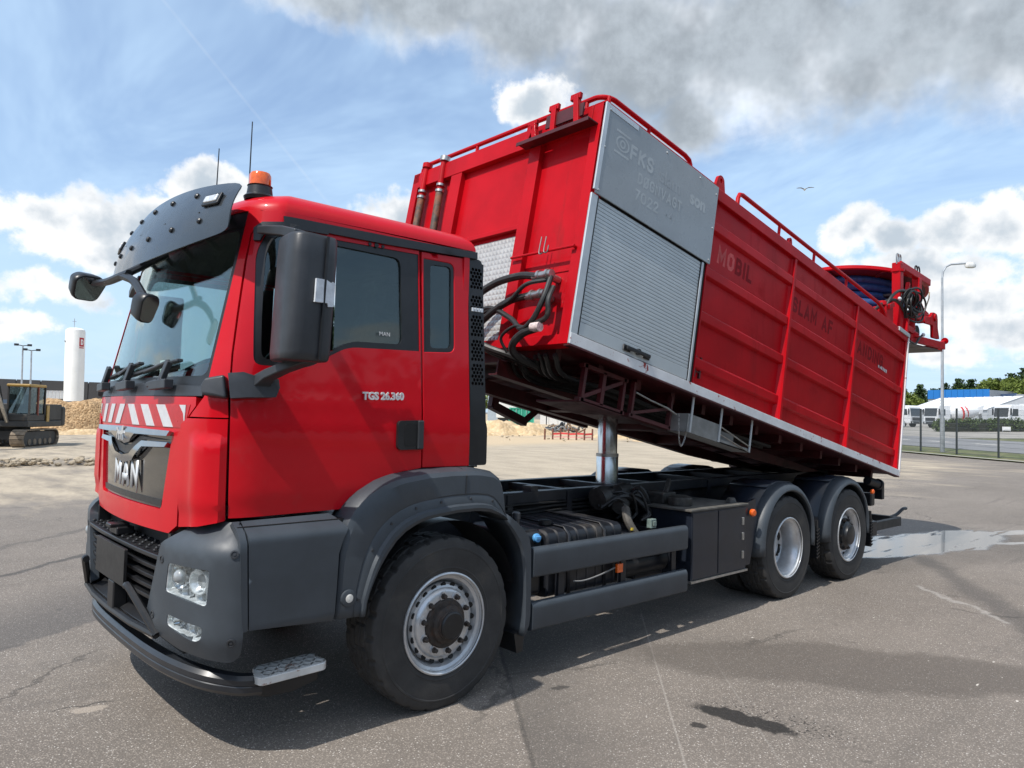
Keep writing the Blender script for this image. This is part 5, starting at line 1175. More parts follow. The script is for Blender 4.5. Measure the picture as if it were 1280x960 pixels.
for z, y in ((.105, -1.02),): b = MB(); b.tube([(-.11, y-.03, z), (-.115, y+.05, z)], .036, 12); OB('red_white_fitting', b, pm('pale_fitting', (.6, .5, .48), .5, var=.3, vs=40), TR)
# ---- locker on the camera side
lk = BBX('equipment_locker', .10, 1.60, -1.235, -.70, .09, 1.89, pm('black_void', (.004, .004, .004), .7), bevel=0)
BBX('corner_profile', .0, .075, -1.256, -1.236, .0, 1.165, ALU, lk, bevel=.006); BBX('guide_rail', 1.500, 1.53, -1.256, -1.236, .085, 1.16, ALU, lk, bevel=.004); BBX('guide_rail', .075, .09, -1.252, -1.236, .085, 1.16, BLACK, lk, bevel=.002); BBX('guide_rail', 1.49, 1.50, -1.252, -1.236, .085, 1.16, BLACK, lk, bevel=.002)
sh = BBX('roller_shutter', .09, 1.49, -1.238, -1.236, .085, 1.16, pm('shutter_gap', (.05, .055, .06), .6), bevel=0)
ns = 33; z = .19; dz = (1.155-.19)/ns
b0 = None
for i in range(ns):
    b = MB(); zz = z+i*dz; pf = [(-1.2385, zz+.001), (-1.2445, zz+.002), (-1.2452, zz+dz*.5), (-1.2445, zz+dz-.0022), (-1.2385, zz+dz-.0012)]
    b.loft([[Vector((x, y, q)) for y, q in pf] for x in (.091, 1.489)], True, True); OB('slat', b, SLAT, sh)
BBX('shutter_bottom_bar', .091, 1.489, -1.249, -1.238, .092, .188, SLAT, sh, bevel=.004)
b = MB(); b.bx(.60, .69, -1.262, -1.249, .115, .165); b.bx(.85, .94, -1.262, -1.249, .115, .165); b.beam((.62, -1.275, .14), (.92, -1.275, .14), .022, .03); b.lathe([(0, 0), (.026, 0), (.026, .03), (0, .03)], (.78, -1.249, .145), (0, -1, 0), 14); OB('shutter_handle', b, BLACK, sh, bevel=.008, seg=3)
sg = BBX('sign_panel', .022, 1.60, -1.268, -1.256, 1.168, 1.90, SIGNG, TR, bevel=.003)
sg['label'] = 'grey sign panel with worn lettering above the roller shutter'
BBX('panel_edge_strip', .0, .045, -1.272, -1.2565, 1.19, 1.90, ALU, sg, bevel=.002); BBX('top_tape', .045, .40, -1.2715, -1.2685, 1.855, 1.897, ALU, sg, bevel=0)
for x, q in ((.05, 1.20), (.05, 1.55), (.06, 1.86), (.8, 1.86), (1.3, 1.86), (1.57, 1.82), (1.57, 1.5), (1.57, 1.20)):
    b = MB(); b.lathe([(0, 0), (.011, 0), (.008, .005), (0, .006)], (x, -1.268, q), (0, -1, 0), 10); OB('panel_rivet', b, STEEL, sg)
def bodytext(s, size, x, zb, yb, mt, parent, name, xs=1., bold=.004, slope=0):
    o = text(name, s, size, Matrix.Identity(4), mt, parent, .0003, bold, xs)
    w = max(v.co.x for v in o.data.vertices); o.data.transform(BM @ frame((x, yb-.0007, zb), (1, 0, 0), (0, slope, 1))); return x+w
SIGN2 = pm('faint_ghost_print', (.278, .308, .328), .32, var=.15, vs=9)
def blocktext(st, h, sw, x, zb, yb, mt, parent, name, xs=1., slope=0, gap=.3):
    m, w = glyphs(st, h, sw, gap, xs); m.xf(BM @ frame((x, yb-.0006, zb), (1, 0, 0), (0, slope, 1))); O(name, m, mt, parent, smooth=False, recalc=False); return x+w
blocktext('FKS', .125, .026, .345, 1.592, -1.268, SIGNL, sg, 'ghost_lettering', 1.0); bodytext('slam', .165, .745, 1.585, -1.268, SIGN2, sg, 'ghost_lettering'); bodytext('son', .165, 1.19, 1.585, -1.268, SIGNL, sg, 'ghost_lettering', 1, .006)
blocktext('D\u00d8GNVAGT', .092, .017, .475, 1.445, -1.268, SIGNL, sg, 'ghost_lettering', .92, gap=.28); blocktext('7022', .092, .017, .465, 1.305, -1.268, SIGNL, sg, 'ghost_lettering', 1.0); blocktext('44', .07, .012, .86, 1.32, -1.268, SIGN2, sg, 'ghost_lettering')
b = MB(); c = (.245, 1.66)
for r0, r1, s0 in ((.075, .06, .8), (.034, .02, 1)):
    n = 24; vs_ = []
    for q in (r0, r1):
        for k in range(n): a = 2*math.pi*k/n; vs_.append(Vector((c[0]+q*math.cos(a)*(1.1 if s0 < 1 else 1), -1.2688, c[1]+q*math.sin(a)*s0)))
    b.add(vs_, [(k, (k+1) % n, n+(k+1) % n, n+k) for k in range(n)])
for q in (.085, -.085): b.bx(c[0]-.09, c[0]+.09, -1.2688, -1.2684, c[1]+q-.009, c[1]+q+.009)
OB('ghost_eye_mark', b, SIGNL, sg)
# white strip along the floor edge
for x0, x1 in ((.004, 6.40),):
    BBX('floor_edge_strip', x0, x1, -1.259, -1.20, .0, .084, WHITEP, TR, bevel=.004)
    BBX('floor_edge_angle', x0, x1, -1.262, -1.20, -.014, -.001, DRED, TR, bevel=0)
# ---- ribbed side walls
def wall_y(z): return -1.172-.045*z/BH
bays = [(1.60, 3.16), (3.205, 4.77), (4.815, 6.34)]
ribs = (1.60, 1.165, .755, .335)
def side(mirror):
    f_ = (lambda m: mir(m)) if mirror else (lambda m: m)
    def A(name, m, mt, parent, **k): return O(name, f_(m).xf(BM), mt, parent, **k)
    sw_ = A('side_wall', MB().loft([[Vector((x, wall_y(z)+d, z)) for z, d in ((.085, 0), (1.83, 0), (1.83, .03), (.085, .03))] for x in ((.1 if mirror else 1.60), 6.38)], True, True), BRED, TR)
    sw_['label'] = 'ribbed red side wall of the tipping body'
    A('wall_top_rail', MB().bx(.0 if mirror else 1.60, 6.397, -1.252, -1.14, 1.80, BH), BRED, sw_, bevel=.008)
    bb = bays if not mirror else [(.1, 1.58)]+bays
    for x0, x1 in bb:
        for z in ribs:
            m = MB(); y = wall_y(z); pf = [(y+.005, z+.022), (y-.034, z-.005), (y-.034, z-.085), (y+.005, z-.105)]
            m.loft([[Vector((x, q, w)) for q, w in pf] for x in (x0+.006, x1-.004)], True, True); A('wall_rib', m, BRED, sw_, bevel=.006)
    for x0, x1 in ((1.585, 1.60), (3.16, 3.205), (4.77, 4.815), (6.34, 6.397)):
        m = MB(); m.loft([[Vector((x, y, z)) for x, y in ((x0, wall_y(z)+.01), (x0, -1.247), (x1, -1.247), (x1, wall_y(z)+.01))] for z in (.085, 1.8)], True, True); A('wall_post', m, BRED, sw_, bevel=.004)
    for x0 in (3.02, 4.63, 6.20):    # folded web in front of each post
        m = MB(); m.loft([[Vector((x, y, z)) for x, y in ((x0+.10, wall_y(z)+.01), (x0+.14, -1.225), (x0+.15, -1.225), (x0+.15, wall_y(z)+.01))] for z in (.086, 1.79)], True, True); A('post_web', m, BRED, sw_)
    return sw_
SWN = side(False); SWF = side(True)
MOB = pm('faded_pink_print', (.56, .10, .10), .5, var=.3, vs=7, spec=.1)
SL = -.045/BH; wy = wall_y(1.265)
e = blocktext('MO', .165, .036, 1.80, 1.27, wy, MOB, SWN, 'faded_lettering', .95, SL); blocktext('BIL', .165, .036, e, 1.27, wy, DEEPR, SWN, 'dark_lettering', .95, SL)
blocktext('SLAM AF', .165, .036, 3.27, 1.27, wy, DEEPR, SWN, 'dark_lettering', .98, SL)
blocktext('VANDING', .165, .036, 4.80, 1.27, wy, DEEPR, SWN, 'dark_lettering', 1.0, SL)
b = MB()
for k in range(6): b.bx(5.60+k*.05+.01*random.random(), 5.635+k*.05, -1.2060, -1.2035, 1.245+.01*random.random(), 1.275+.02*random.random())
OB('white_print_remnant', b, REFW, SWN)
b = MB()
for k in range(3): b.tube([(1.68, -1.19, .22+k*.05), (1.76, -1.19, .22+k*.05)], .006, 5)
b.bx(1.67, 1.69, -1.195, -1.17, .17, .36); b.bx(1.75, 1.77, -1.195, -1.17, .17, .36); OB('lock_bracket', b, DRED, SWN)
# roof, rear wall and the white edge profile
BBX('body_roof', .0, 6.39, -1.14, 1.14, 1.87, 1.895, BRED, bevel=0); BBX('locker_top_rail', .0, 1.60, -1.262, -1.14, 1.90, BH+.004, BRED, bevel=.004)
BBX('rear_door', 6.36, 6.40, -1.24, 1.24, .02, 1.9, BRED)
BBX('rear_edge_profile', 6.398, 6.425, -1.262, -1.20, .0, 1.86, WHITEP, bevel=.003); BBX('rear_corner_cap', 6.05, 6.43, -1.266, -1.10, 1.865, 1.918, ALU, bevel=.004)
for k in range(14): b = MB(); b.lathe([(0, 0), (.012, 0), (.012, .014), (0, .014)], (6.425, -1.22, .4+k*.1), (1, 0, 0), 8); OB('hinge_bolt', b, DRED, TR)
# lifting lugs
for x in (1.70, 3.08):
    sc_ = 1 if x < 2 else .55
    pf = [(-.09*sc_, 0), (.09*sc_, 0)]+[(.055*sc_*math.cos(a), .11*sc_+.05*sc_*math.sin(a)) for a in [R(10+16*k) for k in range(11)]]
    hole = [(.022*sc_*math.cos(a), .11*sc_+.022*sc_*math.sin(a)) for a in [2*math.pi*k/12 for k in range(12)]]
    OB('lifting_lug', panel(pf, [hole], lambda u, v, x=x: Vector((x+u, -1.215, BH+.002+v)), .03, .1), BRED, TR)
# guard rails
def rail(pts, posts, name='guard_rail'):
    b = MB(); b.tube(pts, .021, 10); o = OB(name, b, BRED, TR)
    for p, q in posts: b = MB(); b.tube([p, q], .016, 8); OB('rail_post', b, BRED, o)
    return o
zr = 2.02
arc = [(.06+.12*(1-math.cos(a)), -1.07-.12*math.sin(a)) for a in [R(9*k) for k in range(11)]]
pts = [(.06, 1.20, 1.93), (.06, 1.20, zr-.04), (.06, 1.16, zr)]+[(x, y, zr) for x, y in arc]
pts = [Vector(p) for p in pts]+[Vector((.3, -1.19, zr)), Vector((1.14, -1.19, zr)), Vector((1.21, -1.19, zr-.015)), Vector((1.235, -1.19, zr-.05)), Vector((1.235, -1.19, 1.91))]
rail(pts, [((.06, y, 1.91), (.06, y, zr)) for y in (.85, .35, -.35, -1.0)]+[((x, -1.19, 1.91), (x, -1.19, zr)) for x in (.10, .62)])
pts = [Vector(p) for p in ((2.03, -1.20, 1.91), (2.03, -1.20, 2.0), (2.05, -1.20, 2.045), (2.10, -1.20, 2.06), (5.45, -1.20, 2.06), (5.6, -1.2, 2.03), (5.72, -1.2, 1.95), (5.75, -1.20, 1.91))]
rail(pts, [((x, -1.20, 1.91), (x, -1.20, 2.06)) for x in (2.85, 3.65, 4.5)])
# ---- hose reel carried over the rear of the roof
RC = Vector((7.2, -.15, 0)); RR = 1.0; ZF = 2.90
b = MB(); b.lathe([(RR*.955, ZF), (RR*.99, ZF), (RR, ZF+.005), (RR, ZF+.05), (RR*.985, ZF+.055), (RR*.955, ZF+.012)], RC, n=64, closed=True); reel = OB('hose_reel', b, BRED, TR, ang=30)
b = MB(); b.lathe([(.0, ZF+.004), (RR*.955, ZF+.004), (RR*.955, ZF+.010), (0, ZF+.010)], RC, n=64); OB('reel_disc', b, UNDERR, reel)
b = MB(); b.lathe([(.0, 1.99), (.5, 1.99), (.52, 2.0), (.52, 2.03), (0, 2.03)], RC, n=64); OB('reel_flange', b, BRED, reel, ang=30)
b = MB(); b.lathe([(.40, 2.03), (.40, ZF)], RC, n=32); OB('reel_drum', b, DRED, reel)
for k in range(8):
    a = 2*math.pi*k/8; b = MB(); b.beam(RC+Vector((.3*math.cos(a), .3*math.sin(a), ZF-.006)), RC+Vector((.95*math.cos(a), .95*math.sin(a), ZF-.006)), .04, .02); OB('reel_spoke', b, UNDERR, reel)
for j, z in enumerate((2.08, 2.19, 2.30, 2.41, 2.52, 2.63, 2.74, 2.84)):
    q = .66+.02*math.sin(j*2.1); b = MB(); n = 72; b.tube([RC+Vector((q*math.cos(a), q*math.sin(a), z+.012*math.sin(2*a+j))) for a in [2*math.pi*k/n for k in range(n)]], [.058+.0035*(k % 2) for k in range(n)], 12, True); OB('hose_coil', b, BLUEH, reel)
b = MB(); a = R(-62); b.tube([RC+Vector((1.02*math.cos(a), 1.02*math.sin(a), ZF+.05)), RC+Vector((1.02*math.cos(a), 1.02*math.sin(a), ZF-.05)), RC+Vector((.95*math.cos(a), .95*math.sin(a), ZF-.35))], .008, 6); OB('tie_rope', b, pm('rope', (.45, .36, .22), .9), reel)
# ---- level rear platform and hose arm frame (world coordinates)
PLY = pm('weathered_ply', (.13, .125, .115), .75, var=.35, vs=5)
def WBX(name, x0, x1, y0, y1, z0, z1, mt, parent=TR, bevel=.006): return O(name, MB().bx(x0, x1, y0, y1, z0, z1), mt, parent, bevel=bevel)
pf = WBX('rear_platform', 7.84, 9.22, -1.18, .30, 2.90, 2.92, PLY, bevel=0)
WBX('platform_edge', 7.84, 9.26, -1.22, -1.18, 2.93, 3.035, BRED, pf); WBX('platform_edge', 9.22, 9.26, -1.18, .34, 2.90, 3.0, BRED, pf); WBX('platform_edge', 7.84, 9.22, .30, .34, 2.88, 3.0, BLACK, pf); WBX('platform_bearer', 7.80, 7.84, -1.2, .34, 2.86, 3.02, BRED, pf)
WBX('platform_bearer', 7.3, 9.2, -.45, -.35, 2.80, 2.89, DRED, pf)
b = MB(); b.tube([(9.24, -1.12, 3.02), (9.44, -1.16, 3.08)], .024, 8); b.lathe([(0, 0), (.05, 0), (.05, .018), (0, .018)], (9.43, -1.158, 3.077), (.97, -.15, .25), 16); O('platform_knob', b, BRED, pf)
UF = O('hose_arm_upright', MB().loft([[Vector((7.53+i*.062, -1.16+j*.055, z)) for i, j in ((-1, -1), (1, -1), (1, 1), (-1, 1))] for z in (3.02, 3.96)], True, True), BRED, TR, bevel=.012)
b = MB(); b.lathe([(.07, 0), (.085, .0), (.085, .03), (.07, .03)], (7.53, -1.16, 3.84), n=16); O('upright_collar', b, BRED, UF)
for x in (7.50, 7.58): b = MB(); b.tube(crom([(x-.03, -1.17, 3.94), (x-.035, -1.17, 4.05), (x, -1.17, 4.08), (x+.035, -1.17, 4.05), (x+.03, -1.17, 3.96)], 5), .010, 6); O('eye_hoop', b, STEEL, UF)
U2 = O('hose_arm_upright', MB().loft([[Vector((8.25+i*.055, -1.16+j*.05, z)) for i, j in ((-1, -1), (1, -1), (1, 1), (-1, 1))] for z in (3.36, 3.86)], True, True), BRED, TR, bevel=.012)
O('hose_arm_beam', MB().beam((7.56, -1.16, 3.945), (8.70, -1.16, 3.855), .08, .10), BRED, TR, bevel=.012)
for x in (8.15, 8.24): b = MB(); b.tube(crom([(x-.02, -1.18, 3.88), (x-.03, -1.18, 3.99), (x+.02, -1.18, 4.02), (x+.06, -1.18, 3.97), (x+.05, -1.18, 3.88)], 5), .010, 6); O('eye_hoop', b, HOSE, U2)
O('arm_brace', MB().bx(7.60, 7.95, -1.19, -1.10, 3.52, 3.62).beam((7.9, -1.14, 3.56), (7.98, -1.14, 3.76), .05, .05), BRED, TR, bevel=.008)
O('arm_knuckle', MB().prism([(8.02, 3.28), (8.44, 3.24), (8.60, 3.40), (8.42, 3.44), (8.30, 3.52), (8.16, 3.52)], lambda x, z: Vector((x, -1.21, z)), lambda x, z: Vector((x, -1.10, z))), BRED, TR, bevel=.012)
b = MB(); b.lathe([(0, 0), (.17, 0), (.17, .06), (.13, .09), (.13, .36), (0, .36)], (8.02, -1.08, 3.0), n=24); b.bx(7.75, 8.3, -1.2, -.95, 3.0, 3.05); O('arm_pedestal', b, BRED, TR, bevel=.008)
b = MB(); b.prism(rpoly([(8.38, 3.33), (8.38, 3.24), (8.72, 3.24), (8.72, 3.06), (9.0, 3.06), (8.93, 3.22), (8.93, 3.36), (8.84, 3.43), (8.72, 3.43), (8.62, 3.35)], .03, 3), lambda x, z: Vector((x, -1.22, z)), lambda x, z: Vector((x, -1.18, z))); b.tube([(8.80, -1.24, 3.36), (8.80, -.8, 3.36)], .055, 14); b.prism([(8.72, 3.06), (9.0, 3.06), (8.93, 3.36), (8.76, 3.36)], lambda x, z: Vector((x, -.86, z)), lambda x, z: Vector((x, -.82, z))); O('sheave_bracket', b, BRED, TR, bevel=.006)
b = MB(); b.lathe([(0, 0), (.10, 0), (.10, .2), (0, .2)], (8.60, -1.05, 3.14), (0, 1, 0), 18); O('winch_motor', b, HOSE, TR)
b = MB(); b.lathe([(.10, 0), (.26, -.02), (.28, .02), (.12, .06), (.12, .25), (.24, .30), (.24, .33), (0, .33)], (8.42, -.80, 3.34), n=24); O('swivel_drum', b, HOSE, TR)
b = MB(); b.bx(6.98, 7.22, -1.22, -1.05, 3.10, 3.32); b.beam((7.02, -1.2, 3.30), (7.20, -1.2, 3.36), .09, .07); b.lathe([(0, 0), (.06, 0), (.05, .06), (0, .07)], (7.0, -1.16, 3.32), n=14); O('arm_foot', b, BRED, TR, bevel=.012)
b = MB(); b.beam((7.64, -1.22, 3.02), (7.68, -1.22, 3.22), .06, .06); b.beam((7.66, -1.22, 3.10), (7.95, -1.2, 3.08), .05, .08); O('arm_stop', b, BRED, TR, bevel=.008)
random.seed(21)
for k in range(13):
    r_ = random.uniform(.14, .25); c = Vector((7.72+.14*random.random(), -1.22-.02*k/5, 3.38+.08*random.random())); t = random.uniform(-.35, .25)
    b = MB(); b.tube([c+Vector((r_*1.2*math.cos(a), .06*math.sin(a+k), r_*.80*math.sin(a)+t*r_*math.cos(a))) for a in [2*math.pi*i/26 for i in range(26)]], .013, 7, True); O('hose_loop', b, HOSE, TR)
def hw(pts, r): b = MB(); b.tube(crom(pts, 6), r, 8); O('hydraulic_hose', b, HOSE, TR)
hw([(7.0, -1.2, 3.30), (7.15, -1.23, 3.46), (7.4, -1.24, 3.56), (7.75, -1.24, 3.55), (8.0, -1.22, 3.40), (8.05, -1.2, 3.2)], .02)
hw([(6.8, -1.1, 3.2), (7.0, -1.18, 3.36), (7.3, -1.22, 3.42), (7.6, -1.22, 3.30), (7.75, -1.2, 3.12)], .022)
hw([(7.5, -1.22, 3.0), (7.9, -1.24, 2.90), (8.05, -1.25, 2.98), (8.15, -1.26, 3.04)], .014)
hw([(7.62, -1.2, 3.58), (7.9, -1.16, 3.6), (8.15, -1.14, 3.57)], .03); hw([(7.64, -1.2, 3.52), (7.9, -1.16, 3.53), (8.15, -1.14, 3.50)], .03)
for p in ((8.20, -1.26, 3.05), (7.32, -1.26, 3.44)):
    b = MB(); b.ball(p, .028, 2, (1.4, .8, 1)); O('pale_plug', b, REFW, TR)
# ================================================================ BACKGROUND
FD = Vector((.61, .79, 0)).normalized(); FN = Vector((.79, -.61, 0)).normalized()      # along the fence / outwards from the yard
def ribbon(name, p0, w0, w1, l0, l1, h, mt, kind='structure', n=60, curve=0):
    b = MB(); p0 = Vector((*p0, 0)); rows = []
    for i in range(n+1):
        l = l0+(l1-l0)*i/n; row = []
        for w in (w0, (w0+w1)/2, w1):
            q = p0+FD*l+FN*w; row.append(Vector((q.x, q.y, gz(q.x, q.y)+h)))
        rows.append(row)
    b.loft(rows); return tag(O(name, b, mt, None, recalc=False), kind=kind)
GRASS = pm('verge_grass', (.085, .10, .030), .9, var=.4, vs=1.2, dirt=(.26, .22, .13), dl=(.45, .75), ds=.8, bump=.8, bs=8)
ROADM = pm('road_asphalt', (.20, .20, .205), .85, var=.12, vs=.6, bump=.3, bs=30)
KERB = pm('kerb_stone', (.34, .32, .30), .9, var=.15, vs=3)
FP = (33.78, 5.6)
ribbon('grass_verge', FP, -1.0, 3.6, -90, 120, .03, GRASS)
ribbon('road', FP, 3.6, 15.2, -90, 160, .045, ROADM)
ribbon('grass_verge', FP, 15.2, 24, -90, 20, .05, GRASS)
ribbon('road_side_yard', FP, 15.2, 130, 21, 200, .035, pm('pale_yard', (.30, .28, .25), .9, var=.15, vs=.4))
ribbon('field', FP, 24, 700, -300, 20, .03, GRASS)
ribbon('kerb', FP, -1.25, -1.0, -90, 120, .07, KERB)
for k in range(9):
    b = MB(); q0 = Vector((*FP, 0))+FD*(-8+k*4.2)+FN*9.0; rows = []
    for l in (0, 2.2): rows.append([q0+FD*l+FN*w+Vector((0, 0, 0)) for w in (0, .45)])
    for r in rows:
        for v in r: v.z = gz(v.x, v.y)+.055
    b.loft(rows); o = O('lane_dash', b, pm('road_paint', (.62, .60, .55), .8, var=.2, vs=4), None, recalc=False); tag(o, kind='structure')
# ---- fence: dark posts with welded mesh
posts = [Vector((FP[0], FP[1], 0))+FD*(2.47*k) for k in range(-2, 5)]
FM = pm('green_black_post', (.018, .024, .026), .5); WM = pm('mesh_wire', (.10, .115, .12), .5, metal=.3)
fence = empty('mesh_fence', (posts[0].x, posts[0].y, gz(posts[0].x, posts[0].y)), 'dark mesh fence with slim posts along the grass verge at the right', 'fence')
base = fence.location.copy()
for i, q in enumerate(posts):
    z = gz(q.x, q.y); b = MB(); b.bx(-.035, .035, -.035, .035, 0, 2.07); b.bx(-.045, .045, -.045, .045, 2.07, 2.085); b.xf(Matrix.Translation(Vector((q.x, q.y, z))-base)); O('post', b, FM, fence)
    if i < len(posts)-1:
        r = posts[i+1]; z2 = gz(r.x, r.y); pn = MB()
        for k in range(1, 48):
            t = k/48; p = q.lerp(r, t); zz = z+(z2-z)*t; pn.beam(Vector((p.x, p.y, zz+.06))-base, Vector((p.x, p.y, zz+1.98))-base, .006, .006)
        for k in range(11):
            h = .08+k*.19; pn.beam(Vector((q.x, q.y, z+h))-base, Vector((r.x, r.y, z2+h))-base, .008, .008)
        tag(O('mesh_panel', pn, WM, fence), kind='stuff')
# ---- street lamp
lx, ly = 35.5, 6.69; GALV = pm('galvanised_steel', (.42, .44, .46), .45, metal=.5, var=.15, vs=3)
lamp = empty('street_lamp', (lx, ly, gz(lx, ly)), 'tall galvanised street lamp with curved arm behind the fence', 'street lamp')
RD = Vector((.736, -.677, 0))
b = MB(); b.tube([(0, 0, 0), (0, 0, 1.6)], .10, 14); b.tube([(0, 0, 1.6), (0, 0, 8.3)], [.075, .05], 12); O('pole', b, GALV, lamp)
b = MB(); b.tube([Vector((0, 0, 8.3)), Vector((0, 0, 8.62))+RD*.04, Vector((0, 0, 8.86))+RD*.18, Vector((0, 0, 8.98))+RD*.42, Vector((0, 0, 9.05))+RD*1.15], .045, 10); O('arm', b, GALV, lamp)
b = MB(); M = frame(Vector((0, 0, 8.98))+RD*1.35, RD, (0, 0, 1)); b.loft([[M @ Vector((x*k, z, y*k)) for x, y in [(.26*math.cos(a), .15*math.sin(a)) for a in [2*math.pi*i/16 for i in range(16)]]] for k, z in ((.5, .13), (.85, .10), (1, .02), (1, -.06), (.9, -.12), (.55, -.15))], True, True); O('lantern', b, pm('lamp_housing', (.66, .66, .64), .4), lamp)
# ---- vegetation builders
def leafmat(name, c1, c2):
    m = bpy.data.materials.new(name); m.use_nodes = True; t = NT(m.node_tree); bs = t.n['Principled BSDF']
    gi = t.new('ShaderNodeNewGeometry').outputs['Random Per Island']; t.put(bs.inputs['Base Color'], t.mix(gi, c1, c2)); bs.inputs['Roughness'].default_value = .65; bs.inputs['Specular IOR Level'].default_value = .25
    return m
LF1 = leafmat('leaf_bright', (.065, .10, .016), (.16, .20, .04)); LF2 = leafmat('leaf_dark', (.016, .034, .012), (.05, .085, .024)); LF3 = leafmat('leaf_hedge', (.030, .05, .016), (.085, .12, .035))
BARK = pm('bark', (.07, .052, .04), .9, var=.3)
def leafcloud(rnd, blobs, n, size):
    b = MB(); vs = []; fs = []; tot = sum(r[3]*r[3] for r in blobs)
    for (cx, cy, cz, r, sq) in blobs:
        for _ in range(int(n*r*r/tot)):
            d = Vector((rnd.gauss(0, 1), rnd.gauss(0, 1), rnd.gauss(0, 1))).normalized(); q = r*(rnd.random()**.35)
            p = Vector((cx+d.x*q, cy+d.y*q, cz+d.z*q*sq)); s = size*rnd.uniform(.6, 1.4)
            u = (Vector((rnd.gauss(0, 1), rnd.gauss(0, 1), rnd.gauss(0, .7)))).normalized(); w = u.cross(Vector((rnd.gauss(0, 1), rnd.gauss(0, 1), rnd.gauss(0, 1)))).normalized()
            k = len(vs); vs += [p-u*s, p+w*s*.55, p+u*s, p-w*s*.55]; fs.append((k, k+1, k+2, k+3))
    b.v = vs; b.f = fs; return b
def make_tree(kind, h, seed):
    rnd = random.Random(seed)
    if kind == 'pine':
        bl = []
        for k in range(7):
            t = .22+.72*k/6; r = h*.24*(1.15-t)*1.5; a = rnd.random()*6.28
            for j in range(3): bl.append((math.cos(a+j*2.1)*r*.6, math.sin(a+j*2.1)*r*.6, h*t, r*.85, .85))
        n, s, mt = 5200, h*.034, LF2
    elif kind == 'round':
        bl = [(rnd.uniform(-.28, .28)*h, rnd.uniform(-.28, .28)*h, h*rnd.uniform(.35, .82), h*rnd.uniform(.13, .22), .85) for _ in range(13)]; n, s, mt = 4200, h*.028, LF1
    else:
        bl = [(rnd.uniform(-.5, .5)*h, rnd.uniform(-.5, .5)*h, h*rnd.uniform(.2, .75), h*rnd.uniform(.2, .3), .8) for _ in range(10)]; n, s, mt = 1900, h*.04, LF1
    tr = MB(); tr.tube([(0, 0, 0), (rnd.uniform(-.02, .02)*h, 0, h*.4), (0, 0, h*.85)], [h*.022, h*.016, h*.004], 7)
    for k in range(5):
        a = rnd.random()*6.28; z = h*rnd.uniform(.3, .6); tr.tube([(0, 0, z), (math.cos(a)*h*.18, math.sin(a)*h*.18, z+h*.12)], [h*.009, h*.003], 5)
    return tr, leafcloud(rnd, bl, n, s), mt
PROTO = {}
def tree(kind, az, dist, h, name, label, group, seed=0):
    x, y = CAM.x+math.sin(R(az))*dist, CAM.y+math.cos(R(az))*dist
    key = (kind, seed % 3)
    e = empty(name, (x, y, gz(x, y)-.1), label, 'tree', group, rz=seed*1.3); e.scale = (h/10,)*3
    if key not in PROTO:
        tr, lf, mt = make_tree(kind, 10, 11+seed % 3); a = O('trunk', tr, BARK, e); c = O('crown', lf, mt, e, recalc=False, smooth=False); PROTO[key] = (a.data, c.data)
    else:
        for nm, me in zip(('trunk', 'crown'), PROTO[key]): o = bpy.data.objects.new(nm, me); COL.objects.link(o); o.parent = e
    return e
# azimuths in degrees from +Y towards +X, distances in metres
pines = [(67.4,300,14.5),(69.2,310,13.5),(71.0,300,15.5),(72.0,320,18),(72.8,300,15),(73.5,310,18),(74.3,300,19.5),(75.0,315,20),(75.7,300,18),(76.4,310,20),(77.2,300,21.5),(78.0,310,25),(78.7,300,27),(79.6,300,28)]
ORD = ['leftmost', 'second', 'third', 'fourth', 'fifth', 'sixth', 'seventh', 'eighth', 'ninth', 'tenth', 'eleventh', 'twelfth', 'thirteenth', 'fourteenth', 'fifteenth', 'sixteenth']
for i, (a, d, h) in enumerate(pines): tree('pine', a, d, h*.76, 'pine_tree', f'dark pine on the skyline behind the tent, {ORD[i]} from the left' if i else 'dark pine on the skyline, leftmost, nearest the red truck body', 'pines on the skyline', i)
leafy = [(69.8,190,8.5),(70.9,185,9),(71.6,195,7.5),(74.3,270,14),(75.4,270,15),(76.3,260,16.5),(77.2,250,17),(78.0,240,17.5),(78.8,240,18),(74.9,275,14),(76.8,262,16),(77.6,250,16)]
for i, (a, d, h) in enumerate(leafy): tree('round', a, d, h*(.8 if i > 2 else .9), 'leafy_tree', f'bright green leafy tree beside the tent, {ORD[i]} in its row' if i > 2 else f'bright green leafy tree left of the street lamp pole, {ORD[i]} of three', 'leafy trees behind the yard', i)
# ---- hedge
hz0 = Vector((81.3, 20.65, 0)); hz1 = Vector((98, 11, 0)); rnd = random.Random(3); bl = []
for k in range(46):
    q = hz0.lerp(hz1, k/45); bl += [(q.x+rnd.uniform(-.5, .5), q.y+rnd.uniform(-.5, .5), gz(q.x, q.y)+rnd.uniform(.55, .85), .72, 1.0)]
hd = empty('hedge', (hz0.x, hz0.y, gz(hz0.x, hz0.y)), 'clipped green hedge across the road in front of the white tent', 'hedge'); lc = leafcloud(rnd, bl, 9000, .14)
lc.v = [v-hd.location for v in lc.v]; O('foliage', lc, LF3, hd, recalc=False, smooth=False)
b = MB(); b.beam(hz0-hd.location*1+Vector((0, 0, gz(hz0.x, hz0.y)+.5)), hz1-hd.location+Vector((0, 0, gz(hz1.x, hz1.y)+.5)), 1.1, .9); O('inner_branches', b, pm('hedge_core', (.02, .022, .012), .95), hd)
bp = Vector((84.0, 15.4, 0)); bo_ = empty('notice_board', (bp.x, bp.y, gz(bp.x, bp.y)), 'small blank white notice board on two legs before the hedge', 'sign', rz=-.95)
b = MB(); b.bx(-.38, .38, -.02, .02, .25, .62); O('panel', b, WHITE, bo_)
for x in (-.33, .33): O('leg', MB().bx(x-.02, x+.02, -.015, .015, 0, .5), GALV, bo_)
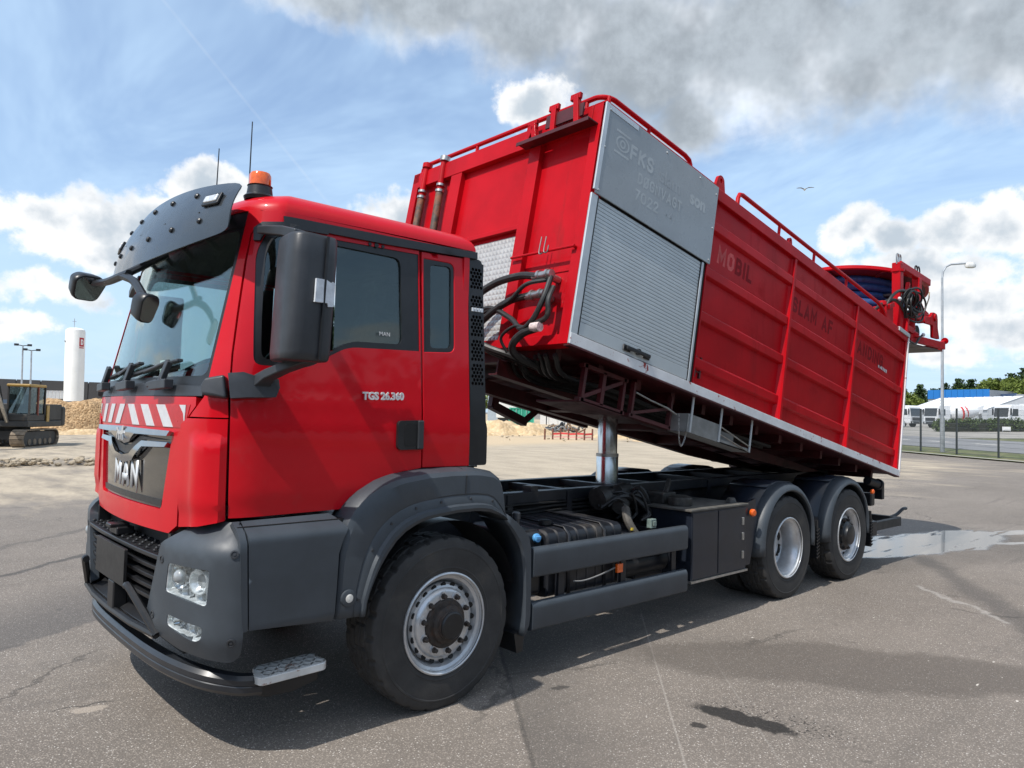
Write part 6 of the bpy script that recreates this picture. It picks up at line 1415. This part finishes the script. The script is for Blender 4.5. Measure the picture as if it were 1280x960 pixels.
# ---- white marquee
tx_, ty_ = 205.0, 47.0
def at(az, dist): x, y = CAM.x+math.sin(R(az))*dist, CAM.y+math.cos(R(az))*dist; return Vector((x, y, gz(x, y)))
TA = at(71.25, 176); TB = at(75.9, 158); TC = at(78.4, 170)
tent = empty('marquee_tent', TA, 'large white marquee tent with pale gable behind the hedge', 'tent')
ax = (TB-TA); ax.z = 0; Lt = ax.length; ax.normalize(); nx_ = Vector((-ax.y, ax.x, 0)); nx_ = nx_ if nx_.dot(at(77, 300)-TA) > 0 else -nx_
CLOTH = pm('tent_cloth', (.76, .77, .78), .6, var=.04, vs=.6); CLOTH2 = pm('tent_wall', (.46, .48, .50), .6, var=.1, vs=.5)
Wt = 15; he, hr = 2.9, 5.5; zt = .3
def tp(a, w, z): return ax*a+nx_*w+Vector((0, 0, z+(gz(TB.x, TB.y)-gz(TA.x, TA.y))*a/Lt))
NB = 9
for k in range(NB):
    a0, a1 = Lt*k/NB+.03, Lt*(k+1)/NB-.03
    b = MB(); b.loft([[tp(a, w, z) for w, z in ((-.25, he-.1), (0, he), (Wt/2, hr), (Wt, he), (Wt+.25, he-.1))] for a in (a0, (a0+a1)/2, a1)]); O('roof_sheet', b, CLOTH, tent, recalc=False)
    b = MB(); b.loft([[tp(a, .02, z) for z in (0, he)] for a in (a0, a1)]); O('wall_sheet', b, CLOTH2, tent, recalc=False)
for k in range(NB+1):
    b = MB(); a = Lt*k/NB
    for c, d in (((0, 0), (0, he)), ((0, he), (Wt/2, hr)), ((Wt/2, hr), (Wt, he)), ((Wt, he), (Wt, 0))): b.beam(tp(a, c[0], c[1]+.03), tp(a, d[0], d[1]+.03), .12, .12)
    O('portal_frame', b, GALV, tent)
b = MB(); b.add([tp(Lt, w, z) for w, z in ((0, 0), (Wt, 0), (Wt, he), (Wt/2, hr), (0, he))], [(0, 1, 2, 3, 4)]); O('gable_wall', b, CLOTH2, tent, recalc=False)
b = MB(); b.add([tp(Lt+.05, w, z) for w, z in ((6.2, 2.6), (8.4, 2.6), (8.4, 4.0), (6.2, 4.0))], [(0, 1, 2, 3)]); O('gable_panel', b, CLOTH, tent, recalc=False)
# ---- blue sheds behind the tent
def shed(a0, a1, d, z0, z1, mt, name, label, depth=20, sub=None):
    p, q = at(a0, d), at(a1, d*.97); e = empty(name, p, label, 'building'); u = (q-p); u.z = 0; w = Vector((-u.y, u.x, 0)).normalized(); w = w if w.dot(p-CAM) > 0 else -w
    n = 10
    for k in range(n):
        r0, r1 = u*(k/n)+Vector((0, 0, 0)), u*((k+1)/n)-u*.004; b = MB(); b.add([r0+Vector((0, 0, z0)), r1+Vector((0, 0, z0)), r1+Vector((0, 0, z1)), r0+Vector((0, 0, z1)), r0+w*.4+Vector((0, 0, z0)), r1+w*.4+Vector((0, 0, z0)), r1+w*.4+Vector((0, 0, z1)), r0+w*.4+Vector((0, 0, z1))], [(0, 1, 2, 3), (4, 5, 6, 7), (0, 1, 5, 4), (3, 2, 6, 7), (0, 3, 7, 4), (1, 2, 6, 5)]); O('cladding_panel', b, mt, e)
    b = MB(); b.add([Vector((0, 0, 0))+w*.2, u+w*.2, u+w*depth, w*depth, w*.2+Vector((0, 0, z1-.2)), u+w*.2+Vector((0, 0, z1-.2)), u+w*depth+Vector((0, 0, z1-.2)), w*depth+Vector((0, 0, z1-.2))], [(0, 1, 2, 3), (4, 5, 6, 7), (0, 1, 5, 4), (2, 3, 7, 6), (0, 3, 7, 4), (1, 2, 6, 5)]); O('wall', b, sub or pm('shed_wall', (.28, .30, .32), .7), e)
    return e
BLUE = pm('blue_cladding', (.008, .145, .44), .5, var=.05, vs=.2); DBLUE = pm('dark_blue_cladding', (.06, .10, .19), .6)
shed(72.45, 76.0, 235, 6.2, 8.7, BLUE, 'blue_warehouse', 'long low warehouse with bright blue fascia above the tent roof')
shed(76.35, 77.4, 235, 5.9, 7.4, DBLUE, 'slate_blue_shed', 'small slate blue shed roof right of the blue warehouse')
# ---- parked vehicles across the road
GLD = pm('vehicle_glass', (.02, .025, .03), .1, coat=.5); TYR = pm('plain_tyre', (.02, .02, .02), .8); WHV = pm('vehicle_white', (.68, .69, .70), .35, coat=.3); DKV = pm('vehicle_dark', (.03, .033, .038), .4)
def wheelset(e, xs, y0, y1, r):
    for x in xs:
        for y in (y0, y1): b = MB(); b.lathe([(0, -.12), (r*.9, -.12), (r, -.08), (r, .08), (r*.9, .12), (r*.55, .13), (0, .10)], (x, y, r), (0, -1, 0), 16); O('wheel', b, TYR, e)
def lorry(az, d, rz, label, group='white vehicles parked across the road', kind='cab', name='parked_truck', cat='truck'):
    e = empty(name, at(az, d), label, cat, group, rz=rz)
    pf_ = [(0, .55), (0, 1.5), (.18, 2.85), (.35, 3.05), (2.1, 3.05), (2.1, .75), (1.0, .75), (.9, .55)]
    b = MB(); b.prism(pf_, lambda x, z: Vector((x, -1.2, z)), lambda x, z: Vector((x, 1.2, z))); O('cab', b, WHV, e, bevel=.06)
    b = MB(); b.prism([(-.03, 1.62), (.12, 2.66), (.16, 2.66), (.01, 1.62)], lambda x, z: Vector((x-.0, -1.05, z)), lambda x, z: Vector((x, 1.05, z))); O('windscreen', b, GLD, e)
    for y in (-1.21, 1.19): b = MB(); b.prism([(.45, 1.7), (1.25, 1.7), (1.25, 2.55), (.55, 2.55)], lambda x, z: Vector((x, y, z)), lambda x, z: Vector((x, y+.02, z))); O('side_window', b, GLD, e)
    b = MB(); b.bx(-.06, .0, -1.15, 1.15, .5, .85); b.bx(-.05, .0, -.8, .8, .95, 1.4); O('grille', b, DKV, e)
    for y in (-.95, .7): O('headlight', MB().bx(-.07, -.05, y, y+.25, .62, .78), LAMPIN, e)
    for y in (-1.45, 1.3): O('mirror', MB().bx(.1, .2, y, y+.15, 1.8, 2.6), DKV, e)
    b = MB(); b.bx(1.0, 8.0, -.45, .45, .75, 1.0); O('chassis', b, DKV, e); wheelset(e, (1.2, 5.6, 6.9), -1.08, 1.08, .5)
    if kind == 'mixer':
        b = MB(); b.lathe([(.55, 2.6), (1.05, 3.1), (1.2, 4.2), (1.15, 5.2), (.85, 6.6), (.55, 7.4)], (0, 0, 1.55), (1, 0, .12), 28); dr = O('mixer_drum', b, WHV, e)
        for k in range(3):
            c = MB(); rr_ = []
            for i in range(25):
                a = R(100+i*7); t = 4.0+.7*k+i*.012; rad = 1.2-max(0, t-4.4)*.2+.02; base_ = Vector((0, 0, 1.55))+Vector((1, 0, .12)).normalized()*t
                rr_.append([base_+Vector((dx, -math.sin(a-R(60)) * rad, math.cos(a-R(60))*rad)) for dx in (0, .28)])
            c.loft(rr_); O('red_band', c, pm('vehicle_red', (.5, .02, .02), .5), dr, recalc=False, solid=.02)
        O('hopper', MB().prism([(6.9, 2.9), (8.1, 3.3), (7.8, 2.3), (7.2, 2.0)], lambda x, z: Vector((x, -.6, z)), lambda x, z: Vector((x, .6, z))), WHV, e); O('chute', MB().beam((7.9, 0, 2.2), (8.6, .4, 1.2), .4, .12), WHV, e)
    elif kind == 'box': O('load_body', MB().bx(2.3, 8.2, -1.22, 1.22, 1.05, 3.1), WHV, e, bevel=.03)
    elif kind == 'tipper': O('load_body', MB().prism([(2.4, 1.1), (8.0, 1.1), (8.3, 2.3), (2.3, 2.3)], lambda x, z: Vector((x, -1.2, z)), lambda x, z: Vector((x, 1.2, z))), DKV, e, bevel=.02)
    return e
lorry(71.75, 116, R(75), 'white parked truck facing the road left of the lamp pole', kind='box')
lorry(72.6, 112, R(-30), 'white concrete mixer truck with red stripes on its drum', kind='mixer', name='mixer_truck')
lorry(76.6, 105, R(-35), 'white truck cab with dark tipper body half hidden by the hedge', kind='tipper')
def car(az, d, rz, label, mt, name, cat, h=1.95, l=5.2, group='white vehicles parked across the road'):
    e = empty(name, at(az, d), label, cat, group, rz=rz)
    pf_ = [(0, .35), (0, .95), (.9, 1.15), (1.6, h*.97), (2.1, h), (l-.1, h), (l, h*.8), (l, .35)]
    b = MB(); b.prism(pf_, lambda x, z: Vector((x, -.92, z)), lambda x, z: Vector((x, .92, z))); O('body', b, mt, e, bevel=.07)
    b = MB(); b.prism([(.98, 1.2), (1.58, h*.93), (1.54, h*.95), (.92, 1.2)], lambda x, z: Vector((x, -.8, z)), lambda x, z: Vector((x, .8, z))); O('windscreen', b, GLD, e)
    for y in (-.935, .925): b = MB(); b.prism([(1.35, 1.2), (2.6, 1.2), (2.6, h*.9), (1.75, h*.9)], lambda x, z: Vector((x, y, z)), lambda x, z: Vector((x, y+.01, z))); O('side_window', b, GLD, e)
    wheelset(e, (.95, l-1.0), -.85, .85, .34)
    for y in (-.8, .55): O('headlight', MB().bx(-.02, .01, y, y+.25, .72, .88), LAMPIN, e)
    return e
car(70.75, 98, R(70), 'white panel van at the edge of the red body, left of the parked truck', WHV, 'parked_van', 'van', 2.3, 5.4)
car(70.25, 66, R(60), 'dark car just showing behind the rear edge of the red body', DKV, 'parked_car', 'car', 1.5, 4.4, 'dark cars')
# ---- silo, sheds and lamps on the left
sb = at(11.55, 140); SIW = pm('silo_white', (.78, .78, .76), .55, var=.04, vs=.5)
silo = empty('storage_silo', sb, 'tall white cylindrical silo with a red letter D on it', 'silo', tilt=True)
b = MB(); b.lathe([(1.45, 0), (1.45, 14.55), (1.38, 14.9), (1.0, 15.15), (0, 15.3)], n=48); O('tank', b, SIW, silo)
for z in (4.5, 8, 11.5): b = MB(); b.lathe([(1.45, 0), (1.46, .02), (1.46, .06), (1.45, .08)], (0, 0, z), n=48); O('weld_ring', b, SIW, silo)
b = MB(); b.tube([(-.2, 0, 15.2), (-.2, 0, 16.8)], .05, 6); b.tube([(-.5, 0, 16.3), (.1, 0, 16.3)], .04, 6); O('vent_mast', b, GALV, silo)
b = MB(); b.tube([(-1.4, -.3, 12.9), (-1.62, -.3, 13.0)], .12, 8); O('nozzle', b, GALV, silo)
RDL = pm('logo_red', (.42, .02, .03), .5)
def cylp(u, z, r): a = R(-90)+u/r; return Vector((r*math.cos(a), r*math.sin(a), z))
td = Vector((CAM.x-sb.x, CAM.y-sb.y)); rot = math.atan2(td.y, td.x)+math.pi/2
def silo_patch(poly, holes, r, mt, name): 
    o = O(name, panel(poly, holes, lambda u, z: Matrix.Rotation(rot, 3, 'Z') @ cylp(u, z, r), .01, .15), mt, silo); return o
def sp(l): return [(.28+u*.82, 12.1+(z-14.2)*.95) for u, z in l]
silo_patch(sp([(.40, 14.2), (1.45, 14.2), (1.45, 15.75), (.40, 15.75)]), [], 1.465, RDL, 'logo_plate')
silo_patch(sp(rpoly([(.68, 14.5), (1.05, 14.5), (1.25, 14.72), (1.25, 15.22), (1.05, 15.45), (.68, 15.45)], .05, 2)), [sp(rpoly([(.88, 14.72), (1.0, 14.72), (1.07, 14.8), (1.07, 15.14), (1.0, 15.23), (.88, 15.23)], .03, 2))], 1.48, WHITE, 'logo_letter')
silo_patch(sp([(.40, 13.9), (1.45, 13.9), (1.45, 14.08), (.40, 14.08)]), [], 1.465, RDL, 'logo_underline')
DARKW = pm('dark_cladding', (.045, .045, .048), .7, var=.1, vs=.3); BLW = pm('blue_grey_wall', (.055, .085, .13), .7, var=.1, vs=.3)
shed(3.0, 16.5, 165, 0, 7.5, DARKW, 'dark_warehouse', 'long charcoal warehouse on the horizon behind the white silo', 30, DARKW)
bw_ = shed(7.5, 17.5, 105, 0, 2.9, BLW, 'blue_yard_wall', 'blue grey boundary wall behind the gravel heap', 1.0, BLW)
for k in range(5):
    p = at(9.95+.22*k, 118); e = empty('white_tank', p, f'small white container on the wall top left of the silo, {ORD[k]} from the left', 'container', 'row of white containers'); O('shell', MB().bx(-.2, .2, -.2, .2, 3.2, 4.25), WHITE, e, bevel=.03); O('lid', MB().bx(-.22, .22, -.22, .22, 4.25, 4.32), WHITE, e)
for i, (a, h) in enumerate(((8.62, 10.3), (9.1, 9.7))):
    e = empty('yard_light_mast', at(a, 118), ['tall twin-head light mast on the far left', 'slightly shorter twin-head light mast nearer the silo'][i], 'light mast', 'light masts', tilt=True)
    O('pole', MB().tube([(0, 0, 0), (0, 0, h)], [.14, .09], 8), GALV, e)
    for s in (-1, 1): O('floodlight', MB().beam((0, 0, h), (s*.75, -.1, h+.12), .1, .1).bx(s*.75-.25, s*.75+.25, -.3, .1, h-.02, h+.26), DKV, e)
# ---- gravel heap, ridges of broken ground, sand banks
def heap(name, pts, mt, label, cat, seed, res=44, amp=.25, ns=1.3, kind=None):
    """pts: list of (x,y,radius_x,radius_y,height)"""
    x0 = min(p[0]-p[2] for p in pts); x1 = max(p[0]+p[2] for p in pts); y0 = min(p[1]-p[3] for p in pts); y1 = max(p[1]+p[3] for p in pts)
    b = MB(); vs = []
    for j in range(res+1):
        for i in range(res+1):
            x, y = x0+(x1-x0)*i/res, y0+(y1-y0)*j/res; z = 0
            for px, py, rx, ry, h in pts: q = 1-math.hypot((x-px)/rx, (y-py)/ry); z = max(z, h*smooth01(q*1.25))
            n_ = noise.fractal(Vector((x*ns, y*ns, seed)), 1, 2, 4)*amp; z = z+n_*min(1, z*1.5) if z > 0 else 0
            vs.append(Vector((x, y, gz(x, y)+z-.08)))
    b.add(vs, [(j*(res+1)+i, j*(res+1)+i+1, (j+1)*(res+1)+i+1, (j+1)*(res+1)+i) for j in range(res) for i in range(res)])
    o = O(name, b, mt, None, recalc=False, ang=60); return tag(o, label, cat, kind=kind)
def gravelmat(name, c1, c2, sc):
    m = bpy.data.materials.new(name); m.use_nodes = True; t = NT(m.node_tree); bs = t.n['Principled BSDF']; P = t.new('ShaderNodeTexCoord').outputs['Object']
    v = t.new('ShaderNodeTexVoronoi'); t.put(v.inputs['Vector'], P); v.inputs['Scale'].default_value = sc
    c = t.mix(t.xyz(v.outputs['Color'])[0], c1, c2); c = t.vmath('SCALE', c, scale=t.ramp(t.noise(P, 1.1, 5, .65), .3, .7, .8, 1.15)); t.put(bs.inputs['Base Color'], c); bs.inputs['Roughness'].default_value = .95
    bn = t.new('ShaderNodeBump'); bn.inputs['Strength'].default_value = 1; bn.inputs['Distance'].default_value = .07; t.put(bn.inputs['Height'], t.math('SUBTRACT', 1, v.outputs['Distance'])); t.l.new(bn.outputs[0], bs.inputs['Normal'])
    return m
GRV = gravelmat('ochre_gravel', (.25, .145, .065), (.52, .35, .19), 7); SND = gravelmat('loose_sand', (.44, .31, .17), (.58, .44, .27), 4); RUBL = gravelmat('broken_asphalt', (.09, .08, .07), (.30, .26, .21), 5)
h0 = at(13.2, 70)
heap('gravel_heap', [(h0.x-3.2, h0.y, 4.5, 4, 2.55), (h0.x, h0.y+.4, 5, 4, 2.6), (h0.x+4, h0.y, 5, 4, 2.5), (h0.x+9, h0.y-.5, 6, 4, 2.5), (h0.x-1.5, h0.y-.4, 4, 3.4, 2.5)], GRV, 'heap of ochre gravel behind the excavator', 'gravel heap', 2, 60, .35, .8)
r0 = at(9, 27.5)
heap('rubble_ridge', [(r0.x-3+2.2*k, r0.y+.25*math.sin(k*2), 1.9, .55, .22+.10*random.random()) for k in range(4)], RUBL, 'low ridge of broken asphalt and earth at the left edge', 'rubble', 5, 70, .12, 3.5, 'stuff')
r0 = at(12.6, 60)
heap('earth_bank', [(r0.x-3+2.6*k, r0.y, 2.6, 1.2, .45) for k in range(5)], SND, 'low sandy bank in front of the gravel heap', 'earth bank', 6, 50, .15, 1.5, 'stuff')
for nm, az, d, rx, ry, h, lb in (('sand_bank', 41.6, 58, 4.5, 3, 1.1, 'low sand bank just behind the cab intake'), ('sand_bank', 53.5, 56, 6.5, 4, 1.25, 'sloping sand bank right of the hoist cylinder'), ('sand_bank', 57.5, 50, 7, 4, 1.35, 'sand bank showing beneath the raised body near the far mudguards')):
    q = at(az, d); heap(nm, [(q.x, q.y, rx, ry, h), (q.x+2, q.y-1.4, rx*.7, ry*.8, h*.8)], SND, lb, 'sand bank', int(az), 44, .25, .9)
random.seed(5)
b = MB()
for k in range(210):
    az = random.uniform(6.6, 13.2) if k < 170 else random.uniform(41, 56); d = random.gauss(27.5, .5) if k < 170 else random.uniform(44, 60); p = at(az, d); b.ball((p.x, p.y, p.z+.05+.15*random.random()*(k < 170)), random.uniform(.04, .13), 1, (1, .8, .6), .4, k)
tag(O('loose_stones', b, pm('rubble_stone', (.34, .28, .20), .9, var=.3), None, smooth=False), 'scattered loose stones on the sandy ground', 'stones', kind='stuff')
# ---- excavator at the left edge
ep = at(8.25, 42.5)
ex = empty('excavator', (ep.x, ep.y, gz(ep.x, ep.y)), 'weathered dark tracked excavator with yellow cab roof at the left edge', 'excavator', rz=R(236)); ex.scale = (1, -1, 1)
EXB = pm('excavator_dark', (.026, .025, .024), .6, var=.3, vs=2, dirt=(.13, .10, .07), dl=(.52, .85), ds=1.5); EXY = pm('excavator_yellow', (.36, .22, .05), .5, var=.2, vs=2, dirt=(.25, .18, .10), ds=2); TRK = pm('dusty_track', (.20, .155, .11), .85, var=.3, vs=3)
def track(y):
    prof = []
    for i in range(40):
        a = 2*math.pi*i/40
    L_, r_ = 1.35, .40
    loop = [(L_+r_*math.cos(a), .42+r_*math.sin(a)) for a in [R(-90+18*k) for k in range(11)]]+[(-L_-r_*math.cos(a), .42+r_*math.sin(a)) for a in [R(90-18*k) for k in range(11)]]
    core = MB(); core.prism([(x*.97, .42+(z-.42)*.8) for x, z in loop], lambda x, z: Vector((x, y-.2, z)), lambda x, z: Vector((x, y+.2, z))); tr = O('track', core, EXB, ex)
    pts = resample([(x, 0, z) for x, z in loop+loop[:1]], 41)
    for a, c in zip(pts, pts[1:]):
        s = MB(); m_ = (a+c)/2; d = (c-a).normalized(); up = Vector((-d.z, 0, d.x)); s.beam(Vector((a.x, y, a.z))+d*.01, Vector((c.x, y, c.z))-d*.015, .60, .06, up); O('track_shoe', s, TRK, tr)
    for x in (-1.0, -.5, 0, .5, 1.0): O('roller', MB().lathe([(0, -.22), (.15, -.22), (.15, .22), (0, .22)], (x, y, .25), (0, 1, 0), 12), TRK, tr)
track(-1.0); track(1.0)
O('undercarriage', MB().bx(-.9, .9, -.8, .8, .35, .75).lathe([(.7, .7), (.7, .95)], n=20), EXB, ex)
O('upper_deck', MB().bx(-2.1, 1.35, -1.25, 1.25, .95, 1.25).bx(-2.2, -.5, -1.2, 1.2, 1.25, 2.05), EXB, ex, bevel=.05)
O('counterweight', MB().bx(-2.55, -2.1, -1.25, 1.25, .95, 1.95), EXB, ex, bevel=.12, seg=3)
O('side_cover', MB().bx(-.7, -.45, -1.27, -1.23, 1.2, 2.0), EXY, ex)
cab = O('cab_base', MB().bx(-.35, 1.35, -1.22, -.25, 1.25, 1.55), EXB, ex, bevel=.03)
for x, y in ((-.32, -1.2), (1.15, -1.2), (-.32, -.28), (1.15, -.28), (.35, -1.2)): O('cab_pillar', MB().beam((x, y, 1.5), (x+(.0 if x < 1 else .0), y, 2.85), .07, .07), EXB if x != .35 else pm('rusty_red_pillar', (.22, .06, .04), .7), cab)
O('cab_roof', MB().bx(-.4, 1.28, -1.25, -.22, 2.85, 2.98), EXY, cab, bevel=.05)
EG = glass('excavator_glass', (.62, .68, .68), .05, 1.5)
for nm, b in (('cab_glass', MB().bx(-.28, .31, -1.19, -1.18, 1.6, 2.82)), ('cab_glass', MB().bx(.39, 1.11, -1.19, -1.18, 1.6, 2.82)), ('cab_glass', MB().bx(1.15, 1.16, -1.15, -.32, 1.6, 2.82)), ('cab_glass', MB().bx(-.28, 1.11, -.29, -.28, 1.6, 2.82))): O(nm, b, EG, cab)
O('operator_seat', MB().bx(.0, .5, -.95, -.5, 1.55, 1.75).bx(-.05, .12, -.95, -.5, 1.7, 2.5), INT, cab, bevel=.05); O('control_box', MB().bx(.6, .8, -1.0, -.45, 1.5, 2.0), INT, cab)
bm_pts = [((1.0, .1, 1.3), (.2, .3)), ((1.9, .1, 2.6), (.34, .55)), ((2.7, .1, 3.5), (.34, .55)), ((3.6, .1, 3.75), (.3, .45)), ((4.7, .1, 3.3), (.25, .35))]
b = MB(); b.loft([[Vector(p)+Vector((0, sy*w[0], 0))+Vector((-.5, 0, .85)).normalized()*(sz*w[1]*.5) for sy, sz in ((-1, -1), (1, -1), (1, 1), (-1, 1))] for p, w in bm_pts], True, True); O('boom', b, EXB, ex, bevel=.03)
O('boom_cylinder', MB().tube([(1.3, -.35, 1.2), (2.6, -.35, 3.0)], .09, 10), STEEL, ex)
O('dipper_arm', MB().beam((4.4, .1, 3.6), (5.2, .1, 1.2), .3, .5), EXB, ex, bevel=.03); O('bucket', MB().prism([(4.7, 1.3), (5.5, 1.3), (5.7, .6), (5.2, .2), (4.8, .5)], lambda x, z: Vector((x, -.5, z)), lambda x, z: Vector((x, .7, z))), EXB, ex, bevel=.03)
# ---- middle distance seen under the raised body
q = at(43.4, 92); cont = empty('shipping_container', q, 'small green shipping container in the sandy yard', 'container', rz=R(-40)); GRN = pm('container_green', (.03, .30, .20), .5, var=.12, vs=1.5)
b = MB(); n = 30; rows = [[Vector((-1.55+3.1*i/n, -1.2+(.05 if (i//2) % 2 else 0), z)) for i in range(n+1)] for z in (.1, 2.2)]; b.loft(rows); O('corrugated_side', b, GRN, cont, recalc=False, smooth=False)
O('shell', MB().bx(-1.55, 1.55, -1.12, 1.2, .1, 2.25), GRN, cont)
for x in (-1.55, -.1, 1.45): O('corner_post', MB().bx(x, x+.12, -1.26, -1.14, 0, 2.3), pm('container_green_light', (.10, .42, .30), .5), cont)
for z in (.05, 2.2): O('frame_rail', MB().bx(-1.55, 1.57, -1.25, -1.13, z, z+.12), GRN, cont)
for x in (-.7, .6): O('lock_rod', MB().tube([(x, -1.28, .15), (x, -1.28, 2.15)], .03, 6), GALV, cont)
shed(40.75, 41.75, 105, 0, 5.4, pm('grey_blue_cabin', (.30, .35, .39), .6), 'site_cabin', 'grey blue cabin just behind the cab intake', 3)
q = at(42.3, 98); tr_ = empty('box_trailer', q, 'white box trailer left of the green container', 'trailer', rz=R(-45)); O('box', MB().bx(-1.3, 1.3, -3, 3, 1.0, 4.2), pm('trailer_white', (.70, .68, .64), .5), tr_, bevel=.04); O('underframe', MB().bx(-1.1, 1.1, -2.8, 2.8, .6, 1.0), DKV, tr_); wheelset(tr_, (-.2, .9), -1.5, 1.2, .45)
shed(44.9, 52.2, 108, 0, 3.6, pm('pale_hoarding', (.60, .60, .59), .6, var=.06), 'site_hoarding', 'long pale hoarding behind the sandy yard', .3)
for k in range(5):
    e = empty('hoarding_post', at(45.4+k*1.45, 104), f'thin dark post before the pale hoarding, {ORD[k]} from the left', 'post', 'posts before the hoarding'); O('stake', MB().bx(-.05, .05, -.05, .05, 0, 3.4), DKV, e); O('cap', MB().bx(-.07, .07, -.07, .07, 3.4, 3.45), DKV, e)
for a, d, h, lb in ((41.9, 125, 8.5, 'pale green tree behind the box trailer'),): tree('round', a, d, h, 'leafy_tree', lb, 'leafy trees behind the yard', 1)
# heap of old hose and cable
q = at(46.6, 64); pile = empty('cable_pile', (q.x, q.y, q.z), 'tangled pile of dark pipes and cable on the sand', 'cable pile'); random.seed(9)
for k in range(22):
    c = Vector((random.uniform(-1.5, 1.5), random.uniform(-1.0, 1.0), 0)); pts = []; a = random.random()*6.28
    for j in range(6): pts.append(c+Vector((math.cos(a)*(j-2.5)*.35+random.uniform(-.2, .2), math.sin(a)*(j-2.5)*.35, max(.05, (1-abs(c.x)/1.9)*.9*random.random()+.1))))
    b = MB(); b.tube(crom(pts, 4), random.choice((.05, .07, .09)), 6); O('cable', b, random.choice((DKV, pm('grey_pipe', (.16, .16, .16), .7), pm('brown_pipe', (.2, .13, .08), .8))), pile)
# red barrier with rusty posts
RPO = pm('rusty_stake', (.16, .06, .04), .8, var=.3); RPL = pm('barrier_red', (.55, .05, .05), .6)
bq = [at(45.3+.62*k, 47.5+.4*math.sin(k)) for k in range(8)]
bar_ = empty('site_barrier', bq[0], 'low red plank barrier on rusty stakes across the sand', 'barrier')
for k, p in enumerate(bq):
    O('stake', MB().bx(-.04, .04, -.04, .04, -.05, .72).xf(Matrix.Translation(p-bq[0])), RPO, bar_)
    if k < 6 and k != 0: b = MB(); r = bq[k+1]-bq[0]; s = p-bq[0]; b.beam(s+Vector((0, 0, .42-.05*k % .1)), r+Vector((0, 0, .40)), .03, .12); O('plank', b, RPL, bar_); b = MB(); b.beam(s+Vector((0, 0, .16)), r+Vector((0, 0, .2)), .03, .08); O('plank', b, pm('barrier_pink', (.6, .3, .27), .7), bar_)
# ---- bird
d = (F_*fpx+R_*(1006-640)-U_*(237-480)).normalized(); bp_ = CAM+d*60
bird = empty('gull', bp_, 'small gull gliding above the truck body', 'bird', rz=.6)
O('body', MB().loft([[Vector((x, r*math.cos(a), r*.8*math.sin(a))) for a in [2*math.pi*k/10 for k in range(10)]] for x, r in ((-.30, .01), (-.2, .05), (0, .075), (.15, .06), (.24, .04), (.30, .008))], True, True), WHV, bird)
for s in (-1, 1):
    b = MB(); rr = [[Vector((x0, s*y, z)), Vector(((x0+x1)/2, s*y, z+.015)), Vector((x1, s*y, z))] for y, x0, x1, z in ((.03, -.10, .12, .03), (.25, -.06, .14, .16), (.45, -.12, .05, .14), (.62, -.24, -.20, .06))]; b.loft(rr); O('wing', b, pm('gull_grey', (.25, .26, .28), .7), bird, solid=.012)

# ---- wood and sheds on the near side of the yard, behind the photographer (seen only as reflections)
rnd = random.Random(31); bl = []
for k in range(90):
    a = R(100+k*1.9); d_ = rnd.uniform(46, 58); x, y = 2+math.sin(a)*d_, math.cos(a)*d_; h = rnd.uniform(4.7, 6.0)
    for j in range(3): bl.append((x+rnd.uniform(-2, 2), y+rnd.uniform(-2, 2), gz(x, y)+h*(.35+.45*j), h*.62, .9))
tag(O('wood', leafcloud(rnd, bl, 60000, .45), LF2, None, recalc=False, smooth=False), 'belt of dark woodland on the near side of the yard', 'wood', kind='stuff')
